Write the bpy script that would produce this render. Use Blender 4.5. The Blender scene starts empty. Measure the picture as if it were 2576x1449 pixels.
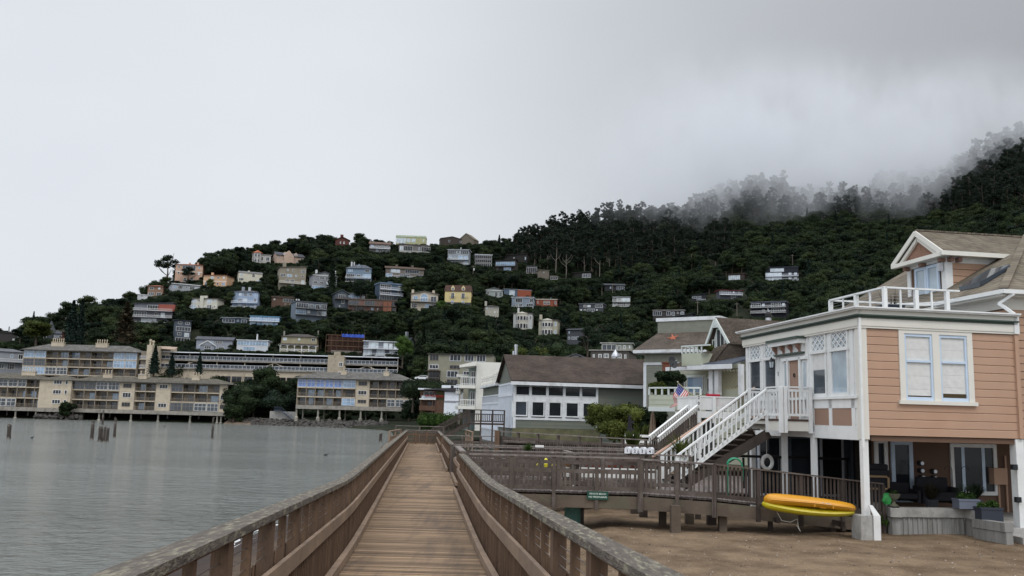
import bpy, math, random
import numpy as np
from mathutils import Vector, Matrix, Euler
C = bpy.context.scene
COL = C.collection
R = math.radians
rnd = random.Random(7)

# ---------------------------------------------------------------- camera
F = 2231.0                      # focal length in pixels of a 2576 x 1449 frame
PITCH, ROLL = math.atan(0.1446), 0.026
cam_d = bpy.data.cameras.new('camera'); cam = bpy.data.objects.new('camera', cam_d); COL.objects.link(cam)
cam_d.sensor_width = 36; cam_d.lens = 36 * F / 2576; cam_d.clip_start = 0.05; cam_d.clip_end = 6000
EYE = Vector((0, 0, 4.5))
CM = Matrix.Rotation(math.pi / 2 + PITCH, 3, 'X') @ Matrix.Rotation(ROLL, 3, 'Z')
cam.matrix_world = Matrix.Translation(EYE) @ CM.to_4x4()
C.camera = cam

# ---------------------------------------------------------------- sky, sun, exposure
SUN_DIR = Vector((.55, -.62, 1.0)).normalized()      # towards the veiled sun: high, behind the right shoulder
SUN_EL, SUN_AZ = math.asin(SUN_DIR.z), math.atan2(SUN_DIR.x, SUN_DIR.y)
w = bpy.data.worlds.new('World'); C.world = w; w.use_nodes = True
nt = w.node_tree; nt.nodes.clear()
N = nt.nodes.new; L = nt.links.new
out = N('ShaderNodeOutputWorld'); bg = N('ShaderNodeBackground')
sky = N('ShaderNodeTexSky'); sky.sky_type = 'NISHITA'; sky.sun_disc = False
sky.sun_elevation = SUN_EL; sky.sun_rotation = SUN_AZ; sky.dust_density = 4
skm = N('ShaderNodeVectorMath'); skm.operation = 'SCALE'; skm.inputs['Scale'].default_value = 0.10
L(sky.outputs[0], skm.inputs[0])
tc = N('ShaderNodeTexCoord'); sep = N('ShaderNodeSeparateXYZ'); L(tc.outputs['Generated'], sep.inputs[0])
def wmath(op, a, b=None, c=None):
 n = N('ShaderNodeMath'); n.operation = op
 for i, v in enumerate((a, b, c)):
  if v is None: continue
  if isinstance(v, (int, float)): n.inputs[i].default_value = v
  else: L(v, n.inputs[i])
 return n.outputs[0]
# a deck of low cloud: pale on the left over the bay, greyer towards the hill, brighter overhead
noi = N('ShaderNodeTexNoise'); noi.inputs['Scale'].default_value = 1.6; noi.inputs['Detail'].default_value = 5; noi.inputs['Roughness'].default_value = .5
mp = N('ShaderNodeMapping'); mp.inputs['Scale'].default_value = (1, 1, 2.2); L(tc.outputs['Generated'], mp.inputs[0]); L(mp.outputs[0], noi.inputs['Vector'])
nz = wmath('MULTIPLY', wmath('SUBTRACT', noi.outputs['Fac'], .5), .22)
side = N('ShaderNodeMapRange'); side.interpolation_type = 'SMOOTHSTEP'
side.inputs['From Min'].default_value = -.30; side.inputs['From Max'].default_value = .60
side.inputs['To Min'].default_value = 1.0; side.inputs['To Max'].default_value = .50
L(sep.outputs['X'], side.inputs['Value'])
up = N('ShaderNodeMapRange'); up.interpolation_type = 'SMOOTHSTEP'
up.inputs['From Min'].default_value = .42; up.inputs['From Max'].default_value = .95
up.inputs['To Min'].default_value = 1.0; up.inputs['To Max'].default_value = 2.6
L(sep.outputs['Z'], up.inputs['Value'])
beh = N('ShaderNodeMapRange'); beh.interpolation_type = 'SMOOTHSTEP'       # extra sky brightness behind the camera, added to light surfaces facing it
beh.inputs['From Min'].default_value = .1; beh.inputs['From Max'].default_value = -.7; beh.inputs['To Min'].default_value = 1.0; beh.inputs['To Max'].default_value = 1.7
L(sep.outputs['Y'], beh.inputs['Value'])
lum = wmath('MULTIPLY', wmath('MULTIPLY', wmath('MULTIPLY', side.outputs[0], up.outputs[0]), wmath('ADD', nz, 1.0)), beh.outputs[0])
tint = N('ShaderNodeMix'); tint.data_type = 'RGBA'
tint.inputs['A'].default_value = (.77, .81, .875, 1); tint.inputs['B'].default_value = (.80, .83, .87, 1)
L(noi.outputs['Fac'], tint.inputs['Factor'])
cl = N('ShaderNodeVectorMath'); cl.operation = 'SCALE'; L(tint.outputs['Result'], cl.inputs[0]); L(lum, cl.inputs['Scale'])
mx = N('ShaderNodeMix'); mx.data_type = 'RGBA'; mx.inputs['Factor'].default_value = .93
L(skm.outputs[0], mx.inputs['A']); L(cl.outputs[0], mx.inputs['B'])
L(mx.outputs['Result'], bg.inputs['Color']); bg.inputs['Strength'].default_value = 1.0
L(bg.outputs[0], out.inputs[0])
sd = bpy.data.lights.new('sun', 'SUN'); sd.energy = 1.0; sd.angle = R(14); sd.color = (1, .96, .9)
sun = bpy.data.objects.new('sun', sd); COL.objects.link(sun)
sun.rotation_euler = SUN_DIR.to_track_quat('Z', 'Y').to_euler()
C.view_settings.view_transform = 'Standard'; C.view_settings.look = 'None'
C.view_settings.exposure = 0; C.view_settings.gamma = 1
C.render.engine = 'CYCLES'
C.cycles.max_bounces = 12; C.cycles.diffuse_bounces = 3; C.cycles.glossy_bounces = 3
C.cycles.transparent_max_bounces = 8; C.cycles.volume_bounces = 12
C.cycles.use_denoising = True
C.cycles.volume_step_rate = .6; C.cycles.volume_max_steps = 96

# ---------------------------------------------------------------- placing and tagging helpers
def ray(px, py):
 d = CM @ Vector(((px - 1288) / F, (724.5 - py) / F, -1.0))
 return d / d.y                         # scaled so that y == 1
def at(px, py, Y):                         # the world point seen at photo pixel (px, py) of a 2576 wide frame, Y metres ahead
 return EYE + ray(px, py) * Y
def px_of(p):
 q = CM.transposed() @ (Vector(p) - EYE)
 return 1288 + F * q.x / -q.z, 724.5 - F * q.y / -q.z
def tag(o, label=None, cat=None, group=None, kind=None):
 if label: o['label'] = label
 if cat: o['category'] = cat
 if group: o['group'] = group
 if kind: o['kind'] = kind
 return o
def thing(name, label, cat, loc=(0, 0, 0), rz=0.0, group=None):
 o = bpy.data.objects.new(name, None); COL.objects.link(o)
 o.location = loc; o.rotation_euler = (0, 0, rz); o.empty_display_size = .2
 return tag(o, label, cat, group)
def kids(o):
 return [c for c in ALLKIDS.get(o.name, [])]
ALLKIDS = {}
def copy_tree(o, parent=None):
 c = o.copy(); COL.objects.link(c)
 if parent is not None:
  c.parent = parent; ALLKIDS.setdefault(parent.name, []).append(c)
 for ch in kids(o): copy_tree(ch, c)
 return c

class MB:
 def __init__(s): s.v = []; s.f = []
 def add(s, vs, fs):
  b = len(s.v); s.v += [tuple(p) for p in vs]; s.f += [tuple(b + i for i in f) for f in fs]; return s
 def box(s, x0, x1, y0, y1, z0, z1):
  return s.add([(x0,y0,z0),(x1,y0,z0),(x1,y1,z0),(x0,y1,z0),(x0,y0,z1),(x1,y0,z1),(x1,y1,z1),(x0,y1,z1)],
                     [(0,3,2,1),(4,5,6,7),(0,1,5,4),(1,2,6,5),(2,3,7,6),(3,0,4,7)])
 def hexa(s, p):                        # eight corners: bottom loop then top loop
  return s.add(p, [(0,3,2,1),(4,5,6,7),(0,1,5,4),(1,2,6,5),(2,3,7,6),(3,0,4,7)])
 def bar(s, p, q, wd, h, side=None):    # a beam from p to q, wd wide sideways, h high
  p, q = Vector(p), Vector(q); d = (q - p)
  if d.length < 1e-6: return s
  d.normalize()
  a = Vector(side) if side is not None else (d.cross(Vector((0,0,1))) if abs(d.z) < .99 else Vector((1,0,0)))
  a = (a - d * a.dot(d)).normalized(); b = a.cross(d).normalized()
  if b.z < 0: b = -b
  a = a * wd / 2; b = b * h / 2
  return s.hexa([p-a-b, p+a-b, q+a-b, q-a-b, p-a+b, p+a+b, q+a+b, q-a+b])
 def tube(s, pts, r, n=8, cap=True):    # tapered tube along pts; r a number or a list
  pts = [Vector(p) for p in pts]; rs = r if isinstance(r, (list, tuple)) else [r] * len(pts)
  b = len(s.v)
  for i, p in enumerate(pts):
   d = (pts[min(i+1, len(pts)-1)] - pts[max(i-1, 0)]).normalized()
   a = d.cross(Vector((0,0,1))) if abs(d.z) < .95 else d.cross(Vector((1,0,0)))
   a.normalize(); c = d.cross(a)
   for k in range(n):
    t = 2 * math.pi * k / n
    s.v.append(tuple(p + (a * math.cos(t) + c * math.sin(t)) * rs[i]))
  for i in range(len(pts) - 1):
   for k in range(n):
    k2 = (k + 1) % n
    s.f.append((b+i*n+k, b+i*n+k2, b+(i+1)*n+k2, b+(i+1)*n+k))
  if cap:
   s.f.append(tuple(b + k for k in range(n))[::-1]); s.f.append(tuple(b + (len(pts)-1)*n + k for k in range(n)))
  return s
 def lathe(s, prof, n=16, c=(0,0,0)):   # prof: (radius, z)
  b = len(s.v)
  for r_, z in prof:
   for k in range(n):
    t = 2 * math.pi * k / n
    s.v.append((c[0] + r_ * math.cos(t), c[1] + r_ * math.sin(t), c[2] + z))
  for i in range(len(prof) - 1):
   for k in range(n):
    k2 = (k + 1) % n
    s.f.append((b+i*n+k, b+i*n+k2, b+(i+1)*n+k2, b+(i+1)*n+k))
  s.f.append(tuple(b + k for k in range(n))[::-1]); s.f.append(tuple(b + (len(prof)-1)*n + k for k in range(n)))
  return s
 def prism(s, poly, y0, y1):            # poly in x,z, pushed along y
  n = len(poly)
  vs = [(x, y0, z) for x, z in poly] + [(x, y1, z) for x, z in poly]
  fs = [tuple(range(n)), tuple(range(n, 2*n))[::-1]] + [(i, (i+1) % n + 0, (i+1) % n + n, i + n)[::-1] for i in range(n)]
  return s.add(vs, fs)
 def xprism(s, poly, x0, x1):           # poly in y,z, pushed along x
  n = len(poly)
  vs = [(x0, y, z) for y, z in poly] + [(x1, y, z) for y, z in poly]
  fs = [tuple(range(n))[::-1], tuple(range(n, 2*n))] + [(i, (i+1) % n, (i+1) % n + n, i + n) for i in range(n)]
  return s.add(vs, fs)
 def moved(s, M):
  s.v = [tuple(M @ Vector(p)) for p in s.v]; return s
 def build(s, name, mat, parent=None, smooth=False, loc=None, bevel=0):
  me = bpy.data.meshes.new(name); me.from_pydata(s.v, [], s.f); me.update()
  if mat is not None: me.materials.append(M_(mat))
  if smooth:
   me.polygons.foreach_set('use_smooth', [True] * len(me.polygons))
  o = bpy.data.objects.new(name, me); COL.objects.link(o)
  if parent is not None:
   o.parent = parent; ALLKIDS.setdefault(parent.name, []).append(o)
  if loc is not None: o.location = loc
  if bevel:
   b = o.modifiers.new('bevel', 'BEVEL'); b.width = bevel; b.segments = 2; b.limit_method = 'ANGLE'
  return o

# ---------------------------------------------------------------- materials
MATS = {}
def M_(m):
 return MATS[m] if isinstance(m, str) else m
def hx(c):
 if isinstance(c, str):
  c = [int(c[i:i+2], 16) / 255 for i in (0, 2, 4)]
  c = [x / 12.92 if x <= .04045 else ((x + .055) / 1.055) ** 2.4 for x in c]
 return (c[0], c[1], c[2], 1)
def mat(name, col, rough=.7, var=.15, scale=3.0, metal=0, spec=.35, bump=0, bscale=40, dirt=None, dirt_amt=.5, dirt_scale=1.2,
  stretch=(1,1,1), island=0, lines=None, dirt_stretch=None):
 m = bpy.data.materials.new(name); m.use_nodes = True; t = m.node_tree; n = t.nodes; l = t.links
 b = n['Principled BSDF']; c = hx(col)
 b.inputs['Roughness'].default_value = rough; b.inputs['Metallic'].default_value = metal
 b.inputs['Specular IOR Level'].default_value = spec
 tcn = n.new('ShaderNodeTexCoord'); mpn = n.new('ShaderNodeMapping'); mpn.inputs['Scale'].default_value = stretch
 l.new(tcn.outputs['Object'], mpn.inputs[0])
 nn = n.new('ShaderNodeTexNoise'); nn.inputs['Scale'].default_value = scale; nn.inputs['Detail'].default_value = 6
 l.new(mpn.outputs[0], nn.inputs['Vector'])
 mr = n.new('ShaderNodeMapRange'); mr.inputs['From Min'].default_value = .25; mr.inputs['From Max'].default_value = .75
 mr.inputs['To Min'].default_value = 1 - var; mr.inputs['To Max'].default_value = 1 + var
 l.new(nn.outputs['Fac'], mr.inputs['Value'])
 val = mr.outputs[0]
 if island:
  g = n.new('ShaderNodeNewGeometry'); mi = n.new('ShaderNodeMapRange')
  mi.inputs['To Min'].default_value = 1 - island; mi.inputs['To Max'].default_value = 1 + island
  l.new(g.outputs['Random Per Island'], mi.inputs['Value'])
  mm = n.new('ShaderNodeMath'); mm.operation = 'MULTIPLY'; l.new(val, mm.inputs[0]); l.new(mi.outputs[0], mm.inputs[1]); val = mm.outputs[0]
 sc = n.new('ShaderNodeVectorMath'); sc.operation = 'SCALE'; sc.inputs[0].default_value = c[:3]; l.new(val, sc.inputs['Scale'])
 colr = sc.outputs[0]
 if dirt is not None:
  dn = n.new('ShaderNodeTexNoise'); dn.inputs['Scale'].default_value = dirt_scale; dn.inputs['Detail'].default_value = 8
  dn.inputs['Roughness'].default_value = .65
  l.new(mpn.outputs[0], dn.inputs['Vector'])
  if dirt_stretch: mp2 = n.new('ShaderNodeMapping'); mp2.inputs['Scale'].default_value = dirt_stretch; mp2.inputs['Rotation'].default_value = (0, 0, .098); l.new(tcn.outputs['Object'], mp2.inputs[0]); l.new(mp2.outputs[0], dn.inputs['Vector'])
  dr = n.new('ShaderNodeMapRange'); dr.inputs['From Min'].default_value = .5; dr.inputs['From Max'].default_value = .68
  dr.inputs['To Min'].default_value = 0; dr.inputs['To Max'].default_value = dirt_amt
  l.new(dn.outputs['Fac'], dr.inputs['Value'])
  dm = n.new('ShaderNodeMix'); dm.data_type = 'RGBA'; dm.inputs['B'].default_value = hx(dirt)
  l.new(dr.outputs[0], dm.inputs['Factor']); l.new(colr, dm.inputs['A']); colr = dm.outputs['Result']
 l.new(colr, b.inputs['Base Color'])
 if lines:                               # (axis, spacing, depth): grooves of boards
  ax, sp, dep = lines
  sx = n.new('ShaderNodeSeparateXYZ'); l.new(tcn.outputs['Object'], sx.inputs[0])
  q = n.new('ShaderNodeMath'); q.operation = 'DIVIDE'; l.new(sx.outputs[ax], q.inputs[0]); q.inputs[1].default_value = sp
  fr = n.new('ShaderNodeMath'); fr.operation = 'FRACT'; l.new(q.outputs[0], fr.inputs[0])
  bp2 = n.new('ShaderNodeBump'); bp2.inputs['Strength'].default_value = dep; bp2.inputs['Distance'].default_value = sp * .25
  l.new(fr.outputs[0], bp2.inputs['Height']); l.new(bp2.outputs[0], b.inputs['Normal'])
 if bump:
  bn = n.new('ShaderNodeTexNoise'); bn.inputs['Scale'].default_value = bscale; bn.inputs['Detail'].default_value = 4
  l.new(mpn.outputs[0], bn.inputs['Vector'])
  bp = n.new('ShaderNodeBump'); bp.inputs['Strength'].default_value = bump; bp.inputs['Distance'].default_value = .02
  l.new(bn.outputs['Fac'], bp.inputs['Height'])
  if lines: l.new(bp2.outputs[0], bp.inputs['Normal'])
  l.new(bp.outputs[0], b.inputs['Normal'])
 MATS[name] = m
 return m
def roofmat(name, col, col2, kx=1.0, kz=1.0, row=.25, wid=.35, moss=None):
 # wood or asphalt shingles: brick pattern laid in local (x, slope) with colour per shingle
 m = bpy.data.materials.new(name); m.use_nodes = True; t = m.node_tree; n = t.nodes; l = t.links
 b = n['Principled BSDF']; b.inputs['Roughness'].default_value = .9; b.inputs['Specular IOR Level'].default_value = .2
 tcn = n.new('ShaderNodeTexCoord'); sx = n.new('ShaderNodeSeparateXYZ'); l.new(tcn.outputs['Object'], sx.inputs[0])
 ad = n.new('ShaderNodeMath'); ad.operation = 'ADD'; l.new(sx.outputs['X'], ad.inputs[0]); l.new(sx.outputs['Y'], ad.inputs[1])
 cb = n.new('ShaderNodeCombineXYZ'); l.new(ad.outputs[0], cb.inputs[0]); l.new(sx.outputs['Z'], cb.inputs[1])
 br = n.new('ShaderNodeTexBrick'); br.inputs['Scale'].default_value = 1; br.inputs['Brick Width'].default_value = wid
 br.inputs['Row Height'].default_value = row * kz; br.inputs['Mortar Size'].default_value = .011; br.inputs['Mortar Smooth'].default_value = .3
 br.inputs['Color1'].default_value = hx(col); br.inputs['Color2'].default_value = hx(col2)
 br.inputs['Mortar'].default_value = tuple(x * .55 for x in hx(col)[:3]) + (1,)
 l.new(cb.outputs[0], br.inputs['Vector'])
 nn = n.new('ShaderNodeTexNoise'); nn.inputs['Scale'].default_value = .7; nn.inputs['Detail'].default_value = 7
 l.new(tcn.outputs['Object'], nn.inputs['Vector'])
 mr = n.new('ShaderNodeMapRange'); mr.inputs['From Min'].default_value = .3; mr.inputs['From Max'].default_value = .7
 mr.inputs['To Min'].default_value = .7; mr.inputs['To Max'].default_value = 1.3; l.new(nn.outputs['Fac'], mr.inputs['Value'])
 sc = n.new('ShaderNodeVectorMath'); sc.operation = 'SCALE'; l.new(br.outputs['Color'], sc.inputs[0]); l.new(mr.outputs[0], sc.inputs['Scale'])
 colr = sc.outputs[0]
 if moss:
  dn = n.new('ShaderNodeTexNoise'); dn.inputs['Scale'].default_value = 1.3; dn.inputs['Detail'].default_value = 9
  l.new(tcn.outputs['Object'], dn.inputs['Vector'])
  dr = n.new('ShaderNodeMapRange'); dr.inputs['From Min'].default_value = .6; dr.inputs['From Max'].default_value = .75
  dr.inputs['To Max'].default_value = .6; l.new(dn.outputs['Fac'], dr.inputs['Value'])
  dm = n.new('ShaderNodeMix'); dm.data_type = 'RGBA'; dm.inputs['B'].default_value = hx(moss)
  l.new(dr.outputs[0], dm.inputs['Factor']); l.new(colr, dm.inputs['A']); colr = dm.outputs['Result']
 l.new(colr, b.inputs['Base Color'])
 bp = n.new('ShaderNodeBump'); bp.inputs['Strength'].default_value = .6; bp.inputs['Distance'].default_value = .03
 l.new(br.outputs['Fac'], bp.inputs['Height']); bp.invert = True; l.new(bp.outputs[0], b.inputs['Normal'])
 MATS[name] = m
def glassmat(name, col, rough=.08, spec=.8, var=.5):
 m = mat(name, col, rough=rough, var=var, scale=.6, spec=spec, bump=.02, bscale=1.5)
 return m
def leafmat(name, c1, c2, trans=.25, scale=.25):
 m = bpy.data.materials.new(name); m.use_nodes = True; t = m.node_tree; n = t.nodes; l = t.links
 b = n['Principled BSDF']; b.inputs['Roughness'].default_value = .75; b.inputs['Specular IOR Level'].default_value = .15
 g = n.new('ShaderNodeNewGeometry'); oi = n.new('ShaderNodeObjectInfo'); tcn = n.new('ShaderNodeTexCoord')
 nn = n.new('ShaderNodeTexNoise'); nn.inputs['Scale'].default_value = scale; nn.inputs['Detail'].default_value = 4
 l.new(tcn.outputs['Object'], nn.inputs['Vector'])
 a = n.new('ShaderNodeMath'); a.operation = 'MULTIPLY_ADD'; l.new(g.outputs['Random Per Island'], a.inputs[0]); a.inputs[1].default_value = .45
 a2 = n.new('ShaderNodeMath'); a2.operation = 'MULTIPLY_ADD'; l.new(oi.outputs['Random'], a2.inputs[0]); a2.inputs[1].default_value = .45
 mr = n.new('ShaderNodeMapRange'); mr.inputs['From Min'].default_value = .35; mr.inputs['From Max'].default_value = .65
 mr.inputs['To Min'].default_value = -.2; mr.inputs['To Max'].default_value = .35; l.new(nn.outputs['Fac'], mr.inputs['Value'])
 l.new(mr.outputs[0], a2.inputs[2]); l.new(a2.outputs[0], a.inputs[2])
 mxn = n.new('ShaderNodeMix'); mxn.data_type = 'RGBA'; mxn.inputs['A'].default_value = hx(c1); mxn.inputs['B'].default_value = hx(c2)
 l.new(a.outputs[0], mxn.inputs['Factor']); l.new(mxn.outputs['Result'], b.inputs['Base Color'])
 if trans:
  tr = n.new('ShaderNodeBsdfTranslucent'); l.new(mxn.outputs['Result'], tr.inputs['Color'])
  ms = n.new('ShaderNodeMixShader'); ms.inputs[0].default_value = trans
  l.new(b.outputs[0], ms.inputs[1]); l.new(tr.outputs[0], ms.inputs[2]); l.new(ms.outputs[0], n['Material Output'].inputs[0])
 MATS[name] = m
 return m
mat('white', (.72, .72, .70), .5, .06, 2, dirt=(.45,.44,.40), dirt_amt=.35, dirt_scale=2)
mat('cool_white', (.66, .69, .74), .5, .05, 2, dirt=(.42,.43,.44), dirt_amt=.3)
mat('dark_metal', (.03, .03, .035), .5, .2)
mat('steel', (.45, .46, .48), .35, .1, metal=.9)
mat('concrete', (.34, .33, .31), .9, .25, 2.5, bump=.3, bscale=30, dirt=(.13,.125,.11), dirt_amt=.6, dirt_scale=1.5)
mat('black', (.012, .012, .013), .6, .2)
glassmat('glass_dark', (.018, .021, .025), .05, .32); glassmat('glass_blue', (.20, .30, .42)); glassmat('glass_mid', (.045, .055, .068), .06, .5)
glassmat('glass_pale', (.42, .48, .52)); glassmat('glass_soft', (.36,.44,.50)); glassmat('glass_vivid', (.10, .18, .42))
# ================================================================ terrain and water
def interp(x, pts):
 if x <= pts[0][0]: return pts[0][1]
 for (a, b), (c, d) in zip(pts, pts[1:]):
  if x <= c: return b + (d - b) * (x - a) / (c - a)
 return pts[-1][1]
def hz(px): return 1047 + .026 * (px - 1288)                 # horizon row of a column
RIDGE = [(-500,870),(-200,862),(0,858),(110,832),(200,800),(300,778),(400,730),(500,672),(600,650),(700,628),(780,615),(1100,618),(1250,625),
         (1330,610),(1400,575),(1470,556),(1560,535),(1640,540),(1720,525),(1800,480),(1900,458),(2050,452),(2150,458),(2300,455),(2420,415),
         (2500,365),(2600,318),(2800,300),(3100,360)]
RDIST = [(-500,380),(0,360),(200,385),(400,430),(700,500),(1100,530),(1300,620),(1500,720),(1800,790),(2200,800),(2600,700),(3000,620)]
FOOT = [(-500,285),(0,283),(560,281),(860,282),(1045,284),(1065,262),(1110,245),(1300,250),(1500,245),(1900,215),(2600,165)]   # where the slope begins
FOOTZ = [(-500,.8),(860,.8),(1100,3.0),(1500,4.5),(2600,4.0)]
GAM = [(-500,1.0),(500,1.05),(1200,1.05),(1500,1.25),(2600,1.2)]
def shore_x(Y):                                               # waterline: sand to the right of it
 return interp(Y, [(0,-10.6),(25,-9.6),(34,-9.1),(44,-9.7),(100,-14.5),(160,-20),(215,-28),(239,-33.5),(262,-50),(276,-65),(281,-150),(284,-420)])
def terr(X, Y):
 Yc = max(Y, 1.0); u = 1288 + F * X / Yc
 yf = interp(u, FOOT); zf = interp(u, FOOTZ)
 nzv = math.sin(X * .043 + 1.3) * math.cos(Y * .037) * 1.5 + math.sin(X * .11 + Y * .09) * .6
 if Y >= yf:
  yr = interp(u, RDIST); tr = (hz(u) - interp(u, RIDGE)) / F; zr = 4.5 + tr * yr
  t = (Y - yf) / (yr - yf)
  if t <= 1:
   z = zf + (zr - zf) * (t ** interp(u, GAM)) + nzv * min(1, t * 4) * (1 - t * .5)
  else:
   z = zr - (Y - yr) * .10 + nzv * .5
  return z
 sx = shore_x(Y); d = X - sx
 if Y > 200 and u < 870:                                            # the far bank drops steeply to the water
  d2 = (Y - interp(u, FOOT))
  zb = .8 + d2 * .12 if u < 870 else None
  if zb is not None: return max(zb, -2.5)
 if d < 0: return max(-2.0, d * .12)
 z = min(1.42, d * .115) if Y < 60 else min(1.42 + (Y - 60) * .012, d * .1)
 if d > 6 and Y < 60: z = min(1.42, .75 + (d - 6) * .10) if d * .115 < 1.42 else 1.42
 z += .02 * math.sin(X * 2.1 + Y) * math.cos(Y * 1.7)
 if Y > yf - 40 and Y > 60:
  k = (Y - yf + 40) / 40; z = z * (1 - k) + zf * k
 return z
def ground_hit(px, py, y0=60):                               # first ground point behind pixel (px, py)
 Y = y0
 while Y < 900:
  p = at(px, py, Y)
  if terr(p.x, p.y) >= p.z: return Y
  Y += 1.0
 return 850
us = list(range(-700, 3301, 16)); Ys = []
y = 3.0
while y < 60: Ys.append(y); y *= 1.045
while y < 1400: Ys.append(y); y *= 1.018
tv = []
for Yv in Ys:
 for u in us:
  X = (u - 1288) / F * Yv; tv.append((X, Yv, terr(X, Yv)))
nu = len(us)
tf = [(j*nu+i, j*nu+i+1, (j+1)*nu+i+1, (j+1)*nu+i) for j in range(len(Ys)-1) for i in range(nu-1)]
me = bpy.data.meshes.new('ground'); me.from_pydata(tv, [], tf)
me.polygons.foreach_set('use_smooth', [True] * len(me.polygons)); me.update()
ground = bpy.data.objects.new('ground', me); COL.objects.link(ground); tag(ground, kind='structure')
# sand near the water, scrub and earth up the slope
m = bpy.data.materials.new('ground'); m.use_nodes = True; t = m.node_tree; n = t.nodes; l = t.links; b = n['Principled BSDF']
tcn = n.new('ShaderNodeTexCoord'); sx = n.new('ShaderNodeSeparateXYZ'); l.new(tcn.outputs['Object'], sx.inputs[0])
def noise(scale, det=6, rough=.55):
 q = n.new('ShaderNodeTexNoise'); q.inputs['Scale'].default_value = scale; q.inputs['Detail'].default_value = det; q.inputs['Roughness'].default_value = rough
 l.new(tcn.outputs['Object'], q.inputs['Vector']); return q.outputs['Fac']
def ramp(v, a, bb, c0=0, c1=1):
 q = n.new('ShaderNodeMapRange'); q.inputs['From Min'].default_value = a; q.inputs['From Max'].default_value = bb
 q.inputs['To Min'].default_value = c0; q.inputs['To Max'].default_value = c1; l.new(v, q.inputs['Value']); return q.outputs[0]
def mixc(f, A, B):
 q = n.new('ShaderNodeMix'); q.data_type = 'RGBA'; l.new(f, q.inputs['Factor'])
 for k, v in (('A', A), ('B', B)):
  if isinstance(v, tuple): q.inputs[k].default_value = v + (1,)
  else: l.new(v, q.inputs[k])
 return q.outputs['Result']
sand = mixc(ramp(noise(1.1), .35, .65), (.125, .085, .052), (.245, .175, .112))
sand = mixc(ramp(noise(9, 8, .7), .52, .66, 0, .55), sand, (.10, .065, .042))
sand = mixc(ramp(noise(60, 3, .7), .60, .72, 0, .8), sand, (.34, .29, .24))
vor = n.new('ShaderNodeTexVoronoi'); vor.inputs['Scale'].default_value = 9; l.new(tcn.outputs['Object'], vor.inputs['Vector'])
peb = ramp(vor.outputs['Distance'], .10, .16, .85, 0)
sand = mixc(peb, sand, mixc(ramp(noise(5), .45, .55), (.05, .04, .035), (.55, .5, .45)))
sand = mixc(ramp(sx.outputs['Z'], .12, .55), (.055, .042, .038), sand)            # wet near the waterline
far = n.new('ShaderNodeMath'); far.operation = 'GREATER_THAN'; far.inputs[1].default_value = 62; l.new(sx.outputs['Y'], far.inputs[0])
scrub = mixc(ramp(noise(.15), .4, .6), (.009, .015, .007), (.022, .024, .012))
col = mixc(ramp(sx.outputs['Y'], 52, 66), sand, scrub)
l.new(col, b.inputs['Base Color']); b.inputs['Roughness'].default_value = .92; b.inputs['Specular IOR Level'].default_value = .15
bp = n.new('ShaderNodeBump'); bp.inputs['Strength'].default_value = 1; bp.inputs['Distance'].default_value = .12
hadd = n.new('ShaderNodeMath'); hadd.operation = 'ADD'; l.new(noise(3.2, 9, .72), hadd.inputs[0]); l.new(ramp(vor.outputs['Distance'], .0, .16, .35, 0), hadd.inputs[1])
l.new(hadd.outputs[0], bp.inputs['Height']); l.new(bp.outputs[0], b.inputs['Normal'])
me.materials.append(m); MATS['ground'] = m

# water: wind ripples as bump, soft sheen of the overcast
m = bpy.data.materials.new('water'); m.use_nodes = True; t = m.node_tree; n = t.nodes; l = t.links; b = n['Principled BSDF']
tcn = n.new('ShaderNodeTexCoord')
b.inputs['Base Color'].default_value = (.135, .146, .134, 1); b.inputs['Roughness'].default_value = .10
b.inputs['IOR'].default_value = 1.333; b.inputs['Specular IOR Level'].default_value = .5
mpn = n.new('ShaderNodeMapping'); mpn.inputs['Scale'].default_value = (.8, 1.35, 1); mpn.inputs['Rotation'].default_value = (0, 0, .25); l.new(tcn.outputs['Object'], mpn.inputs[0])
def wn(scale, det, rough, dist=0):
 q = n.new('ShaderNodeTexNoise'); q.inputs['Scale'].default_value = scale; q.inputs['Detail'].default_value = det
 q.inputs['Roughness'].default_value = rough; q.inputs['Distortion'].default_value = dist; l.new(mpn.outputs[0], q.inputs['Vector']); return q.outputs['Fac']
def bump(h, st, dist, prev=None):
 q = n.new('ShaderNodeBump'); q.inputs['Strength'].default_value = st; q.inputs['Distance'].default_value = dist
 l.new(h, q.inputs['Height'])
 if prev: l.new(prev, q.inputs['Normal'])
 return q.outputs[0]
calm = n.new('ShaderNodeTexNoise'); calm.inputs['Scale'].default_value = .03; calm.inputs['Detail'].default_value = 3
mp3 = n.new('ShaderNodeMapping'); mp3.inputs['Scale'].default_value = (.35, 1.6, 1); l.new(tcn.outputs['Object'], mp3.inputs[0]); l.new(mp3.outputs[0], calm.inputs['Vector'])
cr = n.new('ShaderNodeMapRange'); cr.inputs['From Min'].default_value = .38; cr.inputs['From Max'].default_value = .62
cr.inputs['To Min'].default_value = .45; cr.inputs['To Max'].default_value = 1.15; l.new(calm.outputs['Fac'], cr.inputs['Value'])
def scaled(h):
 q = n.new('ShaderNodeMath'); q.operation = 'MULTIPLY'; l.new(h, q.inputs[0]); l.new(cr.outputs[0], q.inputs[1]); return q.outputs[0]
nb = bump(scaled(wn(.9, 3, .55, .4)), 1.0, .62)
nb = bump(scaled(wn(3.2, 4, .6, .6)), 1.0, .2, nb)
nb = bump(scaled(wn(7, 3, .6, .4)), 1.0, .03, nb)
l.new(nb, b.inputs['Normal'])
MATS['water'] = m
wv = []; wf = []
WX = [-2500, -900, -400, -200, -100, -50, -20, 0, 30, 80]; WY = [-60, 0, 20, 60, 120, 240, 420, 1600]
for yv in WY:
 for xv in WX: wv.append((xv, yv, 0.0))
k = len(WX)
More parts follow.
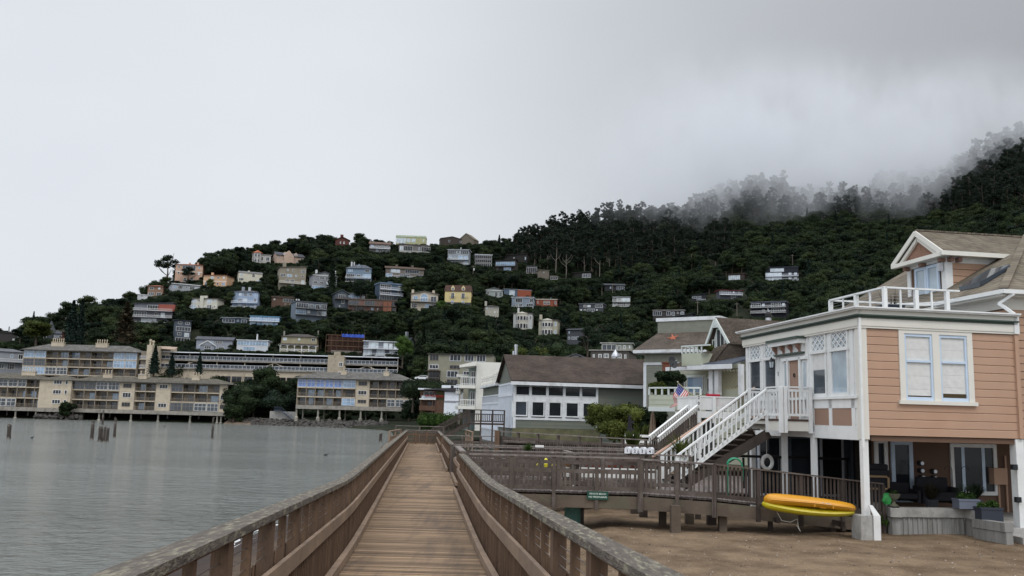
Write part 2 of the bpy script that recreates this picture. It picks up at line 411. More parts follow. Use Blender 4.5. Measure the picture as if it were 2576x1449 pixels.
wf = [(j*k+i, j*k+i+1, (j+1)*k+i+1, (j+1)*k+i) for j in range(len(WY)-1) for i in range(k-1)]
water = MB(); water.v = wv; water.f = wf
tag(water.build('water', 'water'), kind='structure')
# foam where the small waves run up the wet sand
mat('foam', (.55, .56, .56), .8, .1, 8)
fo = MB(); r2 = random.Random(3)
for band, (off, wd) in enumerate([(.0, .26), (-.75, .13), (.7, .08)]):
 Yv = 4.0
 while Yv < 37:
  ln = r2.uniform(.25, .9); x = shore_x(Yv) + off + .35 * math.sin(Yv * .9 + band) + .08 * math.sin(Yv * 5)
  x2 = shore_x(Yv + ln) + off + .35 * math.sin((Yv + ln) * .9 + band) + .08 * math.sin((Yv + ln) * 5)
  wv_ = wd * r2.uniform(.3, 1.2)
  fo.add([(x - wv_, Yv, .012), (x + wv_ * .4, Yv, .02), (x2 + wv_ * .4, Yv + ln, .02), (x2 - wv_, Yv + ln, .012),
    (x - wv_ * .2, Yv, .035 + .01 * band), (x2 - wv_ * .2, Yv + ln, .035 + .01 * band)],
               [(0, 4, 5, 3), (4, 1, 2, 5), (0, 1, 4), (3, 5, 2)])
  Yv += ln * (1 if r2.random() < .8 else 1.6)
tag(fo.build('surf_foam', 'foam'), 'thin white foam where small waves reach the wet sand', 'foam', kind='stuff')
# ================================================================ boardwalk
mat('deck_wood', (.205, .138, .084), .8, .45, 2.5, stretch=(.5, 9, 1), island=.48, bump=.6, bscale=12, dirt=(.07,.052,.042), dirt_amt=.62, dirt_scale=1.0, dirt_stretch=(2.4,.22,1))
mat('rail_brown', (.118, .072, .044), .8, .3, 3, stretch=(6, 6, .8), island=.22, bump=.5, bscale=14, dirt=(.07,.05,.04), dirt_amt=.6)
mat('rail_mid', (.235, .165, .115), .8, .25, 4, island=.12, bump=.5, bscale=18, dirt=(.13,.1,.08), dirt_amt=.6, dirt_scale=2)
mat('rail_cap', (.10, .084, .070), .85, .35, 5, stretch=(5, 1.1, 4), bump=1, bscale=16, dirt=(.36,.34,.24), dirt_amt=.75, dirt_scale=4.6)
mat('grey_wood', (.084, .066, .055), .85, .3, 3, island=.3, bump=.5, bscale=14, dirt=(.17,.15,.14), dirt_amt=.5, dirt_scale=2)
mat('grey_cap', (.15, .125, .115), .85, .3, 3, island=.2, bump=.5, bscale=18, dirt=(.30,.28,.24), dirt_amt=.6, dirt_scale=6)
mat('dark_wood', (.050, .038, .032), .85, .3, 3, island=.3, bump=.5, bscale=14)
mat('beam_wood', (.10, .076, .058), .85, .35, 1.5, island=.1, bump=.5, bscale=10, dirt=(.10,.11,.065), dirt_amt=.5, dirt_scale=1.2)
mat('cable', (.20, .17, .15), .5, .1, metal=.6)
VX, VY = 1068, 1041
dirB = ray(VX, VY); KX = dirB.x                                  # sideways drift per metre ahead
BD = Vector((KX, 1, 0)).normalized(); BS = Vector((BD.y, -BD.x, 0))   # along, and to the right
def bp_(Lx, Y, z): return Vector((KX * Y + Lx, Y, z))
def top_z(Y): return 4.5 - interp(Y, [(0,.50),(3.3,.635),(12.6,.965),(13.4,.99),(14.5,1.01),(16,1.02),(60,1.13),(80,1.2)])
def rail_h(Y): return interp(Y, [(0,1.07),(20,1.06),(60,.92)])
def deck_z(Y): return top_z(Y) - rail_h(Y)
dk = MB(); Y = .6; r2 = random.Random(11)
while Y < 64:
 wd = .138; z = deck_z(Y) ; z2 = deck_z(Y + wd); e = r2.uniform(-.004, .004)
 a, b_ = -1.10 - r2.uniform(0, .012), .97 + r2.uniform(0, .012)
 dk.hexa([bp_(a,Y,z-.04), bp_(b_,Y,z-.04), bp_(b_,Y+wd,z2-.04), bp_(a,Y+wd,z2-.04),
             bp_(a,Y,z+e), bp_(b_,Y,z+e*.3), bp_(b_,Y+wd,z2+e*.3), bp_(a,Y+wd,z2+e)])
 Y += wd + .02
tag(dk.build('boardwalk', 'deck_wood'), kind='structure')
# beams and piles that carry it
su = MB()
for Lx in (-.95, 0, .8):
 for Y0 in range(1, 63, 2):
  su.bar(bp_(Lx, Y0, deck_z(Y0) - .17), bp_(Lx, Y0 + 2.0, deck_z(Y0 + 2) - .17), .1, .25)
for Y0 in np.arange(1.2, 64, .62):
 su.bar(bp_(-1.22, Y0, deck_z(Y0) - .085), bp_(1.12, Y0, deck_z(Y0) - .085), .07, .09)
tag(su.build('boardwalk_beams', 'beam_wood'), kind='structure')
pile0 = None
for s_, sn in ((-.85, 'water'), (.75, 'beach')):
 for i, Yp in enumerate([6, 14, 22, 30, 38, 46, 54, 62]):
  lb = '%s round timber pile beneath the long boardwalk, in its row on the %s side' % (('nearest', 'second', 'third', 'fourth', 'fifth', 'sixth', 'seventh', 'farthest')[i], sn)
  if pile0 is None:
   pile0 = c_ = thing('boardwalk_pile', lb, 'pile', group='piles under the long boardwalk'); MB().tube([(0,0,-2.2),(0,0,2.6)], [.17,.15], 12).build('post', 'beam_wood', pile0)
  else: c_ = copy_tree(pile0); c_['label'] = lb
  c_.location = bp_(s_, Yp, deck_z(Yp) - 2.9)
def fence_run(name, label, Lt, Y0, Y1, inner, wide_phase=5.46, cat='railing', cap='rail_cap', h_extra=0.0):
 """long railing: cap board, alternating posts with cables, middle board, two rows of balusters, kerb board"""
 root = thing(name, label, cat, bp_(Lt, Y0, deck_z(Y0)))
 rl = Vector(root.location)
 def P(Lx, Y, dz): return bp_(Lx, Y, top_z(Y) + dz) - rl
 ys = [Y0]
 while ys[-1] < Y1 - .6: ys.append(ys[-1] + .55)
 ys.append(Y1)
 cp = MB(); o_ = .088
 for a, b_ in zip(ys, ys[1:]):
  cp.hexa([P(Lt-o_,a,-.05), P(Lt+o_,a,-.05), P(Lt+o_,b_,-.05), P(Lt-o_,b_,-.05), P(Lt-o_*.97,a,0), P(Lt+o_*.97,a,0), P(Lt+o_*.97,b_,0), P(Lt-o_*.97,b_,0)])
 cp.build('handrail', cap, root)
 sb = MB()
 for a, b_ in zip(ys, ys[1:]): sb.hexa([P(Lt-.03,a,-.09), P(Lt+.03,a,-.09), P(Lt+.03,b_,-.09), P(Lt-.03,b_,-.09), P(Lt-.03,a,-.052), P(Lt+.03,a,-.052), P(Lt+.03,b_,-.052), P(Lt-.03,b_,-.052)])
 sb.build('under_rail', 'rail_brown', root)
 Lm = Lt + inner * .105; mr_ = MB(); kb = MB()
 for a, b_ in zip(ys, ys[1:]):
  for (m_, L0, L1, za, zb) in ((mr_, Lm-.02, Lm+.02, -.53, -.395), (mr_, Lt-inner*.105-.02, Lt-inner*.105+.02, -.64, -.50)):
   m_.hexa([P(L0,a,za), P(L1,a,za), P(L1,b_,za), P(L0,b_,za), P(L0,a,zb), P(L1,a,zb), P(L1,b_,zb), P(L0,b_,zb)])
  Lk = Lt + inner * .16
  ka, kb_ = -rail_h(a) + .02, -rail_h(b_) + .02
  kb.hexa([P(Lk-.04,a,ka), P(Lk+.04,a,ka), P(Lk+.04,b_,kb_), P(Lk-.04,b_,kb_), P(Lk-.04,a,ka+.1), P(Lk+.04,a,ka+.1), P(Lk+.04,b_,kb_+.1), P(Lk-.04,b_,kb_+.1)])
 mr_.build('mid_rail', 'rail_mid', root); kb.build('kerb_board', 'rail_mid', root)
 bl = MB(); y = Y0 + .03
 while y < Y1:
  H_ = rail_h(y)
  for sd_, z1 in ((inner * .075, -.42), (-inner * .075, -.40)):
   L_ = Lt + sd_
   bl.hexa([P(L_-.011,y,-H_-.06), P(L_+.011,y,-H_-.06), P(L_+.011,y+.038,-H_-.06), P(L_-.011,y+.038,-H_-.06), P(L_-.011,y,z1), P(L_+.011,y,z1), P(L_+.011,y+.038,z1), P(L_-.011,y+.038,z1)])
  y += .125
 bl.build('balusters', 'rail_brown', root)
 cb = MB()
 for dz in (-.19, -.26, -.33):
  for a, b_ in zip(ys[::2], ys[2::2] + ([ys[-1]] if len(ys) % 2 == 0 else [])): cb.tube([P(Lt, a, dz), P(Lt, b_, dz)], .004, 4, False)
 cb.build('cables', 'cable', root)
 k0 = math.ceil((Y0 - wide_phase) / .76)
 y = wide_phase + k0 * .76; k = k0
 while y < Y1:
  wd, th = (.16, .10) if k % 2 == 0 else (.06, .06)
  H_ = rail_h(y) + .25; pm = MB()
  pm.hexa([P(Lt-th/2,y-wd/2,-H_), P(Lt+th/2,y-wd/2,-H_), P(Lt+th/2,y+wd/2,-H_), P(Lt-th/2,y+wd/2,-H_),
                 P(Lt-th/2,y-wd/2,-.052), P(Lt+th/2,y-wd/2,-.052), P(Lt+th/2,y+wd/2,-.052), P(Lt-th/2,y+wd/2,-.052)])
  pm.build('post', 'rail_brown', root)
  y += .76; k += 1
 return root
LT, RT = -1.17, 1.06
fence_run('boardwalk_railing', 'long weathered timber railing with cables along the water side of the boardwalk', LT, .9, 60.5, 1)
fence_run('boardwalk_railing', 'long curving timber railing with lichen on its cap, beach side of the boardwalk', RT, .9, 24.6, -1)
fence_run('boardwalk_railing', 'short boardwalk railing piece between the first and second side piers', RT + .12, 26.6, 31.2, -1, cap='grey_cap')
fence_run('boardwalk_railing', 'straight boardwalk railing piece beyond the second side pier', RT, 33.2, 46.2, -1)
fence_run('boardwalk_railing', 'farthest boardwalk railing piece by the dark wooden stairs', RT - .05, 48.0, 64.0, -1)
# ================================================================ hillside houses
PROT = []                      # what of the hill must stay in view: (x0, y0, x1, y1, Y)
HOUSES = []                    # (short name, px, py, Y) for naming the trees beside them
def wm(col, lines=False):
 k = 'wall_' + col + ('l' if lines else '')
 q = hx(col)[:3]; g_ = .2 * (q[0] + q[1] + q[2]) / 3; col = tuple((x * .8 + g_) * .88 for x in q)
 if k not in MATS: mat(k, col, .8, .12, .35, dirt=tuple(x * .55 for x in hx(col)[:3]), dirt_amt=.3, dirt_scale=.25)
 return k
def rm(col):
 k = 'roof_' + col
 if k not in MATS: mat(k, col, .9, .3, .8, bump=.6, bscale=3)
 return k
GL = ['glass_dark', 'glass_mid', 'glass_mid', 'glass_blue', 'glass_pale', 'glass_dark']
def window(parent, x0, x1, y, z0, z1, fr='white', gl=None, mull=0, cross=False, arch=False, t=.09, name='window', proud=.07):
 f = MB(); w_ = x1 - x0; h_ = z1 - z0
 f.box(x0, x0 + t, y - proud, y, z0, z1); f.box(x1 - t, x1, y - proud, y, z0, z1)
 f.box(x0 + t, x1 - t, y - proud, y, z1 - t, z1); f.box(x0 + t, x1 - t, y - proud - .03, y, z0, z0 + t)
 for i in range(mull):
  xm = x0 + w_ * (i + 1) / (mull + 1); f.box(xm - t * .35, xm + t * .35, y - proud * .9, y, z0 + t, z1 - t)
 if cross: f.box(x0 + t, x1 - t, y - proud * .85, y, z0 + h_ * .55, z0 + h_ * .55 + t * .7)
 if arch:
  n_ = 8; cx = (x0 + x1) / 2; r_ = w_ / 2
  for i in range(n_):
   a, b = math.pi * i / n_, math.pi * (i + 1) / n_
   f.hexa([(cx + r_ * math.cos(a), y - proud, z1 + r_ * math.sin(a)), (cx + (r_ - t) * math.cos(a), y - proud, z1 + (r_ - t) * math.sin(a)),
     (cx + (r_ - t) * math.cos(b), y - proud, z1 + (r_ - t) * math.sin(b)), (cx + r_ * math.cos(b), y - proud, z1 + r_ * math.sin(b)),
     (cx + r_ * math.cos(a), y, z1 + r_ * math.sin(a)), (cx + (r_ - t) * math.cos(a), y, z1 + (r_ - t) * math.sin(a)),
     (cx + (r_ - t) * math.cos(b), y, z1 + (r_ - t) * math.sin(b)), (cx + r_ * math.cos(b), y, z1 + r_ * math.sin(b))])
 o = f.build(name, fr, parent)
 p = MB(); yy = y - .015
 if arch:
  cx = (x0 + x1) / 2; r_ = w_ / 2 - t
  pts = [(x0 + t, z0 + t), (x1 - t, z0 + t)] + [(cx + r_ * math.cos(math.pi * i / 8), z1 + r_ * math.sin(math.pi * i / 8)) for i in range(9)]
  p.prism(pts, yy - .01, yy)
 else: p.box(x0 + t * .5, x1 - t * .5, yy - .01, yy, z0 + t * .5, z1 - t * .5)
 p.build('pane', gl or rnd.choice(GL), o)
 return o
def railing(parent, x0, x1, y, z, h=1.0, mt='white', yback=None, name='railing', step=.28, solid=False):
 m_ = MB(); m_.box(x0, x1, y, y + .07, z + h - .09, z + h); m_.box(x0, x1, y, y + .05, z + .1, z + .17)
 if yback is not None:
  for xx in (x0, x1 - .06): m_.box(xx, xx + .06, y + .07, yback, z + h - .09, z + h)
 if solid: m_.box(x0, x1, y + .01, y + .04, z + .17, z + h - .09)
 else:
  n_ = max(2, int((x1 - x0) / step))
  for i in range(n_ + 1):
   xx = x0 + (x1 - x0 - .05) * i / n_; m_.box(xx, xx + .05, y + .01, y + .05, z, z + h - .09)
 return m_.build(name, mt, parent)
def roof_mesh(kind, x0, x1, y0, y1, z, h, oh=.6, th=.18):
 m_ = MB(); a0, a1, b0, b1 = x0 - oh, x1 + oh, y0 - oh, y1 + oh; xm, ym = (x0 + x1) / 2, (y0 + y1) / 2
 if kind == 'flat': m_.box(a0, a1, b0, b1, z, z + h)
 elif kind == 'gable':       # gable end faces the front
  for s_ in (0, 1):
   xa, xb = (a0, xm) if s_ == 0 else (xm, a1); za, zb = (z, z + h) if s_ == 0 else (z + h, z)
   m_.hexa([(xa,b0,za),(xb,b0,zb),(xb,b1,zb),(xa,b1,za),(xa,b0,za+th),(xb,b0,zb+th),(xb,b1,zb+th),(xa,b1,za+th)])
 elif kind == 'side':        # ridge runs along the front
  for s_ in (0, 1):
   ya, yb = (b0, ym) if s_ == 0 else (ym, b1); za, zb = (z, z + h) if s_ == 0 else (z + h, z)
   m_.hexa([(a0,ya,za),(a1,ya,za),(a1,yb,zb),(a0,yb,zb),(a0,ya,za+th),(a1,ya,za+th),(a1,yb,zb+th),(a0,yb,zb+th)])
 elif kind == 'hip':
  k = min((b1 - b0) / 2, (a1 - a0) / 2) * .95
  m_.add([(a0,b0,z),(a1,b0,z),(a1,b1,z),(a0,b1,z),(a0+k,ym,z+h),(a1-k,ym,z+h)], [(0,1,5,4),(1,2,5),(2,3,4,5),(3,0,4),(0,3,2,1)])
 elif kind == 'shed': m_.hexa([(a0,b0,z),(a1,b0,z),(a1,b1,z+h*.2),(a0,b1,z+h*.2),(a0,b0,z+th),(a1,b0,z+th),(a1,b1,z+h),(a0,b1,z+h)])
 elif kind == 'shedx': m_.hexa([(a0,b0,z),(a1,b0,z+h),(a1,b1,z+h),(a0,b1,z),(a0,b0,z+th),(a1,b0,z+h+th),(a1,b1,z+h+th),(a0,b1,z+th)])
 elif kind == 'mansard':
  i_ = .9; m_.hexa([(a0,b0,z),(a1,b0,z),(a1,b1,z),(a0,b1,z),(a0+i_*.5,b0+i_,z+h),(a1-i_*.5,b0+i_,z+h),(a1-i_*.5,b1-i_,z+h),(a0+i_*.5,b1-i_,z+h)])
 return m_
def H(name, label, short, rect, wall, roof=('flat', '555250', .06), rows=(), yaw=0, fr='white', rail='white', trim=None, dep=None, gl=None,
      chim=(), dormers=0, stilts=0, Y=None, bands=(), gableface=None, cat='house', prot=1, extra=None):
 x0p, y0p, x1p, y1p = rect; xc = (x0p + x1p) / 2
 Yd = Y or ground_hit(xc, y1p, 200 if x1p < 1400 else 140)
 pb = at(xc, y1p, Yd); pt = at(xc, y0p, Yd); Ht = (pt.z - pb.z); s_ = Yd / F * (1 + .0)
 Wt = (x1p - x0p) * s_
 face = -math.atan2(pb.x, pb.y)
 D_ = dep or min(max(Wt * .6, 5), 11)
 yw = R(yaw); W_ = max(2.5, (Wt - D_ * abs(math.sin(yw))) / math.cos(yw))
 root = thing(name, label, cat, pb, face + yw)
 hw = W_ / 2; rk, rc, rf = roof; rh = Ht * rf; wh = Ht - rh
 base = -Ht * stilts if stilts else -7.0
 floor_z = 0.0
 wb = MB(); wb.box(-hw, hw, 0, D_, (0 if stilts else base), wh)
 if rk == 'gable': wb.prism([(-hw, wh), (hw, wh), (0, wh + rh)], .001, D_)
 if rk == 'side': wb.xprism([(0, wh), (D_, wh), (D_ / 2, wh + rh)], -hw, hw)
 if rk == 'shedx': wb.prism([(-hw, wh), (hw, wh), (hw, wh + rh)], .001, D_)
 wb.build('wall', wm(wall), root)
 rf_o = roof_mesh(rk, -hw, hw, 0, D_, wh, rh, oh=.3 if rk in ('flat', 'mansard') else .55).build('roof', rm(rc), root)
 if trim:
  tm = MB(); tm.box(-hw - .35, hw + .35, -.38, -.3, wh - .05, wh + .22); tm.build('fascia', trim, root)
 for b in bands:
  MB().box(-hw - .04, hw + .04, -.04, 0, wh * b - .12, wh * b + .12).build('trim_band', fr, root)
 for q in chim:
  xf, hgt = q[0], q[1]; cw = q[2] if len(q) > 2 else .8
  MB().box(hw * xf - cw/2, hw * xf + cw/2, D_ * .4, D_ * .4 + .9, wh, Ht + hgt).build('chimney', wm(q[3] if len(q) > 3 else wall), rf_o)
 nfl = len(rows)
 for fi, row in enumerate(rows):                       # rows from the top floor down
  fh = wh / nfl; z0 = wh - (fi + 1) * fh
  bal = row.startswith('='); row = row.lstrip('=')
  n_ = len(row); bw = W_ / n_
  i = 0
  while i < n_:
   ch = row[i]; xa = -hw + i * bw
   k = 1
   if ch == 'G':                                  # runs of G: one wall of glass
    while i + k < n_ and row[i + k] == 'G': k += 1
    window(root, xa + .08, xa + bw * k - .08, 0, z0 + fh * .12, z0 + fh * .88, fr, gl, mull=max(1, int(bw * k / 1.3)), cross=False)
   elif ch == 'w': window(root, xa + bw * .24, xa + bw * .76, 0, z0 + fh * .32, z0 + fh * .80, fr, gl, mull=1)
   elif ch == 'W': window(root, xa + bw * .10, xa + bw * .90, 0, z0 + fh * .28, z0 + fh * .82, fr, gl, mull=2, cross=True)
   elif ch == 's': window(root, xa + bw * .36, xa + bw * .64, 0, z0 + fh * .42, z0 + fh * .78, fr, gl)
   elif ch == 'd': window(root, xa + bw * .18, xa + bw * .82, 0, z0 + fh * .06, z0 + fh * .80, fr, gl, mull=1, name='french_door')
   elif ch == 'a': window(root, xa + bw * .26, xa + bw * .74, 0, z0 + fh * .18, z0 + fh * .62, fr, gl, mull=1, arch=True)
   i += k
  if bal:
   MB().box(-hw - .1, hw + .1, -1.5, -.005, z0 - .18, z0 + .02).build('balcony', wm(wall) if rail == 'white' else rail, root)
   railing(root, -hw - .1, hw + .1, -1.5, z0 + .02, 1.0, rail, yback=0)
 if dormers:
  for i in range(dormers):
   xx = -hw + W_ * (i + .5) / dormers * .8 + W_ * .1 - W_ * .0
   d_ = MB(); d_.box(xx - .8, xx + .8, -.1, 2.4, wh + .3, wh + rh * .62); d_.prism([(xx - .8, wh + rh * .62), (xx + .8, wh + rh * .62), (xx, wh + rh * .95)], -.1, 2.4)
   do = d_.build('dormer', wm(wall), root)
   window(do, xx - .5, xx + .5, -.1, wh + .45, wh + rh * .60, fr, gl, mull=1)
 if stilts:
  for i, xx in enumerate(np.linspace(-hw + .2, hw - .2, 4)):
   for yy in (.3,):
    MB().box(xx - .12, xx + .12, yy, yy + .24, base * 1.02, 0).build('post', 'grey_wood', root)
  st = MB()
  for a, b in zip(np.linspace(-hw + .2, hw - .2, 4), np.linspace(-hw + .2, hw - .2, 4)[1:]):
   st.bar((a, .45, base * .95), (b, .45, -.1), .12, .2); st.bar((a, .5, -.1), (b, .5, base * .95), .12, .2)
  st.build('braces', 'grey_wood', root)
  MB().box(-hw + .5, hw - .5, 2.5, D_, base - 6, -.01).build('foundation', wm('4a443c'), root)
 if extra: extra(root, hw, D_, wh, Ht)
 HOUSES.append((short, xc, (y0p + y1p) / 2, Yd))
 if prot: PROT.append((x0p - 1, y0p - 3, x1p + 1, y1p - (y1p - y0p) * .2, Yd))
 return root

H('villa', 'salmon villa with a red tile roof beside a big dark cypress', 'salmon villa', (436,661,510,712), 'c09a80', ('hip','8a4f3c',.10),
  ('sGGs','swws','.aa.'), yaw=-12, bands=(.62,), chim=((-.1,.6),(.5,.9)))
H('villa', 'peach stucco villa with a low red tile roof, right of the salmon one', 'peach villa', (502,688,577,723), 'cfa47c', ('hip','94583f',.12),
  ('.wss','awsw'), yaw=-25, chim=((-.55,1.0,1.0),), bands=(.5,))
H('grey_house', 'long low grey house with wide eaves below the salmon villa', 'long low grey house', (430,711,520,733), '9aa0a6', ('hip','62666a',.28), ('wWsWWs',), yaw=8, trim='white')
H('small_house', 'small brown two storey house on the left shoulder of the hill', 'small brown house', (367,716,412,746), '8c6a54', ('hip','7b4a3c',.14), ('ws','Wd'), yaw=-20)
H('garden_wall_house', 'white terrace wall and flat white cabin below the small brown house', 'white terrace cabin', (347,741,388,750), 'c9cdd2', ('flat','c9cdd2',.12), ('ss',), cat='cabin')
H('modern_house', 'cream flat roofed house with a tall white chimney up its front', 'cream house with tall chimney', (472,748,553,779), 'c8c5b4', ('shed','5a5652',.10),
  ('Gs.Gs','Gs.Gs'), yaw=-22, chim=((-.18,1.2,1.6),), rail='white', extra=lambda r,hw,D,wh,Ht: (MB().box(-hw*.3,-hw*.02,-.7,-.005,-3,Ht+.6).build('chimney_stack', wm('c8c5b4'), r), railing(r,-hw,-hw*.35,-1.2,wh*.12,1,'white'), railing(r,hw*.05,hw*.5,-1.2,wh*.12,1,'white')))
H('blue_house', 'pale blue three storey house with a dark hipped roof and white windows', 'pale blue house', (577,728,653,777), '8ea3bd', ('hip','46494f',.13),
  ('.wWwd','=.WW.w','=.dd.s'), yaw=-18, chim=((-.4,1.6,1.2,'8a8f96'),(.1,1.5,1.0,'b0b5ba')), fr='cool_white')
H('modern_house', 'grey three level house with a red upper floor and long balconies on the left slope', 'grey and red house', (330,760,436,816), '70727c', ('shedx','4a4c52',.10),
  ('=..GGrr'.replace('r','.'),'=GG.wd.','=.GG..'), yaw=-14, extra=lambda r,hw,D,wh,Ht: MB().box(hw*.25,hw*1.12,-.25,D*.7,wh*.68,wh*1.02).build('red_storey', wm('9a4a38'), r))
H('tall_house', 'narrow slate blue house in the trees with bands of glass on three levels', 'narrow slate blue house', (438,803,479,862), '4c5664', ('shed','3a3e46',.06),
  ('ww','GG','wd','GGG'), yaw=10, rail='cool_white')
H('turret_house', 'small grey cottage with a pointed turret roof behind the apartments', 'turret cottage', (103,829,157,855), '8d939c', ('hip','44474c',.36), ('dws',),
  extra=lambda r,hw,D,wh,Ht: MB().lathe([(1.9,wh*.0),(1.9,wh),(2.3,wh),(1.2,wh+2.6),(.05,wh+5.2)],10,(-hw*.15,1.2,0)).build('turret', rm('44474c'), r))
H('brown_house', 'dark red shingled house half hidden between tall conifers', 'dark red shingled house', (162,826,212,858), '6a3626', ('gable','3a3230',.34), ('ws','w.'), yaw=20)
H('flat_house', 'dark flat topped house at the left edge of the shore row', 'dark flat house', (-30,834,38,859), '3e3a39', ('flat','353335',.1), ('....','w..s'), chim=((.4,2.4,.5,'8a8a88'),))
H('gabled_house', 'white trimmed grey cottage with twin gables above the long garage', 'twin gabled cottage', (490,846,585,881), '8f96a2', ('side','4a4c52',.26), ('.WW.','wWWW.'), yaw=-10, fr='white', dormers=0, trim='white',
  extra=lambda r,hw,D,wh,Ht: (MB().prism([(-hw*.75,wh*.42),(hw*.1,wh*.42),(-hw*.32,wh*.85)],-1.4,0).box(-hw*.7,hw*.05,-1.2,0,-1,wh*.42).build('front_gable', wm('8f96a2'), r), window(r,-hw*.5,-hw*.12,-1.2,wh*.1,wh*.38,'white','glass_mid',mull=2),
     MB().bar((-hw*.8,-1.5,wh*.40),(-hw*.32,-1.5,wh*.88),.3,.25).bar((hw*.14,-1.5,wh*.40),(-hw*.32,-1.5,wh*.88),.3,.25).build('barge_board','white',r)))
H('modern_house', 'white flat roofed house with a ribbon of glass, beside the beige porch house', 'white ribbon window house', (591,855,677,884), 'c4c9cf', ('flat','b9bec4',.07), ('GGGGG','.GG..'), yaw=-12, gl='glass_blue', chim=((.15,2.6,.4,'c9ccd0'),))
H('blue_house', 'low dark blue house with a white roof edge among trees', 'low dark blue house', (558,799,622,814), '33465c', ('shedx','9aa4ae',.14), ('GGsG',), yaw=6, fr='cool_white')
H('blue_house', 'bright blue flat roofed house with large windows', 'bright blue house', (626,795,704,820), '4583ab', ('flat','5a7f98',.08), ('=GGdGG','GwGGw'), gl='glass_blue', fr='wall_6fa0be' if False else 'cool_white', yaw=-8, rail='cool_white')
H('tower_villa', 'white villa with an octagonal red capped tower under the left crest', 'white tower villa', (634,640,680,662), 'b6b2ae', ('flat','8d8a86',.08), ('.ww',), chim=(),
  extra=lambda r,hw,D,wh,Ht: (MB().lathe([(2.4,-6),(2.4,5.2),(2.8,5.2),(.1,6.7)],8,(-hw*.45,.4,0)).build('tower', wm('c2bdb8'), r),
 MB().lathe([(2.9,5.2),(2.9,5.35),(.1,7.0)],8,(-hw*.45,.4,0)).build('tower_roof', rm('93583f'), r),
 [window(r,-hw*.45+q-.55,-hw*.45+q+.55,-1.98,zz,zz+1.5,'white','glass_mid',arch=True) for q in (-.8,.8) for zz in (.2,3.0)]))
H('tudor_house', 'large pinkish stucco house with steep dark gables on the crest', 'steep gabled house', (690,634,769,666), 'b59a86', ('side','43444a',.34), ('s.w..w','.sw.ww'), yaw=14, dormers=2,
  extra=lambda r,hw,D,wh,Ht: MB().prism([(-hw*.5,-3),(hw*.22,-3),(hw*.22,wh),(-hw*.14,Ht+.6),(-hw*.5,wh)],-1.0,4).build('gable_wing', wm('bfa28c'), r))
H('cream_house', 'small cream house with two arched windows, beside the beige stepped house', 'small cream arched house', (598,683,660,710), 'cdc9b2', ('mansard','6a6a6a',.16), ('a.a.','W..W'), fr='white', chim=((-.1,.8,.8),), rail='white', yaw=6)
H('stepped_house', 'tall beige stepped house with a sloped roof and white framed windows', 'beige stepped house', (699,668,770,727), '8f8673', ('shedx','5d5950',.12), ('.ss.W','WWss','=.WW.d','..W..'), yaw=8, chim=((-.6,1.6,1.6),(.75,.6,1.2)))
H('gable_house', 'grey house with a white gable front and two tall chimneys behind a pine', 'grey house with two chimneys', (781,684,850,731), '8b8f94', ('gable','5b5e62',.22), ('.WW.','www.','GG.s'), yaw=12, fr='white', chim=((-.6,1.2,.9,'c8cacc'),(.95,1.6,.8,'c8cacc')), trim='white')
H('blue_house', 'slate blue three storey house with white porches and a hipped roof', 'blue porch house', (866,663,936,714), '6d8398', ('hip','4a4e55',.24), ('w.w','=GwG','=GGG'), yaw=-10, dormers=1, chim=((-.7,1.4,.7,'c4c8cc'),(-.5,1.4,.4,'c4c8cc')), fr='white')
H('blue_house', 'dark blue flat roofed block with two long white balconies', 'dark blue block', (948,712,1017,757), '42566c', ('flat','5c6e80',.07), ('=GG.w','=GG.w','GGGw'), yaw=18, chim=((.1,1.2,2.2,'42566c'),), rail='cool_white')
H('condo_block', 'long grey brown block with a mossy roof and two brick chimneys', 'long brown block', (968,668,1068,700), '736a62', ('side','4f4238',.28), ('.GG.GGG.','=GG..GGG..GG'), yaw=4, chim=((-.42,1.0,1.2,'6b5f58'),(.42,1.0,1.2,'6b5f58')), fr='cool_white', rail='cool_white', cat='apartment block')
H('grey_house', 'weathered grey house with a brown roof just below the crest', 'weathered grey crest house', (929,607,981,637), '7b7876', ('side','5d4a40',.26), ('=wwdw','.wdw'), chim=((-.95,1.2,.7),(.95,1.0,.7)), rail='cool_white')
H('round_roof_house', 'pale yellow house with a curved roof and big windows on the crest', 'pale yellow crest house', (994,592,1073,615), 'a8a878', ('mansard','8f9a86',.2), ('GGWW.s',), gl='glass_pale', fr='wall_c8c5b4', yaw=-4)
H('grey_house', 'wide grey house with white balconies right below the pale yellow crest house', 'wide grey house', (1001,615,1085,637), '6f6a68', ('flat','504c4c',.1), ('=WGG.sGG',), yaw=6)
H('dark_house', 'dark brown shallow gabled house on the crest', 'dark crest house', (1106,595,1168,616), '3c332e', ('gable','6a6661',.3), ('.s.s',), yaw=8)
H('gabled_house', 'tan house with a tall pointed roof, highest roof on the crest', 'tall pointed roof house', (1146,587,1198,614), '6d6454', ('gable','6d6353',.62), ('....',), yaw=-28, prot=1)
H('glass_house', 'white framed glassy house on posts near the crest', 'white glassy house', (1123,626,1181,667), '8a949c', ('shed','c4c9ce',.06), ('GGwGG','=w.Gd','=wGGw'), yaw=-8, chim=((.15,1.4,.3,'c0c4c8'),), fr='white')
H('grid_house', 'dark house faced with a white frame of square bays', 'white grid house', (1193,640,1238,672), '4a4c52', ('flat','b9bec4',.05), ('GGGG','GGGG','GGGG'), gl='glass_dark', fr='white', yaw=4)
H('brick_house', 'brick red house with a thick chimney, half sunk in the crest trees', 'brick red crest house', (843,596,878,620), '5c3127', ('gable','4a2c26',.35), ('.ss.',), chim=((-.1,1.8,1.8,'5c3127'),))
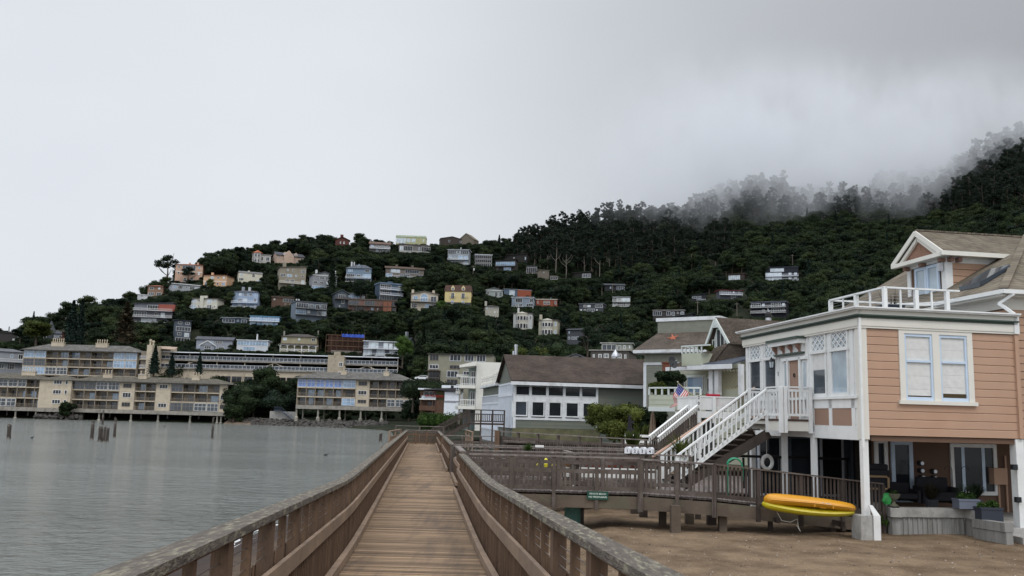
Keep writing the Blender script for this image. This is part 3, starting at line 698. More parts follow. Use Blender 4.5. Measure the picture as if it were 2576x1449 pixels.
H('yellow_house', 'butter yellow house with a brown mansard roof and two dormers', 'yellow dormer house', (1116,717,1186,771), 'd2bd7c', ('mansard','4d3a33',.30), ('.d.d.','.w.w.'), yaw=-5, dormers=2, chim=((.0,.3,.8,'d2bd7c'),), extra=lambda r,hw,D,wh,Ht: (MB().box(-hw-.03,hw+.03,-.05,0,-7,wh*.28).build('lower_wall', wm('3c4046'), r), railing(r,-hw*.65,-hw*.15,-.9,wh*.5,.9,'dark_metal'), railing(r,hw*.25,hw*.8,-.9,wh*.5,.9,'dark_metal')))
H('cream_house', 'cream house with a large arched window in a wide gable', 'cream arched window house', (1033,733,1101,780), 'b7ab96', ('gable','7a746c',.17), ('=w.d','W.WW'), yaw=0, chim=((-.9,1.0,1.1),(.65,1.0,1.1)), extra=lambda r,hw,D,wh,Ht: window(r,-hw*.32,hw*.25,0,wh*.55,wh*.82,'white','glass_blue',mull=2,arch=True,t=.16), rail='dark_metal')
H('cabin', 'slate blue gabled cabin with a wooden deck', 'slate blue cabin', (838,729,878,778), '49545e', ('gable','586068',.22), ('=.GG.','..G.','.s..'), yaw=10, rail='grey_wood', dep=6, cat='cabin')
H('small_house', 'small white flat house with one wide window beside the slate cabin', 'small white flat house', (877,736,918,752), 'b7bdc2', ('hip','3c4046',.25), ('GGGs',), gl='glass_blue')
def frames(r, hw, D, wh, Ht):
 m_ = MB()
 for x_ in np.linspace(-hw, hw, 12): m_.box(x_ - .06, x_ + .06, -1.6, -1.45, -.2, wh)
 for z_ in (0, wh * .5, wh): m_.box(-hw, hw, -1.62, -1.43, z_ - .12, z_ + .12)
 m_.build('scaffold', 'grey_wood', r)
 MB().box(-hw, hw, -1.5, -.01, -.2, -.02).box(-hw, hw, -1.5, -.01, wh * .5 - .1, wh * .5 + .05).build('deck', 'grey_wood', r)
 MB().box(hw * .45, hw * .8, -1.4, -.02, wh * .1, wh * .9).build('plywood_front', wm('8a5236'), r)
H('stilt_house', 'long reddish house wrapped in scaffold frames, standing on tall braced stilts', 'scaffolded stilt house', (874,753,998,786), '7d5a4e', ('flat','6a605a',.07), ('GG.GGs.GG','.GG.ws.GG'), stilts=1.0, yaw=-4, fr='wall_8f8673', extra=frames)
PROT.append((880, 780, 925, 812, 380))
H('long_house', 'long slate blue house with dark balconies on two floors', 'long slate blue house', (737,759,826,810), '6b7885', ('flat','4b4f55',.06), ('=GGwdG','=GGw.dG','......'), yaw=14, rail='dark_metal', fr='white', chim=((-.85,1.2,.4,'c4c8cc'),(-.7,1.2,.4,'c4c8cc')))
H('brown_house', 'brown and ochre house partly behind trees, left of the long slate blue house', 'brown and ochre house', (683,746,738,772), '5e4636', ('flat','4a3c36',.14), ('s.GG','..sw'), fr='wall_c8c5b4')
def porch(r, hw, D, wh, Ht):
 m_ = MB()
 for x_ in np.linspace(-hw, hw, 6): m_.box(x_ - .1, x_ + .1, -2.0, -1.8, 0, wh * .52); m_.bar((x_, -1.9, wh * .42), (x_ + .8, -1.9, wh * .51), .12, .12); m_.bar((x_, -1.9, wh * .42), (x_ - .8, -1.9, wh * .51), .12, .12)
 m_.box(-hw - .2, hw + .2, -2.05, -1.75, wh * .5, wh * .54)
 m_.build('porch_posts', 'white', r)
 MB().box(-hw, hw, -2.1, -.01, wh * .13, wh * .16).build('porch_floor', wm('b8b095'), r)
 x_ = MB(); xs = np.linspace(-hw, hw, 10)
 for a, b in zip(xs, xs[1:]): x_.bar((a, -1.9, wh * .17), (b, -1.9, wh * .27), .06, .1); x_.bar((a, -1.92, wh * .27), (b, -1.92, wh * .17), .06, .1)
 x_.box(-hw, hw, -1.95, -1.85, wh * .27, wh * .29); x_.build('porch_railing', 'white', r)
 MB().hexa([(-hw-.3,-2.3,wh*.53),(hw+.3,-2.3,wh*.53),(hw+.3,-.01,wh*.60),(-hw-.3,-.01,wh*.60),(-hw-.3,-2.3,wh*.55),(hw+.3,-2.3,wh*.55),(hw+.3,-.01,wh*.62),(-hw-.3,-.01,wh*.62)]).build('porch_roof', rm('4a4038'), r)
H('porch_house', 'khaki beige house with a white post porch across its front, above the garage', 'beige porch house', (703,838,798,892), '9c9474', ('hip','3f3a36',.17), ('w.s.w','W.ss.W','sWsW'), yaw=-8, fr='white', extra=porch, chim=((-.95,1.0,.5,'8f8a80'),(.98,1.6,.5,'8f8a80')))
def site(r, hw, D, wh, Ht):
 m_ = MB()
 for z_ in np.linspace(-1, wh * 1.02, 5): m_.box(-hw * 1.1, hw, -1.8, -1.2, z_ - .1, z_ + .1)
 for x_ in np.linspace(-hw * 1.1, hw, 8): m_.box(x_ - .07, x_ + .07, -1.8, -1.66, -5, wh * 1.02)
 for x_ in np.linspace(-hw * .6, hw, 6): m_.box(x_ - .06, x_ + .06, -.6, -.5, wh, wh * 1.25)
 for x_ in np.linspace(-hw * .95, hw * .95, 22): m_.box(x_ - .05, x_ + .05, -.15, -.02, wh * .48, wh * .8)
 m_.build('scaffold', 'rail_brown', r)
 t_ = MB(); xs = np.linspace(-hw * .25, hw * .98, 15); r3 = random.Random(5)
 for a, b in zip(xs, xs[1:]):
  p = [(x, -1.9 - .2 * math.sin(x * 3), wh * (1.09 if k else .93) + .12 * math.sin(x * 5 + k)) for k in (0, 1) for x in (a, b)]
  t_.add([p[0], p[1], p[3], p[2], (p[0][0], p[0][1] + .05, p[0][2]), (p[1][0], p[1][1] + .05, p[1][2]), (p[3][0], p[3][1] + .05, p[3][2]), (p[2][0], p[2][1] + .05, p[2][2])], [(0,1,2,3),(4,7,6,5),(0,4,5,1),(3,2,6,7)])
 t_.build('blue_tarpaulin', 'tarp', r)
 MB().box(-hw * .8, hw * .9, -.5, -.03, -5, wh * .22).build('concrete_wall', 'concrete', r)
mat('tarp', (.02, .075, .42), .35, .25, 1.2, spec=.5)
H('building_site', 'unfinished timber framed house in scaffolding under a bright blue tarpaulin', 'house under construction', (824,843,914,893), '46281c', ('flat','4a2c20',.05), ('......',), extra=site, prot=1)
H('balcony_house', 'grey flat roofed house with glass balconies on two floors, right of the building site', 'grey balcony house', (914,858,1000,896), '6e7580', ('flat','c4c9ce',.05), ('=.GG.Gdd','=GG.GG.GG'), fr='white', rail='cool_white', gl='glass_pale', dep=8)
H('small_house', 'dark roofed cottage with a pale chimney peeking out of the trees', 'dark roofed cottage', (1024,850,1047,872), '6e7076', ('gable','2e3138',.6), ('.s.',), chim=((-.7,2.5,1.0,'8a8f96'),), yaw=35)
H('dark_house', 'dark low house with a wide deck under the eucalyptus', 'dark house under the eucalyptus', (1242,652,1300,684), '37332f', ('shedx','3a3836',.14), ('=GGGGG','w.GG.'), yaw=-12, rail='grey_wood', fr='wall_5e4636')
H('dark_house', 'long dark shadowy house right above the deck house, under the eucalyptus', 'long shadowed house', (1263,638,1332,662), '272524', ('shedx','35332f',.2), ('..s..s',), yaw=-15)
H('grey_house', 'small grey box house at the foot of the bare trunks', 'small grey box house', (1324,669,1351,690), '494a4e', ('flat','55565a',.08), ('=GG',), rail='grey_wood')
H('tan_house', 'tan slab sided house beside the street pole, below the bare trunks', 'tan slab sided house', (1352,679,1383,702), '6b6356', ('flat','5a544a',.08), ('.s.','....'), yaw=10)
H('open_carport', 'small open carport with a pale frame below the wood', 'pale framed carport', (1384,694,1403,704), '4a4844', ('flat','77726a',.14), ('GG',), cat='carport')
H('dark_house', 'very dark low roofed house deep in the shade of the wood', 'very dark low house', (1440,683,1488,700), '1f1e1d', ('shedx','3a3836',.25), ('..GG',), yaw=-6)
H('barn_house', 'black barn like house with vertical boards below the wood', 'black barn house', (1519,712,1573,732), '282a2f', ('side','33363c',.32), ('.s.GG',), yaw=6, fr='cool_white')
H('white_house', 'white two level house with a white balcony on the dark slope', 'white balcony house', (1541,746,1585,772), '9a9d9c', ('flat','787a7c',.08), ('=GwGG','=wGG.'), rail='white')
H('grey_house', 'slate grey house with bay windows lower left of the white balcony house', 'slate bay window house', (1452,763,1521,786), '41454c', ('flat','565a60',.1), ('.WW.GG','wwGGs.'), yaw=-12, fr='white')
H('cottage', 'little pale green cottage with a white gable, left of the blue and orange house', 'pale green cottage', (1220,724,1266,747), '94a09c', ('gable','6d7274',.3), ('W.dd',), yaw=6, fr='white', trim='white')
H('two_tone_house', 'flat box house, blue at one end and burnt orange at the other', 'blue and orange house', (1262,728,1341,747), '4e6276', ('flat','7c848c',.06), ('..GG......',), yaw=12, fr='cool_white',
  extra=lambda r,hw,D,wh,Ht: MB().box(0,hw+.05,-.3,D+.05,.1,wh-.05).build('orange_wing', wm('94431f'), r))
H('glass_house', 'white and blue house with large corner windows below the blue and orange house', 'white corner window house', (1284,747,1344,776), '7c8a98', ('flat','a8aeb6',.06), ('.GG..G','=.WG.GG'), yaw=-8, gl='glass_dark', rail='cool_white')
H('orange_house', 'burnt orange house with white framed windows', 'burnt orange house', (1347,752,1403,771), '8f4526', ('flat','a39a90',.12), ('s.WW.w',), yaw=-4, fr='white', gl='glass_dark', chim=((.35,1.3,.3,'8a8f96'),))
def roundfront(r, hw, D, wh, Ht):
 MB().lathe([(hw*.62,-6),(hw*.62,wh*1.0),(hw*.66,wh),(hw*.66,wh+.3),(.1,wh+1.0)],12,(-hw*.1,.6,0)).build('bay', wm('bdb8a8'), r)
 for k in range(5):
  a = R(-62 + 31 * k); q = thing_free(r, (-hw*.1 + hw*.62*math.sin(a), .6 - hw*.62*math.cos(a)), a)
def thing_free(r, xy, a):
 cx, cy = xy
 for z0, z1 in ((.12, .42), (.60, .86)):
  m_ = MB(); m_.box(-.62,.62,-.1,0,0,1); Mx = Matrix.Translation((cx, cy, 0)) @ Matrix.Rotation(a, 4, 'Z')
  hh = r['wh']; f = MB(); f.box(-.6,-.5,-.08,0,hh*z0,hh*z1).box(.5,.6,-.08,0,hh*z0,hh*z1).box(-.5,.5,-.08,0,hh*z0,hh*z0+.12).box(-.5,.5,-.08,0,hh*z1-.12,hh*z1)
  o = f.moved(Mx).build('window', 'white', r); MB().box(-.52,.52,-.03,0,hh*z0+.05,hh*z1-.05).moved(Mx).build('pane', 'glass_dark', o)
def rf(r, hw, D, wh, Ht): r['wh'] = wh; roundfront(r, hw, D, wh, Ht); del r['wh']
H('round_house', 'cream three storey house, highest of the three rounded houses', 'upper rounded house', (1218,767,1257,800), 'a9a594', ('hip','4a4846',.12), ('wwww','.w.ws','.w.w.'), yaw=10, chim=((-.85,1.8,1.0),), fr='white')
H('round_house', 'white house with curved window front, middle of the three rounded houses', 'middle rounded house', (1289,787,1340,832), 'b9bab6', ('flat','4a4846',.06), ('....w','....s'), yaw=-6, extra=rf, chim=((-.55,2.4,.8),))
H('round_house', 'cream house with octagonal bays, lowest of the three rounded houses', 'lower rounded house', (1351,804,1405,847), 'aaa58e', ('flat','4a4846',.06), ('....w','....w'), yaw=-12, extra=rf, chim=((-.92,2.4,1.1),))
H('grey_house', 'tall dull grey house half hidden by a dark cypress, below the rounded houses', 'dull grey house', (1421,826,1472,872), '474a50', ('side','33363c',.10), ('s...','wWW.','....'), yaw=-20, fr='cool_white')
H('low_house', 'low dark house with wide flat eaves and a stair on its front', 'low dark eaves house', (1640,779,1724,808), '3b3836', ('flat','6a6866',.10), ('GG.GdsW','......'), yaw=-6, fr='cool_white', rail='grey_wood')
H('small_house', 'small slate house with a white porch rail, beside the low dark eaves house', 'small slate porch house', (1697,789,1746,820), '33363b', ('shedx','44474c',.2), ('..s','=Gw'), yaw=-18, rail='white')
H('dark_house', 'dark house with a slanted skylight roof on the right slope', 'dark skylight house', (1741,738,1776,759), '24262b', ('shedx','2e3036',.3), ('GG.','.GG'), fr='cool_white', gl='glass_mid')
H('brown_house', 'dim brown house with a long deck, high on the right slope', 'dim brown deck house', (1829,688,1876,706), '3d2f2a', ('flat','352b28',.12), ('GGGs',), yaw=-14, fr='wall_5e4636')
H('red_roof_house', 'low grey house with a thin dark red roof on the right slope', 'red roofed house', (1806,728,1871,753), '50525a', ('shed','6b2c30',.12), ('=GGss','..GG'), yaw=14, rail='cool_white')
H('modern_house', 'navy three level house with pale windows, alone high on the right slope', 'navy three level house', (1927,671,2007,706), '1f232e', ('flat','2a2d36',.08), ('.GGG...','=GGG.ww','=GGG.ww'), gl='glass_pale', fr='cool_white', rail='cool_white')
H('modern_house', 'dark slate house with a flat overhanging roof and two white balconies', 'dark slate balcony house', (1886,758,1981,802), '2c2e38', ('flat','4a4c54',.07), ('=GGw.GGw','=..w.GGw','........'), fr='cool_white', rail='white', yaw=-10)
# ================================================================ trees
leafmat('leaf_hill', (.007,.014,.007), (.030,.047,.019), .15, .12)
leafmat('leaf_light', (.010,.020,.008), (.050,.068,.025), .15, .12)
leafmat('leaf_dark', (.006,.013,.009), (.020,.034,.018), .1, .1)
leafmat('leaf_gum', (.006,.013,.009), (.023,.034,.021), .15, .08)
leafmat('leaf_conifer', (.008,.018,.014), (.022,.040,.028), .1, .2)
leafmat('leaf_olive', (.028,.044,.012), (.115,.135,.032), .25, .3)
leafmat('leaf_bright', (.022,.050,.012), (.085,.145,.032), .3, .4)
leafmat('leaf_rust', (.022,.020,.012), (.060,.046,.026), .1, .2)
mat('bark', (.075,.058,.045), .9, .3, 4, bump=.6, bscale=14)
mat('pale_bark', (.15,.13,.11), .9, .3, 3, bump=.4, bscale=10)
ng = np.random.default_rng(5)
def leaves(pts, size, flat=.0, seed=1):
 """one small quad (two bent triangles) per point, facing any way"""
 g = np.random.default_rng(seed); n_ = len(pts)
 a = g.normal(size=(n_, 3)); a[:, 2] *= (1 - flat * .7); a /= np.linalg.norm(a, axis=1)[:, None]
 nrm = g.normal(size=(n_, 3)); nrm[:, 2] += flat * 2; b = np.cross(a, nrm); b /= np.linalg.norm(b, axis=1)[:, None] + 1e-9
 s = size * g.uniform(.6, 1.35, n_)[:, None]
 v = np.empty((n_, 4, 3)); v[:, 0] = pts - a * s; v[:, 1] = pts - b * s * .62; v[:, 2] = pts + a * s; v[:, 3] = pts + b * s * .62
 return v.reshape(-1, 3)
def leaf_mesh(name, pts, size, mt, flat=0, seed=1, core=None):
 v = leaves(np.asarray(pts), size, flat, seed); n_ = len(v) // 4
 me = bpy.data.meshes.new(name)
 extra_v, extra_f = ([], [])
 if core: extra_v, extra_f = core
 fs = [(i*4, i*4+1, i*4+2, i*4+3) for i in range(n_)] + [tuple(len(v) + k for k in f) for f in extra_f]
 me.from_pydata(v.tolist() + list(extra_v), [], fs); me.materials.append(M_(mt)); me.update()
 return me
def blob_pts(cs, per, seed, hollow=.55):
 """points spread through ellipsoid clumps (cx,cy,cz,rx,rz), denser near the surface"""
 g = np.random.default_rng(seed); out_ = []
 for (x, y, z, r_, rz_) in cs:
  d = g.normal(size=(per, 3)); d /= np.linalg.norm(d, axis=1)[:, None]
  rr = hollow + (1 - hollow) * g.random(per) ** .6
  rr *= 1 + .18 * np.sin(d[:, 0] * 5 + x) * np.cos(d[:, 1] * 4 + z)
  out_.append(np.stack([x + d[:, 0] * r_ * rr, y + d[:, 1] * r_ * rr, z + d[:, 2] * rz_ * rr], 1))
 return np.concatenate(out_)
def core_of(cs, k=.62):
 m_ = MB()
 for (x, y, z, r_, rz_) in cs: m_.lathe([(r_*k*.3, -rz_*k), (r_*k*.9, -rz_*k*.4), (r_*k, rz_*k*.2), (r_*k*.6, rz_*k*.75), (.02, rz_*k)], 6, (x, y, z))
 return m_.v, m_.f
def round_crown(seed, H_=9, R_=4.6, n_=15, squash=.7):
 g = random.Random(seed); cs = []
 for i in range(n_):
  a = g.uniform(0, 6.283); rr = R_ * .68 * math.sqrt(g.random()); z = H_ * (.42 + .40 * g.random()) - rr * .22
  r_ = g.uniform(1.1, 2.1) * R_ / 4.6; cs.append((rr * math.cos(a), rr * math.sin(a), z + r_ * .3, r_, r_ * squash))
 cs.append((0, 0, H_ * .5, R_ * .55, H_ * .25)); return cs
def gum_crown(seed, H_=24):
 g = random.Random(seed); cs = []
 for i in range(40):
  z = H_ * g.uniform(.30, .93); rr = g.uniform(.2, 1) * H_ * .20 * math.sin(math.pi * min(1, (z / H_ - .2) / .85)) + .5; a = g.uniform(0, 6.283); r_ = g.uniform(1.0, 2.0)
  cs.append((rr * math.cos(a), rr * math.sin(a), z, r_, r_ * .75))
 return cs
def trunk_mesh(name, H_, r_, seed, mt='bark', limbs=5, top=.75, spread=.22):
 g = random.Random(seed); m_ = MB()
 p = [(0, 0, -1.5)]; k = 5
 for i in range(1, k + 1): p.append((g.uniform(-.3, .3) * i * .3, g.uniform(-.3, .3) * i * .3, H_ * top * i / k))
 m_.tube(p, [r_ * (1.25 - i / (k + .5)) for i in range(k + 1)], 6)
 for i in range(limbs):
  j = g.randint(2, k); a = g.uniform(0, 6.283); q = Vector(p[j]); ln = H_ * spread * g.uniform(.7, 1.3)
  m_.tube([q, q + Vector((math.cos(a) * ln * .5, math.sin(a) * ln * .5, ln * .35)), q + Vector((math.cos(a) * ln, math.sin(a) * ln, ln * .95))], [r_ * .45, r_ * .3, r_ * .12], 5)
 me = bpy.data.meshes.new(name); me.from_pydata(m_.v, [], m_.f); me.materials.append(M_(mt)); me.update(); return me
def conifer_pts(seed, H_=14, R_=3.2, n_=2600, tiers=15):
 g = np.random.default_rng(seed); t_ = g.random(n_) ** .75
 tier = np.floor(t_ * tiers) / tiers; fr = t_ * tiers - np.floor(t_ * tiers)
 a = g.random(n_) * 6.283; rad = R_ * (1 - tier) * (1 - .45 * fr) * g.uniform(.3, 1, n_) * (1 + .25 * np.sin(a * 4 + tier * 30))
 z = H_ * (.08 + .92 * (tier + fr / tiers * .7)) - rad * .25
 return np.stack([rad * np.cos(a), rad * np.sin(a), z], 1)
PROTO = {}
def mkproto(key, crown, trunk): PROTO[key] = (crown, trunk)
for i in range(4):
 cs = round_crown(20 + i, 9, 4.6, 16, (.7, .6, .8, .5)[i])
 mkproto('round%d' % i, leaf_mesh('crown', blob_pts(cs, 260, i), (.24,.20,.26,.24)[i], ('leaf_hill','leaf_light','leaf_hill','leaf_dark')[i], .3, i, core_of(cs)), trunk_mesh('trunk', 8, .28, i))
for i in range(3):
 cs = gum_crown(40 + i, (24, 20, 27)[i])
 mkproto('gum%d' % i, leaf_mesh('crown', blob_pts(cs, 120, 60 + i, .3), .30, 'leaf_gum', .1, i, core_of(cs, .55)), trunk_mesh('trunk', (24, 20, 27)[i], .36, i + 9, 'bark', 7, .85, .14))
for i in range(2):
 mkproto('fir%d' % i, leaf_mesh('crown', conifer_pts(70 + i, 14 + 3 * i, 3.3), .36, 'leaf_conifer', .5, i, (lambda m_: (m_.v, m_.f))(MB().lathe([(1.6,1.2),(1.1,5),(.05,12)],7))), trunk_mesh('trunk', 14, .3, i, 'bark', 0, .9))
cs = [(x * 1.0, y, z, 2.0, .8) for x, y, z in [(-4,0,7),(-2,1.5,8.4),(0,-1,9.2),(2.2,.6,8.7),(4.4,-.5,7.4),(-5.4,.4,5.4),(5.6,.4,6.0),(-1,-2,6.6),(2.4,2,6.8),(0,0,10)]]
mkproto('flat0', leaf_mesh('crown', blob_pts(cs, 300, 91, .3), .26, 'leaf_dark', .5, 3, core_of(cs, .5)), trunk_mesh('trunk', 9, .4, 77, 'bark', 8, .75, .42))
for i in range(2):
 cs = [(ng.uniform(-1.4,1.4), ng.uniform(-1.4,1.4), .9 + ng.uniform(0,.8), 1.1, .9) for _ in range(6)]
 mkproto('bush%d' % i, leaf_mesh('crown', blob_pts(cs, 130, 95 + i), .26, 'leaf_hill', .3, i, core_of(cs)), None)
SIZE = {'round0': (9,4.6),'round1': (9,4.6),'round2': (9,4.6),'round3': (9,4.6),'gum0': (24,4.2),'gum1': (20,4),'gum2': (27,4.4),'fir0': (14,3.2),'fir1': (17,3.2),'flat0': (10.5,6.5),'bush0': (2.6,2.2),'bush1': (2.6,2.2)}
def place_tree(key, loc, s_, rz, name, label, cat, group=None, leafm=None, sx=1.0, tilt=0):
 cr_, tk_ = PROTO[key]
 o = thing(name, label, cat, loc, rz, group); o.scale = (s_ * sx, s_ * sx, s_); o.rotation_euler = (tilt, 0, rz)
 if tk_:
  t_ = bpy.data.objects.new('trunk', tk_); COL.objects.link(t_); t_.parent = o
 c_ = bpy.data.objects.new('crown', cr_); COL.objects.link(c_); c_.parent = o
 if leafm:
  c_.data = cr_.copy(); c_.data.materials[0] = M_(leafm)
 return o
# trees with a shape of their own in the photograph: (proto, px, base py, top py, Y or None, name, label, leaf, widen)
SPECIAL = [
 ('flat0', 419, 712, 643, None, 'cypress_tree', 'big spreading dark cypress at the left corner of the salmon villa', 'leaf_dark', .95),
 ('flat0', 472, 716, 672, None, 'cypress_tree', 'umbrella shaped cypress in front of the salmon villa', 'leaf_dark', 1.1),
 ('fir0', 176, 868, 754, 318, 'fir_tree', 'tall dark conifer, left one of the pair beside the red shingled house', None, 1.1),
 ('fir1', 198, 868, 751, 326, 'fir_tree', 'slimmer conifer with open branches, right one of the pair beside the red shingled house', None, 1.0),
 ('fir1', 312, 872, 758, 330, 'redwood_tree', 'broad rust brown conifer behind the upper shore apartments', 'leaf_rust', 1.9),
 ('round0', 90, 866, 803, 335, 'leafy_tree', 'yellow green tree above the left apartments, beside the turret cottage', 'leaf_olive', 1.3),
 ('round3', 50, 860, 822, 340, 'leafy_tree', 'dark bushy tree left of the yellow green tree at the left edge', None, 1.3),
 ('fir0', 386, 945, 868, 288, 'fir_tree', 'dark conifer at the corner of the upper apartments, tallest of three', None, 1.25),
 ('fir0', 430, 946, 888, 287, 'fir_tree', 'dark conifer between the upper apartments and the garage, middle of three', None, 1.3),
 ('fir0', 500, 945, 886, 287, 'fir_tree', 'dark conifer in front of the long parking garage, right of three', None, 1.1),
 ('fir1', 1064, 905, 832, 300, 'pine_tree', 'light green feathery pine standing above the olive grey flats', 'leaf_hill', 1.5),
 ('round1', 1012, 915, 843, 300, 'leafy_tree', 'upright leafy tree beside the grey balcony house', 'leaf_bright', .75),
 ('fir1', 834, 742, 652, None, 'pine_tree', 'dark old pine with drooping layers in front of the house with two chimneys', 'leaf_dark', 1.2),
 ('flat0', 1478, 905, 822, 290, 'cypress_tree', 'dark spreading cypress in front of the dull grey house', 'leaf_dark', .8),
 ('fir1', 1255, 638, 590, None, 'pine_tree', 'pointed black pine on the skyline right of the crest houses', 'leaf_dark', 1.3),
 ('round3', 1222, 640, 596, None, 'pine_tree', 'round black pine on the skyline beside the pointed one', 'leaf_dark', .8),
 ('gum0', 1300, 660, 586, None, 'eucalyptus_tree', 'dark bushy eucalyptus standing free at the left end of the wood', 'leaf_dark', 1.1),
 ('round2', 906, 760, 700, None, 'leafy_tree', 'dark round tree in front of the blue porch house', 'leaf_dark', .8),
 ('round1', 1014, 779, 754, None, 'leafy_tree', 'bright green round tree between the stilt house and the cream arched window house', 'leaf_bright', .95),
 ('round2', 1108, 785, 755, None, 'leafy_tree', 'bright green round tree between the cream arched window house and the yellow house', 'leaf_bright', .95),
 ('round1', 528, 730, 700, None, 'leafy_tree', 'olive green tree right below the peach villa', 'leaf_olive', .8),
]
for key, px, pby, pty, Yd, nm, lb, lf, wd in SPECIAL:
 Yd = Yd or ground_hit(px, pby, 200)
 a_, b_ = at(px, pby, Yd), at(px, pty, Yd)
 s_ = (b_.z - a_.z) / SIZE[key][0]
 zg = min(a_.z, terr(a_.x, a_.y)) if False else a_.z
 place_tree(key, (a_.x, a_.y, zg), s_, rnd.uniform(0, 6.28), nm, lb, 'tree', None, lf, wd)
# bare pale trunks that stand out of the wood
BARE = [(1344,671,611),(1377,680,640),(1398,688,622),(1424,701,640),(1470,690,646),(1508,700,655),(1518,672,650),(1533,676,648),(1672,690,655),(1740,678,640),(1800,668,636)]
for i, (px, pby, pty) in enumerate(BARE):
 Yd = ground_hit(px, pby, 200); a_, b_ = at(px, pby, Yd), at(px, pty, Yd); h_ = b_.z - a_.z
 forked = i in (0, 3); m_ = MB(); g = random.Random(i)
 pts = [(0,0,-3),(.1,0,h_*.4),(g.uniform(-.4,.4),0,h_*.75),(g.uniform(-.5,.5),0,h_)]
 m_.tube(pts, [.30,.24,.17,.09], 6)
 m2 = MB()
 for k in range(4 if forked else 2):
  zz = h_ * g.uniform(.45, .85); sg = g.choice((-1, 1)); ln = h_ * g.uniform(.2, .45)
  m2.tube([(.1,0,zz),(sg*ln*.5,0,zz+ln*.45),(sg*ln*.75,0,zz+ln)], [.13,.08,.04], 5)
 near_h = min(HOUSES, key=lambda q: abs(q[1] - px) + abs(q[2] - pby))[0]
 o = thing('bare_tree', ('forked' if forked else 'slender') + ' pale bare trunk at the wood edge, %s from the left' % ('first','second','third','fourth','fifth','sixth','seventh','eighth','ninth','tenth','last')[i], 'tree', a_, 0, 'bare eucalyptus trunks at the edge of the wood')
 m_.build('trunk', 'pale_bark', o); m2.build('branches', 'pale_bark', o)
 PROT.append((px - 4, pty, px + 4, pby - 4, Yd - 3))
PROT.append((1340, 640, 1440, 676, 700)) if False else None

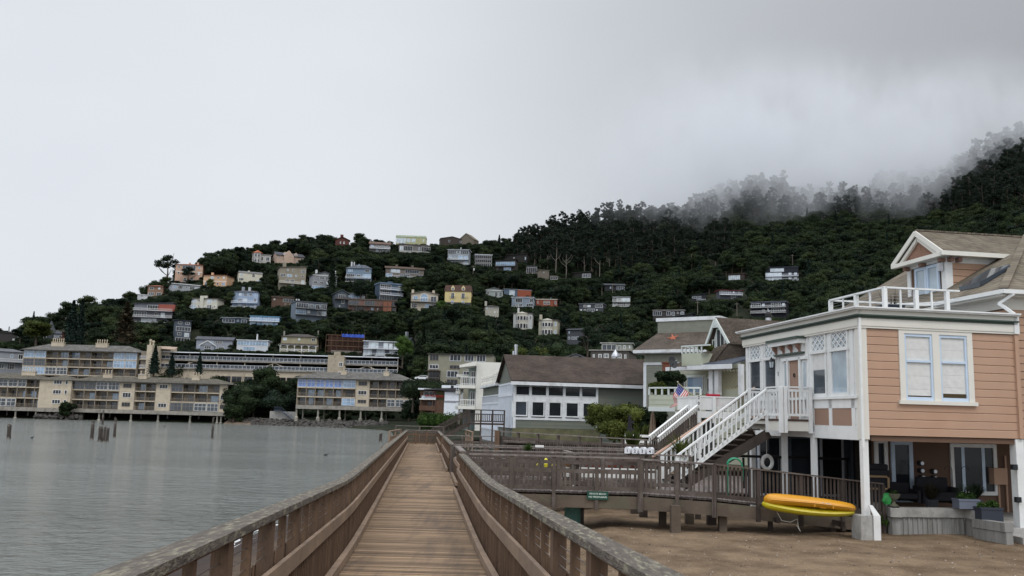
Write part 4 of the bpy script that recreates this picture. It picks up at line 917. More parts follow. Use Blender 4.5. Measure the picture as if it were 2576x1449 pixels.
# ================================================================ shore apartments, garage, flats
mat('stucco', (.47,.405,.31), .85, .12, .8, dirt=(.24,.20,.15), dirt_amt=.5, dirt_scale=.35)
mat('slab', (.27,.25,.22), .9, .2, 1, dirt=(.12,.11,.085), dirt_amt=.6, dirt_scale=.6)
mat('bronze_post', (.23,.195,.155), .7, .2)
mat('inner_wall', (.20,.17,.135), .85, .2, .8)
mat('pier_conc', (.30,.28,.24), .9, .3, 1.5, dirt=(.06,.055,.045), dirt_amt=.8, dirt_scale=.8)
roofmat('shake_grey', '666461', '514f4c', row=.35, wid=.5, kz=.45)
roofmat('shake_moss', '5f5b51', '4c4942', row=.35, wid=.5, kz=.45, moss='6a6a45')
def xat(px, py, Y): return at(px, py, Y).x
def zat(px, py, Y): return at(px, py, Y).z
def apartments(name, label, Y, xs, zs, kinds, D=11, roof=None, roofh=1.9, chim=(), posts=None, pz=-2.0, ang=0, slab=True, post_h=None):
 """xs: bay edges; zs: floor levels from the bottom up (n+1); kinds[row][bay], rows from the top"""
 x0, x1 = xs[0], xs[-1]
 o = thing(name, label, 'apartment block', (x0, Y, zs[0]), ang)
 X = [x - x0 for x in xs]; Z = [z - zs[0] for z in zs]; W_ = X[-1]; n_ = len(zs) - 1
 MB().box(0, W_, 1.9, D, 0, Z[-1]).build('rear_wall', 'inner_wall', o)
 if slab: MB().box(-.15, W_ + .15, -.12, D, -1.15, 0).build('slab', 'slab', o)
 fl = MB()
 for k in range(1, n_): fl.box(-.05, W_ + .05, -.05, 1.89, Z[k] - .16, Z[k] + .16)
 fl.box(-.05, W_ + .05, -.05, 1.89, Z[-1] - .22, Z[-1] + .02)
 fl.build('floor_bands', 'stucco', o)
 wl = MB(); fp = MB()
 for i, x in enumerate(X):
  fp.box(x - .09, x + .09, -.07, .1, 0, Z[-1] - .22)
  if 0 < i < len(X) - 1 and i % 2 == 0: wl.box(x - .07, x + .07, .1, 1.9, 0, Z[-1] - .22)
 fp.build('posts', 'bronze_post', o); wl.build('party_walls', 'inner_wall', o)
 MB().box(0, .15, .1, 1.9, 0, Z[-1] - .22).box(W_ - .15, W_, .1, 1.9, 0, Z[-1] - .22).build('end_walls', 'stucco', o)
 for r_ in range(n_):
  z0, z1 = Z[n_ - 1 - r_] + .17, Z[n_ - r_] - .23
  for b in range(len(X) - 1):
   k = kinds[r_][b]; a, c = X[b] + .1, X[b + 1] - .1
   if k in 'gGvp':       # glazed in balcony
    window(o, a, c, 0, z0, z1, {'g': 'bronze_post', 'G': 'white', 'v': 'cool_white', 'p': 'cool_white'}[k], {'g': 'glass_mid', 'G': 'glass_mid', 'v': 'glass_vivid', 'p': 'glass_blue'}[k],
                       mull=2 if (c - a) > 3 else 1, cross=True, t=.10, name='glazed_balcony')
   elif k == 's' or k == 'S':
    MB().box(a - .1, c + .1, -.03, 1.89, z0 - .17, z1 + .05).build('wall_panel', 'stucco', o)
    wc = (a + c) / 2; hw = min((c - a) * .36, 1.3)
    if k == 's': window(o, wc - hw, wc + hw, -.03, z0 + .8, z1 - .25, 'white' if (r_ + b) % 2 else 'bronze_post', 'glass_dark', mull=2, t=.1)
   elif k == 'n': MB().box(a - .1, c + .1, -.03, 1.89, z0 - .17, z1 + .05).build('wall_panel', 'stucco', o)
   else:                 # open balcony: glass doors behind, railing in front, a few belongings
    dm = (a + c) / 2 + rnd.uniform(-.3, .3); hw = (c - a) * rnd.uniform(.28, .42)
    window(o, dm - hw, dm + hw, 1.88, z0, z0 + 2.05, 'inner_wall', rnd.choice(['glass_dark', 'glass_mid', 'glass_dark', 'glass_blue']), mull=2 if hw > 1 else 1, t=.07, name='balcony_door')
    rl = MB(); rl.box(a, c, .02, .06, z0 + .92, z0 + .98)
    nb_ = int((c - a) / .22)
    for q in range(nb_ + 1):
     xx = a + (c - a) * q / nb_; rl.box(xx - .02, xx + .02, .02, .05, z0, z0 + .92)
    rl.build('balcony_railing', 'bronze_post', o)
 if roof:
  m_ = roof_mesh('hip', 0, W_, -.2, D, Z[-1] + .02, roofh, oh=.9)
  ro = m_.build('roof', roof, o)
  gt = MB().box(-.95, W_ + .95, -1.2, -1.1, Z[-1] - .12, Z[-1] + .06).build('gutter', 'dark_metal', o)
  for cx, wdt, npots in chim:
   c_ = MB(); c_.box(cx - wdt / 2, cx + wdt / 2, D * .28, D * .28 + 1.1, Z[-1] + .3, Z[-1] + roofh + .5); c_.box(cx - wdt / 2 - .12, cx + wdt / 2 + .12, D * .28 - .12, D * .28 + 1.22, Z[-1] + roofh + .5, Z[-1] + roofh + .65)
   co = c_.build('chimney', 'stucco', ro); pp = MB()
   for q in range(npots):
    xx = cx - wdt / 2 + wdt * (q + .5) / npots
    pp.lathe([(.13, 0), (.13, .75), (.2, .8), (.17, 1.15), (.02, 1.2)], 7, (xx, D * .28 + .5, Z[-1] + roofh + .65))
   pp.build('chimney_pots', 'stucco', co)
 for x in (posts or ()):
  h_ = pz - zs[0]
  MB().tube([(x - x0, .5, -1.15), (x - x0, .5, h_)], .28, 8).lathe([(.55, h_ - 1), (.55, h_ + 1.6), (.3, h_ + 1.9)], 8, (x - x0, .5, 0)).build('pillar', 'pier_conc', o)
  MB().tube([(x - x0 + .6, 6.5, -1.15), (x - x0 + .6, 6.5, h_)], .25, 8).build('pillar', 'pier_conc', o)
 return o
def zx1(z): return z * .2441
def zy1(z): return 817.6 + z * .2441
# lower left block
YA = 275
xs = [xat(zx1(z), 985, YA) for z in (-260, -30, 75, 175, 265, 355, 412)]; zs = [zat(zx1(200), zy1(q), YA) for q in (845, 750, 640, 556)]
apartments('shore_apartments', 'left shore apartment block on stilts, with a wide blank cream end wall', YA, xs, zs, ['ogGGooo'.replace('gGG','GGG')[:6], 'oooooo', 'oGGooo'], roof='shake_moss', posts=[xat(zx1(z), 1020, YA) for z in (-60, 160, 370)], pz=-1.5,
           chim=((xat(zx1(290), 940, YA + 3) - xs[0], 4.2, 6),))
bl = thing('end_block', 'blank cream stucco end block with small windows, joined to the left shore apartments', 'apartment block', (xs[-1] + .16, YA - 1.0, zs[0] - 1.0))
wE = xat(zx1(742), 985, YA) - xs[-1]
MB().box(0, wE, 0, 11, 0, zs[-1] - zs[0] + .95).build('wall', 'stucco', bl)
roof_mesh('hip', 0, wE, 0, 11, zs[-1] - zs[0] + .96, 1.7, oh=.7).build('roof', 'shake_moss', bl)
MB().box(0, wE, -.15, -.01, -.2, 1.0).build('slab', 'slab', bl)
for zz, r_ in ((790, 1), (690, 1), (590, 1)):
 q = zat(zx1(600), zy1(zz), YA) - (zs[0] - 1.0)
 for c_, w_ in ((600, 1.3), (690, .45)):
  cx_ = xat(zx1(c_), 985, YA) - xs[-1]; window(bl, cx_ - w_, cx_ + w_, 0, q - .65, q + .65, 'white', 'glass_dark', mull=2 if w_ > 1 else 0, t=.12)
for z in (505,): MB().tube([(xat(zx1(z), 1020, YA) - xs[-1], 1.5, 0), (xat(zx1(z), 1020, YA) - xs[-1], 1.5, -7)], .3, 8).build('pillar', 'pier_conc', bl)
PROT.append((-10, 935, 190, 1050, YA))
# lower middle block
xs = [xat(zx1(z), 985, YA) for z in (738, 868, 985, 1108, 1228, 1390, 1500, 1605, 1762, 1885, 2008, 2140, 2262, 2345)]; zs = [zat(zx1(1500), zy1(q), YA) for q in (878, 785, 685, 592)]
apartments('shore_apartments', 'long three storey cream block on stilts over the water, with two blank window strips', YA, xs, zs,
   ['ggGGsoosgooon', 'oooosooSoooos', 'oooosoosggGGs'], roof='shake_moss', posts=[xat(zx1(z), 1030, YA) for z in (745, 1020, 1350, 1630, 1960, 2240, 2280)], pz=-1.5,
   chim=[(xat(zx1(z), 940, YA + 3) - xs[0], w_, n_) for z, w_, n_ in ((1110, 2.8, 3), (1468, 2.6, 2), (2018, 2.4, 3))], roofh=1.8)
PROT.append((178, 935, 590, 1062, YA))
# right block
def zx2(z): return 723.2 + z * .13427
def zy2(z): return 930.8 + z * .13427
YB = 268
xs = [xat(zx2(z), 985, YB) for z in (182, 350, 520, 690, 860, 1022, 1275, 1535, 1700, 1865, 2028, 2190, 2355)]; zs = [zat(zx2(1270), zy2(q), YB) for q in (680, 522, 350, 178)]
apartments('shore_apartments', 'right shore block on tall pillars above boulders, its top left row glazed vivid blue', YB, xs, zs,
   ['vvvvvpsooooo', 'oooooosooooo', 'ooooopsooGGG'], roof='shake_grey', posts=[xat(zx2(z), 1030, YB) for z in (165, 570, 975, 1370, 1765)], pz=1.0,
   chim=[(xat(zx2(z), 940, YB + 3) - xs[0], 1.7, 1) for z in (1050, 1850)], roofh=2.2)
PROT.append((742, 930, 1045, 1062, YB))
# upper block behind
YC = 292
xs = [xat(zx1(z), 905, YC) for z in (238, 355, 472, 590, 704, 820, 935, 1055, 1168, 1290, 1412)]; zs = [zat(zx1(800), zy1(q), YC) for q in (605, 520, 435, 350, 268)]
apartments('hillside_apartments', 'upper grey roofed apartment block with pale blue glazed corner balconies', YC, xs, zs,
   ['ppoooooopp', 'ggoooooopp', 'ppGGoooooo', 'oooooooooo'], roof='shake_grey', roofh=2.4, chim=[(xat(zx1(z), 880, YC + 3) - xs[0], w_, n_) for z, w_, n_ in ((585, 4.2, 6), (1040, 3.9, 5))])
PROT.append((58, 866, 372, 950, YC))
tb = thing('stair_tower', 'cream stair tower with roof vents at the right end of the upper apartments', 'building', at(zx1(1415), zy1(600), YC - 1))
w_ = xat(zx1(1540), 905, YC) - xat(zx1(1415), 905, YC)
zt = zat(zx1(1480), zy1(205), YC) - tb.location.z
MB().box(w_ * .55, w_, 0, 8, -6, zt).build('wall', 'stucco', tb); MB().box(.1, w_ * .55, .9, 8, -6, zt - 2).build('recess_wall', 'inner_wall', tb)
for q in (2, 5, 8): railing(tb, .1, w_ * .54, 0, q, 1, 'cool_white')
MB().box(.0, w_ * .55, 0, .89, 1.7, 1.95).box(.0, w_ * .55, 0, .89, 4.7, 4.95).box(.0, w_ * .55, 0, .89, 7.7, 7.95).build('landing', 'stucco', tb)
MB().lathe([(.3,0),(.3,1.2),(.5,1.3),(.4,1.9),(.02,2)],8,(w_*.6,2,zt)).lathe([(.3,0),(.3,.9),(.5,1.0),(.4,1.5),(.02,1.6)],8,(w_*.85,2,zt)).build('roof_vent', 'stucco', tb)
tb2 = thing('stair_tower', 'low cream block with an awning between the conifers, start of the garage', 'building', at(392, 905, 300))
MB().box(-1.5, 4.6, 0, 6, -8, 4.6).build('wall', 'stucco', tb2); MB().hexa([(0,-2.2,3.6),(7,-2.2,3.4),(7,0,4.3),(0,0,4.5),(0,-2.2,3.75),(7,-2.2,3.55),(7,0,4.45),(0,0,4.65)]).build('awning', wm('a9907c'), tb2)
# parking garage in two wings with a tower between
YG = 300
def garage(name, label, pa, pb_, rows, braces, base):
 x0, x1 = xat(pa, 905, YG), xat(pb_, 905, YG); pm_ = (pa + pb_) / 2
 o = thing(name, label, 'garage', (x0, YG, 0)); W_ = x1 - x0
 zr = [zat(pm_, q, YG) for q in rows]            # roof, deck 1 , deck 2, (deck 3)
 MB().box(-.4, W_ + .4, -.8, 16, zr[0] - .15, zr[0] + .12).build('roof', rm('4c4e50'), o)
 MB().box(-.4, W_ + .4, -.9, -.81, zr[0] - .1, zr[0] + .2).build('roof_edge', 'cool_white', o)
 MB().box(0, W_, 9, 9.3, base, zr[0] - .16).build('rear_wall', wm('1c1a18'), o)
 for k, z in enumerate(zr[1:]):
  MB().box(-.1, W_ + .1, -.2, 8.99, z - .45, z).build('deck', 'slab', o)
  r_ = MB(); r_.box(0, W_, -.1, -.04, z + 1.2, z + 1.3); r_.box(0, W_, -.1, -.04, z + .12, z + .2); n_ = int(W_ / 1.35)
  for i in range(n_ + 1): r_.box(W_ * i / n_ - .04, W_ * i / n_ + .04, -.1, -.03, z, z + 1.25)
  r_.build('railing', 'cool_white', o)
  MB().box(0, W_, -.02, 0, z + .2, z + 1.15).build('railing_glass', 'glass_mid', o)
 c_ = MB(); n_ = max(2, round(W_ / 9.4))
 for i in range(n_ + 1): c_.box(W_ * i / n_ - .12, W_ * i / n_ + .12, .1, .34, base, zr[0] - .16)
 c_.build('columns', 'stucco', o)
 b_ = MB()
 for q in braces:
  xc = W_ * q; z0 = zr[2] + .1; z1 = zr[1] - .5
  b_.bar((xc - 5.5, .2, z0), (xc, .2, z1), .14, .2); b_.bar((xc, .2, z1), (xc + 5.5, .2, z0), .14, .2)
 if braces: b_.build('braces', 'stucco', o)
 MB().box(0, W_, .4, 8.9, base, zr[-1] - .46).build('lower_wall', 'stucco', o)
 return o, W_, zr
gl_, W_, zr = garage('parking_garage', 'left wing of the open parking garage, three long railed decks', 406, 826, (891, 908, 929), (.2, .68), zat(600, 950, YG) - 8)
for i in range(9): window(gl_, W_ * .36 + i * W_ * .066, W_ * .36 + (i + .92) * W_ * .066, .4, zr[2] - 4.6, zr[2] - 2.4, 'bronze_post', 'glass_dark', mull=1)
gr_, W2, zr2 = garage('parking_garage', 'right wing of the parking garage, shorter, below the grey balcony house', 869, 1001, (899, 917, 938), (.42,), zat(930, 960, YG) - 8)
tw = thing('garage_tower', 'mottled cream stair tower with two square windows between the garage wings', 'tower', (xat(826.5, 905, YG), YG - 1.2, zat(848, 900, YG)))
ww = xat(868, 905, YG) - xat(826.5, 905, YG); ht = zat(848, 894, YG) - zat(848, 900, YG)
mat('stucco_stain', (.36,.31,.235), .85, .1, 1, dirt=(.16,.14,.09), dirt_amt=.7, dirt_scale=.7)
MB().box(0, ww, 0, 8, -18, ht).box(ww * .35, ww * .7, .3, 2, ht, ht + 1.2).build('wall', 'stucco_stain', tw)
for q in (-3.0, -6.2): window(tw, ww * .68, ww * .92, 0, q, q + 1.5, 'white', 'glass_dark', mull=1, t=.15)
PROT += [(400, 880, 1003, 940, YG), (824, 885, 872, 950, YG)]
# parked cars seen over the deck railings
CARC = {'silver': (.42,.43,.45), 'white': (.65,.66,.68), 'dark': (.03,.035,.045), 'blue': (.04,.07,.14), 'red': (.2,.03,.03)}
for k, v in CARC.items(): mat('paint_' + k, v, .3, .05, spec=.6)
def car(loc, rz, colr, label, group):
 o = thing('parked_car', label, 'car', loc, rz, group)
 m_ = MB(); n_ = 9; L_ = 4.4
 prof = [(-2.2,.35),(-2.2,.75),(-2.05,.9),(-1.2,1.0),(-.55,1.42),(.95,1.45),(1.75,1.05),(2.15,.95),(2.2,.35)]
 m_.prism(prof, -.86, .86); m_.build('body', 'paint_' + colr, o, bevel=.06)
 g_ = MB(); g_.prism([(-1.05,1.02),(-.52,1.36),(.9,1.38),(1.5,1.06)], -.875, .875); g_.build('windows', 'glass_dark', o)
 for x_ in (-1.4, 1.35):
  for y_ in (-.88, .72):
   m2 = MB(); m2.tube([(x_, y_, .33), (x_, y_ + .16, .33)], .33, 12); m2.build('wheel', 'black', o)
 return o
i = 0; cl_ = ['silver', 'dark', 'blue', 'white', 'dark', 'silver', 'dark', 'white', 'blue', 'dark']
for (px, dk_) in ((445,1),(470,1),(500,1),(530,1),(575,1),(605,1),(640,1),(702,1),(735,1),(765,1),(795,1),(610,2),(655,2),(735,2),(765,2),(895,1),(930,1),(960,1),(985,1),(907,2),(950,2)):
 Z_ = (zr if px < 830 else zr2)[dk_]; c_ = cl_[i % 10]; xw = xat(px, 905, YG + 3)
 car((xw, YG + 3.2, Z_), math.pi / 2 + .05 * ((i * 7) % 5 - 2), c_, '%s car on the %s garage deck, %s' % (c_, 'upper' if dk_ == 1 else 'lower', ('left wing, %s from its left end' if px < 830 else 'right wing, %s from the tower') % ['first','second','third','fourth','fifth','sixth','seventh','eighth','ninth','tenth','eleventh'][([a for a, b in ((445,1),(470,1),(500,1),(530,1),(575,1),(605,1),(640,1),(702,1),(735,1),(765,1),(795,1),(610,2),(655,2),(735,2),(765,2)) if b == dk_] if px < 830 else [a for a, b in ((895,1),(930,1),(960,1),(985,1),(907,2),(950,2)) if b == dk_]).index(px)]), 'cars parked in the garage')
 i += 1
car((xat(1062, 953, 262), 262, zat(1062, 957, 262)), .1, 'white', 'white car parked on the open street between garage and olive flats, left one', 'cars on the street')
car((xat(1083, 953, 268), 268, zat(1083, 956, 268)), .2, 'white', 'white car parked beside the olive flats, right one of two', 'cars on the street')
# olive grey flats
def P2(zx, zy): return 566 + zx * .2441, 817.6 + zy * .2441
YF = 235
fx = [xat(P2(z, 400)[0], 930, YF) for z in (2078, 2215, 2460, 2760)]
fo = thing('flats', 'olive grey stepped flats with dark windows behind the white apartments', 'apartment block', (fx[0], YF, zat(1100, P2(0, 640)[1], YF)), -.04)
zt = zat(1130, P2(0, 300)[1], YF) - fo.location.z; wF = fx[3] - fx[0]
mat('olive_wall', (.225,.215,.165), .85, .12, .8); st = zt / 4.0
MB().box(0, wF, 2.5, 12, -8, zt).box((fx[1] - fx[0]), wF, 1.5, 2.5, -8, zt - st * 1.95).build('wall', 'olive_wall', fo)
MB().box(-.3, wF, 2.1, 12, zt, zt + .25).build('roof', rm('3c3a36'), fo)
MB().box(-.2, (fx[1] - fx[0]), .6, 2.49, zt - st * 2 - .2, zt - st * 2 + .02).box(-.2, (fx[1] - fx[0]), .6, 2.49, zt - st * 3 - .2, zt - st * 3 + .02).build('balcony', 'dark_wood', fo)
railing(fo, -.2, fx[1] - fx[0], .6, zt - st * 3, 1.0, 'dark_metal'); railing(fo, -.2, fx[1] - fx[0], .6, zt - st * 4, 1.0, 'dark_metal')
for r_ in range(4):
 z0 = zt - st * (r_ + 1) + .35
 y_ = 2.5 if r_ < 2 else 1.5
 for a, b in ((.02, .16), (.33, .50), (.56, .70), (.74, .88)) if r_ < 2 else ((.30, .47), (.55, .68), (.72, .86)):
  window(fo, wF * a, wF * b, y_, z0 + .2, z0 + (1.9 if r_ != 1 else 1.3), 'cool_white' if (r_ + int(a * 10)) % 2 else 'bronze_post', 'glass_dark', mull=2, t=.1)
 if r_ >= 2: window(fo, wF * .02, wF * .18, 2.5, z0, z0 + 2.2, 'bronze_post', 'glass_dark', mull=2, t=.1)
PROT.append((1073, 888, 1255, 966, YF))
# boulders at the water's edge
mat('boulder', (.05,.046,.042), .95, .4, 1.2, island=.35, bump=.6, bscale=6, dirt=(.13,.125,.11), dirt_amt=.5)
bm_ = MB(); g = random.Random(8)
def rock(m_, c, r_, g):
 n1 = 7; rings = [(.0, -1), (.8, -.6), (1, 0), (.75, .6), (.0, .95)]; b0 = len(m_.v)
 for rr, zz in rings[1:-1]:
  for k in range(n1):
   a = 6.283 * k / n1; q = g.uniform(.75, 1.15); m_.v.append((c[0] + math.cos(a) * rr * r_ * q, c[1] + math.sin(a) * rr * r_ * q, c[2] + zz * r_ * .75 * g.uniform(.8, 1.1)))
 m_.v.append((c[0], c[1], c[2] + r_ * .75))
 for j in range(2):
  for k in range(n1): m_.f.append((b0 + j*n1 + k, b0 + j*n1 + (k+1) % n1, b0 + (j+1)*n1 + (k+1) % n1, b0 + (j+1)*n1 + k))
 for k in range(n1): m_.f.append((b0 + 2*n1 + k, b0 + 2*n1 + (k+1) % n1, b0 + 3*n1))
for i in range(900):
 px = g.uniform(590, 975); Yq = 262 + g.uniform(-3.5, 4) - (px - 820) * .06
 x = xat(px, 1060, Yq); rock(bm_, (x, Yq, -.3 + max(0, (Yq - 259 + (px - 820) * .06)) * .30 + g.uniform(-.2, .3)), g.uniform(.25, .75), g)
for i in range(300):
 px = g.uniform(90, 205); Yq = 274 + g.uniform(-3, 6); x = xat(px, 1050, Yq); rock(bm_, (x, Yq, g.uniform(-.3, 1.0) + max(0, (Yq - 272)) * .35 * (1 - abs(px - 165) / 90)), g.uniform(.3, .9), g)
tag(bm_.build('boulders', 'boulder'), 'grey boulders piled along the far waterline under the shore apartments', 'rocks', kind='stuff')
# far small beaches: earth banks under the trees between the blocks
for nm, px0, px1, y0_, h_ in (('bank', 570, 700, 273, 1.4),):
 m_ = MB(); n_ = 14
 for i in range(n_):
  for j in range(4):
   px = px0 + (px1 - px0) * i / (n_ - 1); m_.v.append((xat(px, 1065, y0_), y0_ - 5 + j * 3.2, -.5 + j * h_ * .55 + .2 * math.sin(i * 2.1 + j)))
 m_.f = [(i*4+j, (i+1)*4+j, (i+1)*4+j+1, i*4+j+1) for i in range(n_ - 1) for j in range(3)]
 mat('bank_earth', (.15,.115,.085), .95, .3, 1.5, bump=.5, bscale=5)
 tag(m_.build('beach_bank', 'bank_earth', smooth=True), kind='structure')
# blue grey stair on the bank
s_ = thing('bank_stair', 'small blue grey metal stair and landing on the bank between two shore blocks', 'stairs', at(700, 1053, 274))
m_ = MB().box(-1.5, .6, 0, 1, 2.3, 2.45); m_.bar((.6, .5, 2.4), (4.5, .5, -.5), .9, .2); m_.build('steps', wm('4a5568'), s_)
railing(s_, -1.5, .6, 0, 2.45, 1.1, wm('4a5568')); MB().bar((.6, 0, 3.5), (4.5, 0, .6), .08, .08).bar((.6, 0, 3.0), (4.5, 0, .1), .06, .06).build('hand_rail', wm('4a5568'), s_)
MB().box(-3, 5.2, 1.2, 2, -2, 2.2).build('concrete_base', 'concrete', s_)

# ---------------------------------------------------------------- brown house with balconies and the white walled neighbour
def P3(zx, zy): return 1006.2 + zx * .12153, 930.8 + zy * .12153
YD = 215
def X3(z): return xat(P3(z, 0)[0], 1010, YD)
def Z3(z, zx=600): return zat(P3(zx, 0)[0], P3(0, z)[1], YD)
bh = thing('brown_house', 'brown shingled three level shore house with balconies and red flowers', 'house', (X3(420), YD, Z3(1190)), 0)
bx = [X3(z) - X3(420) for z in (420, 740, 915)]; Zb = lambda z: Z3(z) - Z3(1190)
mat('brown_shingle', (.11,.062,.042), .9, .3, 2, lines=('Z', .25, .6)); mat('red_wood', (.10,.042,.03), .85, .3, 2)
MB().box(0, bx[1], 1.8, 9, Zb(1070), Zb(420)).build('rear_wall', 'brown_shingle', bh)
MB().box(bx[1], bx[2], 0, 9, Zb(1190), Zb(625)).build('wall', 'brown_shingle', bh)
MB().box(bx[1] + .1, bx[2] - .1, .2, 9, Zb(624), Zb(420)).build('mossy_wall', wm('4d4a28'), bh)
MB().box(-.6, bx[1] + 1.2, -.6, 9, Zb(410), Zb(380)).build('roof', 'cool_white', bh)
for z0, mt in ((615, 'white'), (840, 'brown_shingle'), (1070, 'red_wood')): MB().box(-.2, bx[1], -.3, 1.79, Zb(z0), Zb(z0 - 25)).build('balcony', mt, bh)
MB().box(.3, bx[1], -.3, -.2, Zb(590), Zb(535)).build('balcony_wall', 'glass_pale', bh)
MB().box(-.2, bx[1], -.3, -.2, Zb(815), Zb(740)).build('balcony_wall', 'brown_shingle', bh); MB().box(-.4, bx[1], -.3, -.2, Zb(1045), Zb(955)).build('balcony_wall', 'red_wood', bh)
window(bh, .6, 3.2, 1.8, Zb(580), Zb(440), 'white', 'glass_dark', mull=1); window(bh, 3.4, 6.4, 1.8, Zb(580), Zb(440), 'white', 'glass_dark', mull=2)
window(bh, 1.5, 4.5, 1.8, Zb(800), Zb(650), 'brown_shingle', 'glass_dark', mull=2); window(bh, 1.5, 5.5, 1.8, Zb(1030), Zb(870), 'brown_shingle', 'glass_dark', mull=2)
m_ = MB(); [m_.box(x - .09, x + .09, -.2, 0, Zb(1190), Zb(410)) for x in (.1, 3.0, bx[1] - .1)]; m_.build('posts', 'brown_shingle', bh)
MB().box(1.5, bx[1] - .5, 1.0, 1.2, Zb(1190), Zb(1085)).build('green_glass_wall', wm('7fa79a'), bh)
MB().box(0, bx[1], 2.0, 9, -3, Zb(1071)).build('foundation', wm('2a2420'), bh)
leafmat('flower_red', (.28,.03,.03), (.5,.06,.06), .2, 1)
m_ = bpy.data.objects.new('flowers', leaf_mesh('flowers', blob_pts([(1.5 + i * .75, -.35, Zb(540), .45, .28) for i in range(6)], 60, 4), .1, 'flower_red')); COL.objects.link(m_); m_.parent = bh
wn_ = thing('white_house', 'plain white walled house behind the clipped hedge, with a black stove pipe', 'house', (X3(915) + .02, YD - .5, Z3(1190)), 0)
wx = X3(1260) - X3(915)
MB().box(0, wx, 0, 10, -3, Zb(630)).box(.05, wx, .15, 10, Zb(629), Zb(440)).build('wall', 'cool_white', wn_)
MB().box(-.02, wx + .1, -.06, .14, Zb(665), Zb(625)).build('trim_band', wm('8b8f98'), wn_)
MB().hexa([(-5,-.5,Zb(395)),(wx,-.5,Zb(440)),(wx,10,Zb(440)),(-5,10,Zb(395)),(-2,-.5,Zb(375)),(wx,-.5,Zb(350)),(wx,10,Zb(350)),(-2,10,Zb(375))]).build('roof', wm('3a3a3e'), wn_)
MB().tube([(1.8,.5,Zb(420)),(1.8,.5,Zb(310))],.35,8).build('stove_pipe','black',wn_); MB().box(-1, 3.4, 4, 6, Zb(400), Zb(295)).build('parapet', 'cool_white', wn_)
# ---------------------------------------------------------------- white apartment block with slatted balconies
def P4(zx, zy): return 1069 + zx * .2441, 880.5 + zy * .2441
YE = 112
def X4(z): return xat(P4(z, 0)[0], 970, YE)
def Z4(z): return zat(P4(500, 0)[0], P4(0, z)[1], YE)
wa = thing('white_apartments', 'white stucco apartments with stacked slatted corner balconies', 'apartment block', (X4(526), YE, Z4(700)), 0.0)
Za = lambda z: Z4(z) - Z4(700); xa = lambda z: X4(z) - X4(526)
mat('ivory', (.66,.65,.60), .6, .05, 1, dirt=(.45,.42,.36), dirt_amt=.3, dirt_scale=.6)
MB().box(0, xa(850), 0, 12, Za(830), Za(122)).build('wall', 'ivory', wa)
MB().box(0, .12, -.05, 0, Za(800), Za(122)).build('corner_trim', 'white', wa)
MB().hexa([(xa(355),-1.4,Za(190)),(0.0,-1.4,Za(165)),(0.0,11.8,Za(165)),(xa(405),11.8,Za(165)),(xa(355),-1.4,Za(165)),(.0,-1.4,Za(120)),(.0,11.8,Za(120)),(xa(405),11.8,Za(122))]).build('roof_canopy', 'ivory', wa)
MB().box(xa(440), -.02, 2.4, 11, Za(640), Za(170)).build('rear_wall', wm('9fb0ae'), wa)
for z0, zt_, mt in ((398, 280, 'white'), (612, 512, 'white')):
 MB().box(xa(356), -.02, -1.3, 2.39, Za(z0), Za(z0 - 32)).build('balcony', 'ivory', wa)
 railing(wa, xa(372), -.05, -1.25, Za(z0 - 32), Za(zt_) - Za(z0 - 32), mt, step=.22)
 MB().box(xa(372), xa(372) + .06, -1.18, 2.3, Za(z0 - 32), Za(zt_)).build('balcony_side', mt, wa)
 window(wa, xa(460), xa(515), 2.4, Za(z0 - 32), Za(z0 - 190), 'white', 'glass_mid', mull=1)
for z0, zt_ in ((447, 345), (612, 540)):
 MB().box(xa(296), xa(350), 4.5, 8, Za(z0), Za(z0 - 30)).build('balcony', 'ivory', wa)
 railing(wa, xa(300), xa(350), 4.5, Za(z0 - 30), Za(zt_) - Za(z0 - 30), 'white', step=.22)
MB().box(xa(305), xa(500), 3.5, 11, Za(270), Za(240)).build('balcony', 'ivory', wa)
MB().box(xa(395), -.03, 0.5, 11, Za(830), Za(613)).build('ground_wall', wm('5a6866'), wa)
for q in (335, 372): MB().tube([(xa(q), -.9 if q > 350 else 4.8, Za(770)), (xa(q), -.9 if q > 350 else 4.8, Za(400))], .06, 6).build('post', 'bronze_post', wa)
# rounded hedge and green mound
def leafblob(name, label, cat, cs, per, size, mt, loc=(0,0,0), seed=1, kind=None, trunk=None, corek=.75):
 o = thing(name, label, cat, loc)
 q = bpy.data.objects.new('foliage', leaf_mesh('foliage', blob_pts(cs, per, seed, .6), size, mt, .2, seed, core_of(cs, corek))); COL.objects.link(q); q.parent = o
 if trunk: m_ = MB(); m_.tube(trunk[0], trunk[1], 7); m_.build('trunk', 'bark', o)
 return o
hg = at(*P4(200, 735), 128)
leafblob('hedge', 'clipped rounded green hedge in front of the plain white house', 'hedge', [(x, 0, 0, 1.25, 1.25) for x in np.linspace(-2.8, 4.2, 8)], 1500, .09, 'leaf_bright', hg)
hg = at(1078, 975, 226)
leafblob('shrub_mound', 'large rounded green shrub mound below the olive flats', 'shrub', [(x, 0, -abs(x) * .12, 2.6, 2.2) for x in np.linspace(-4.5, 4, 7)], 900, .18, 'leaf_hill', hg)
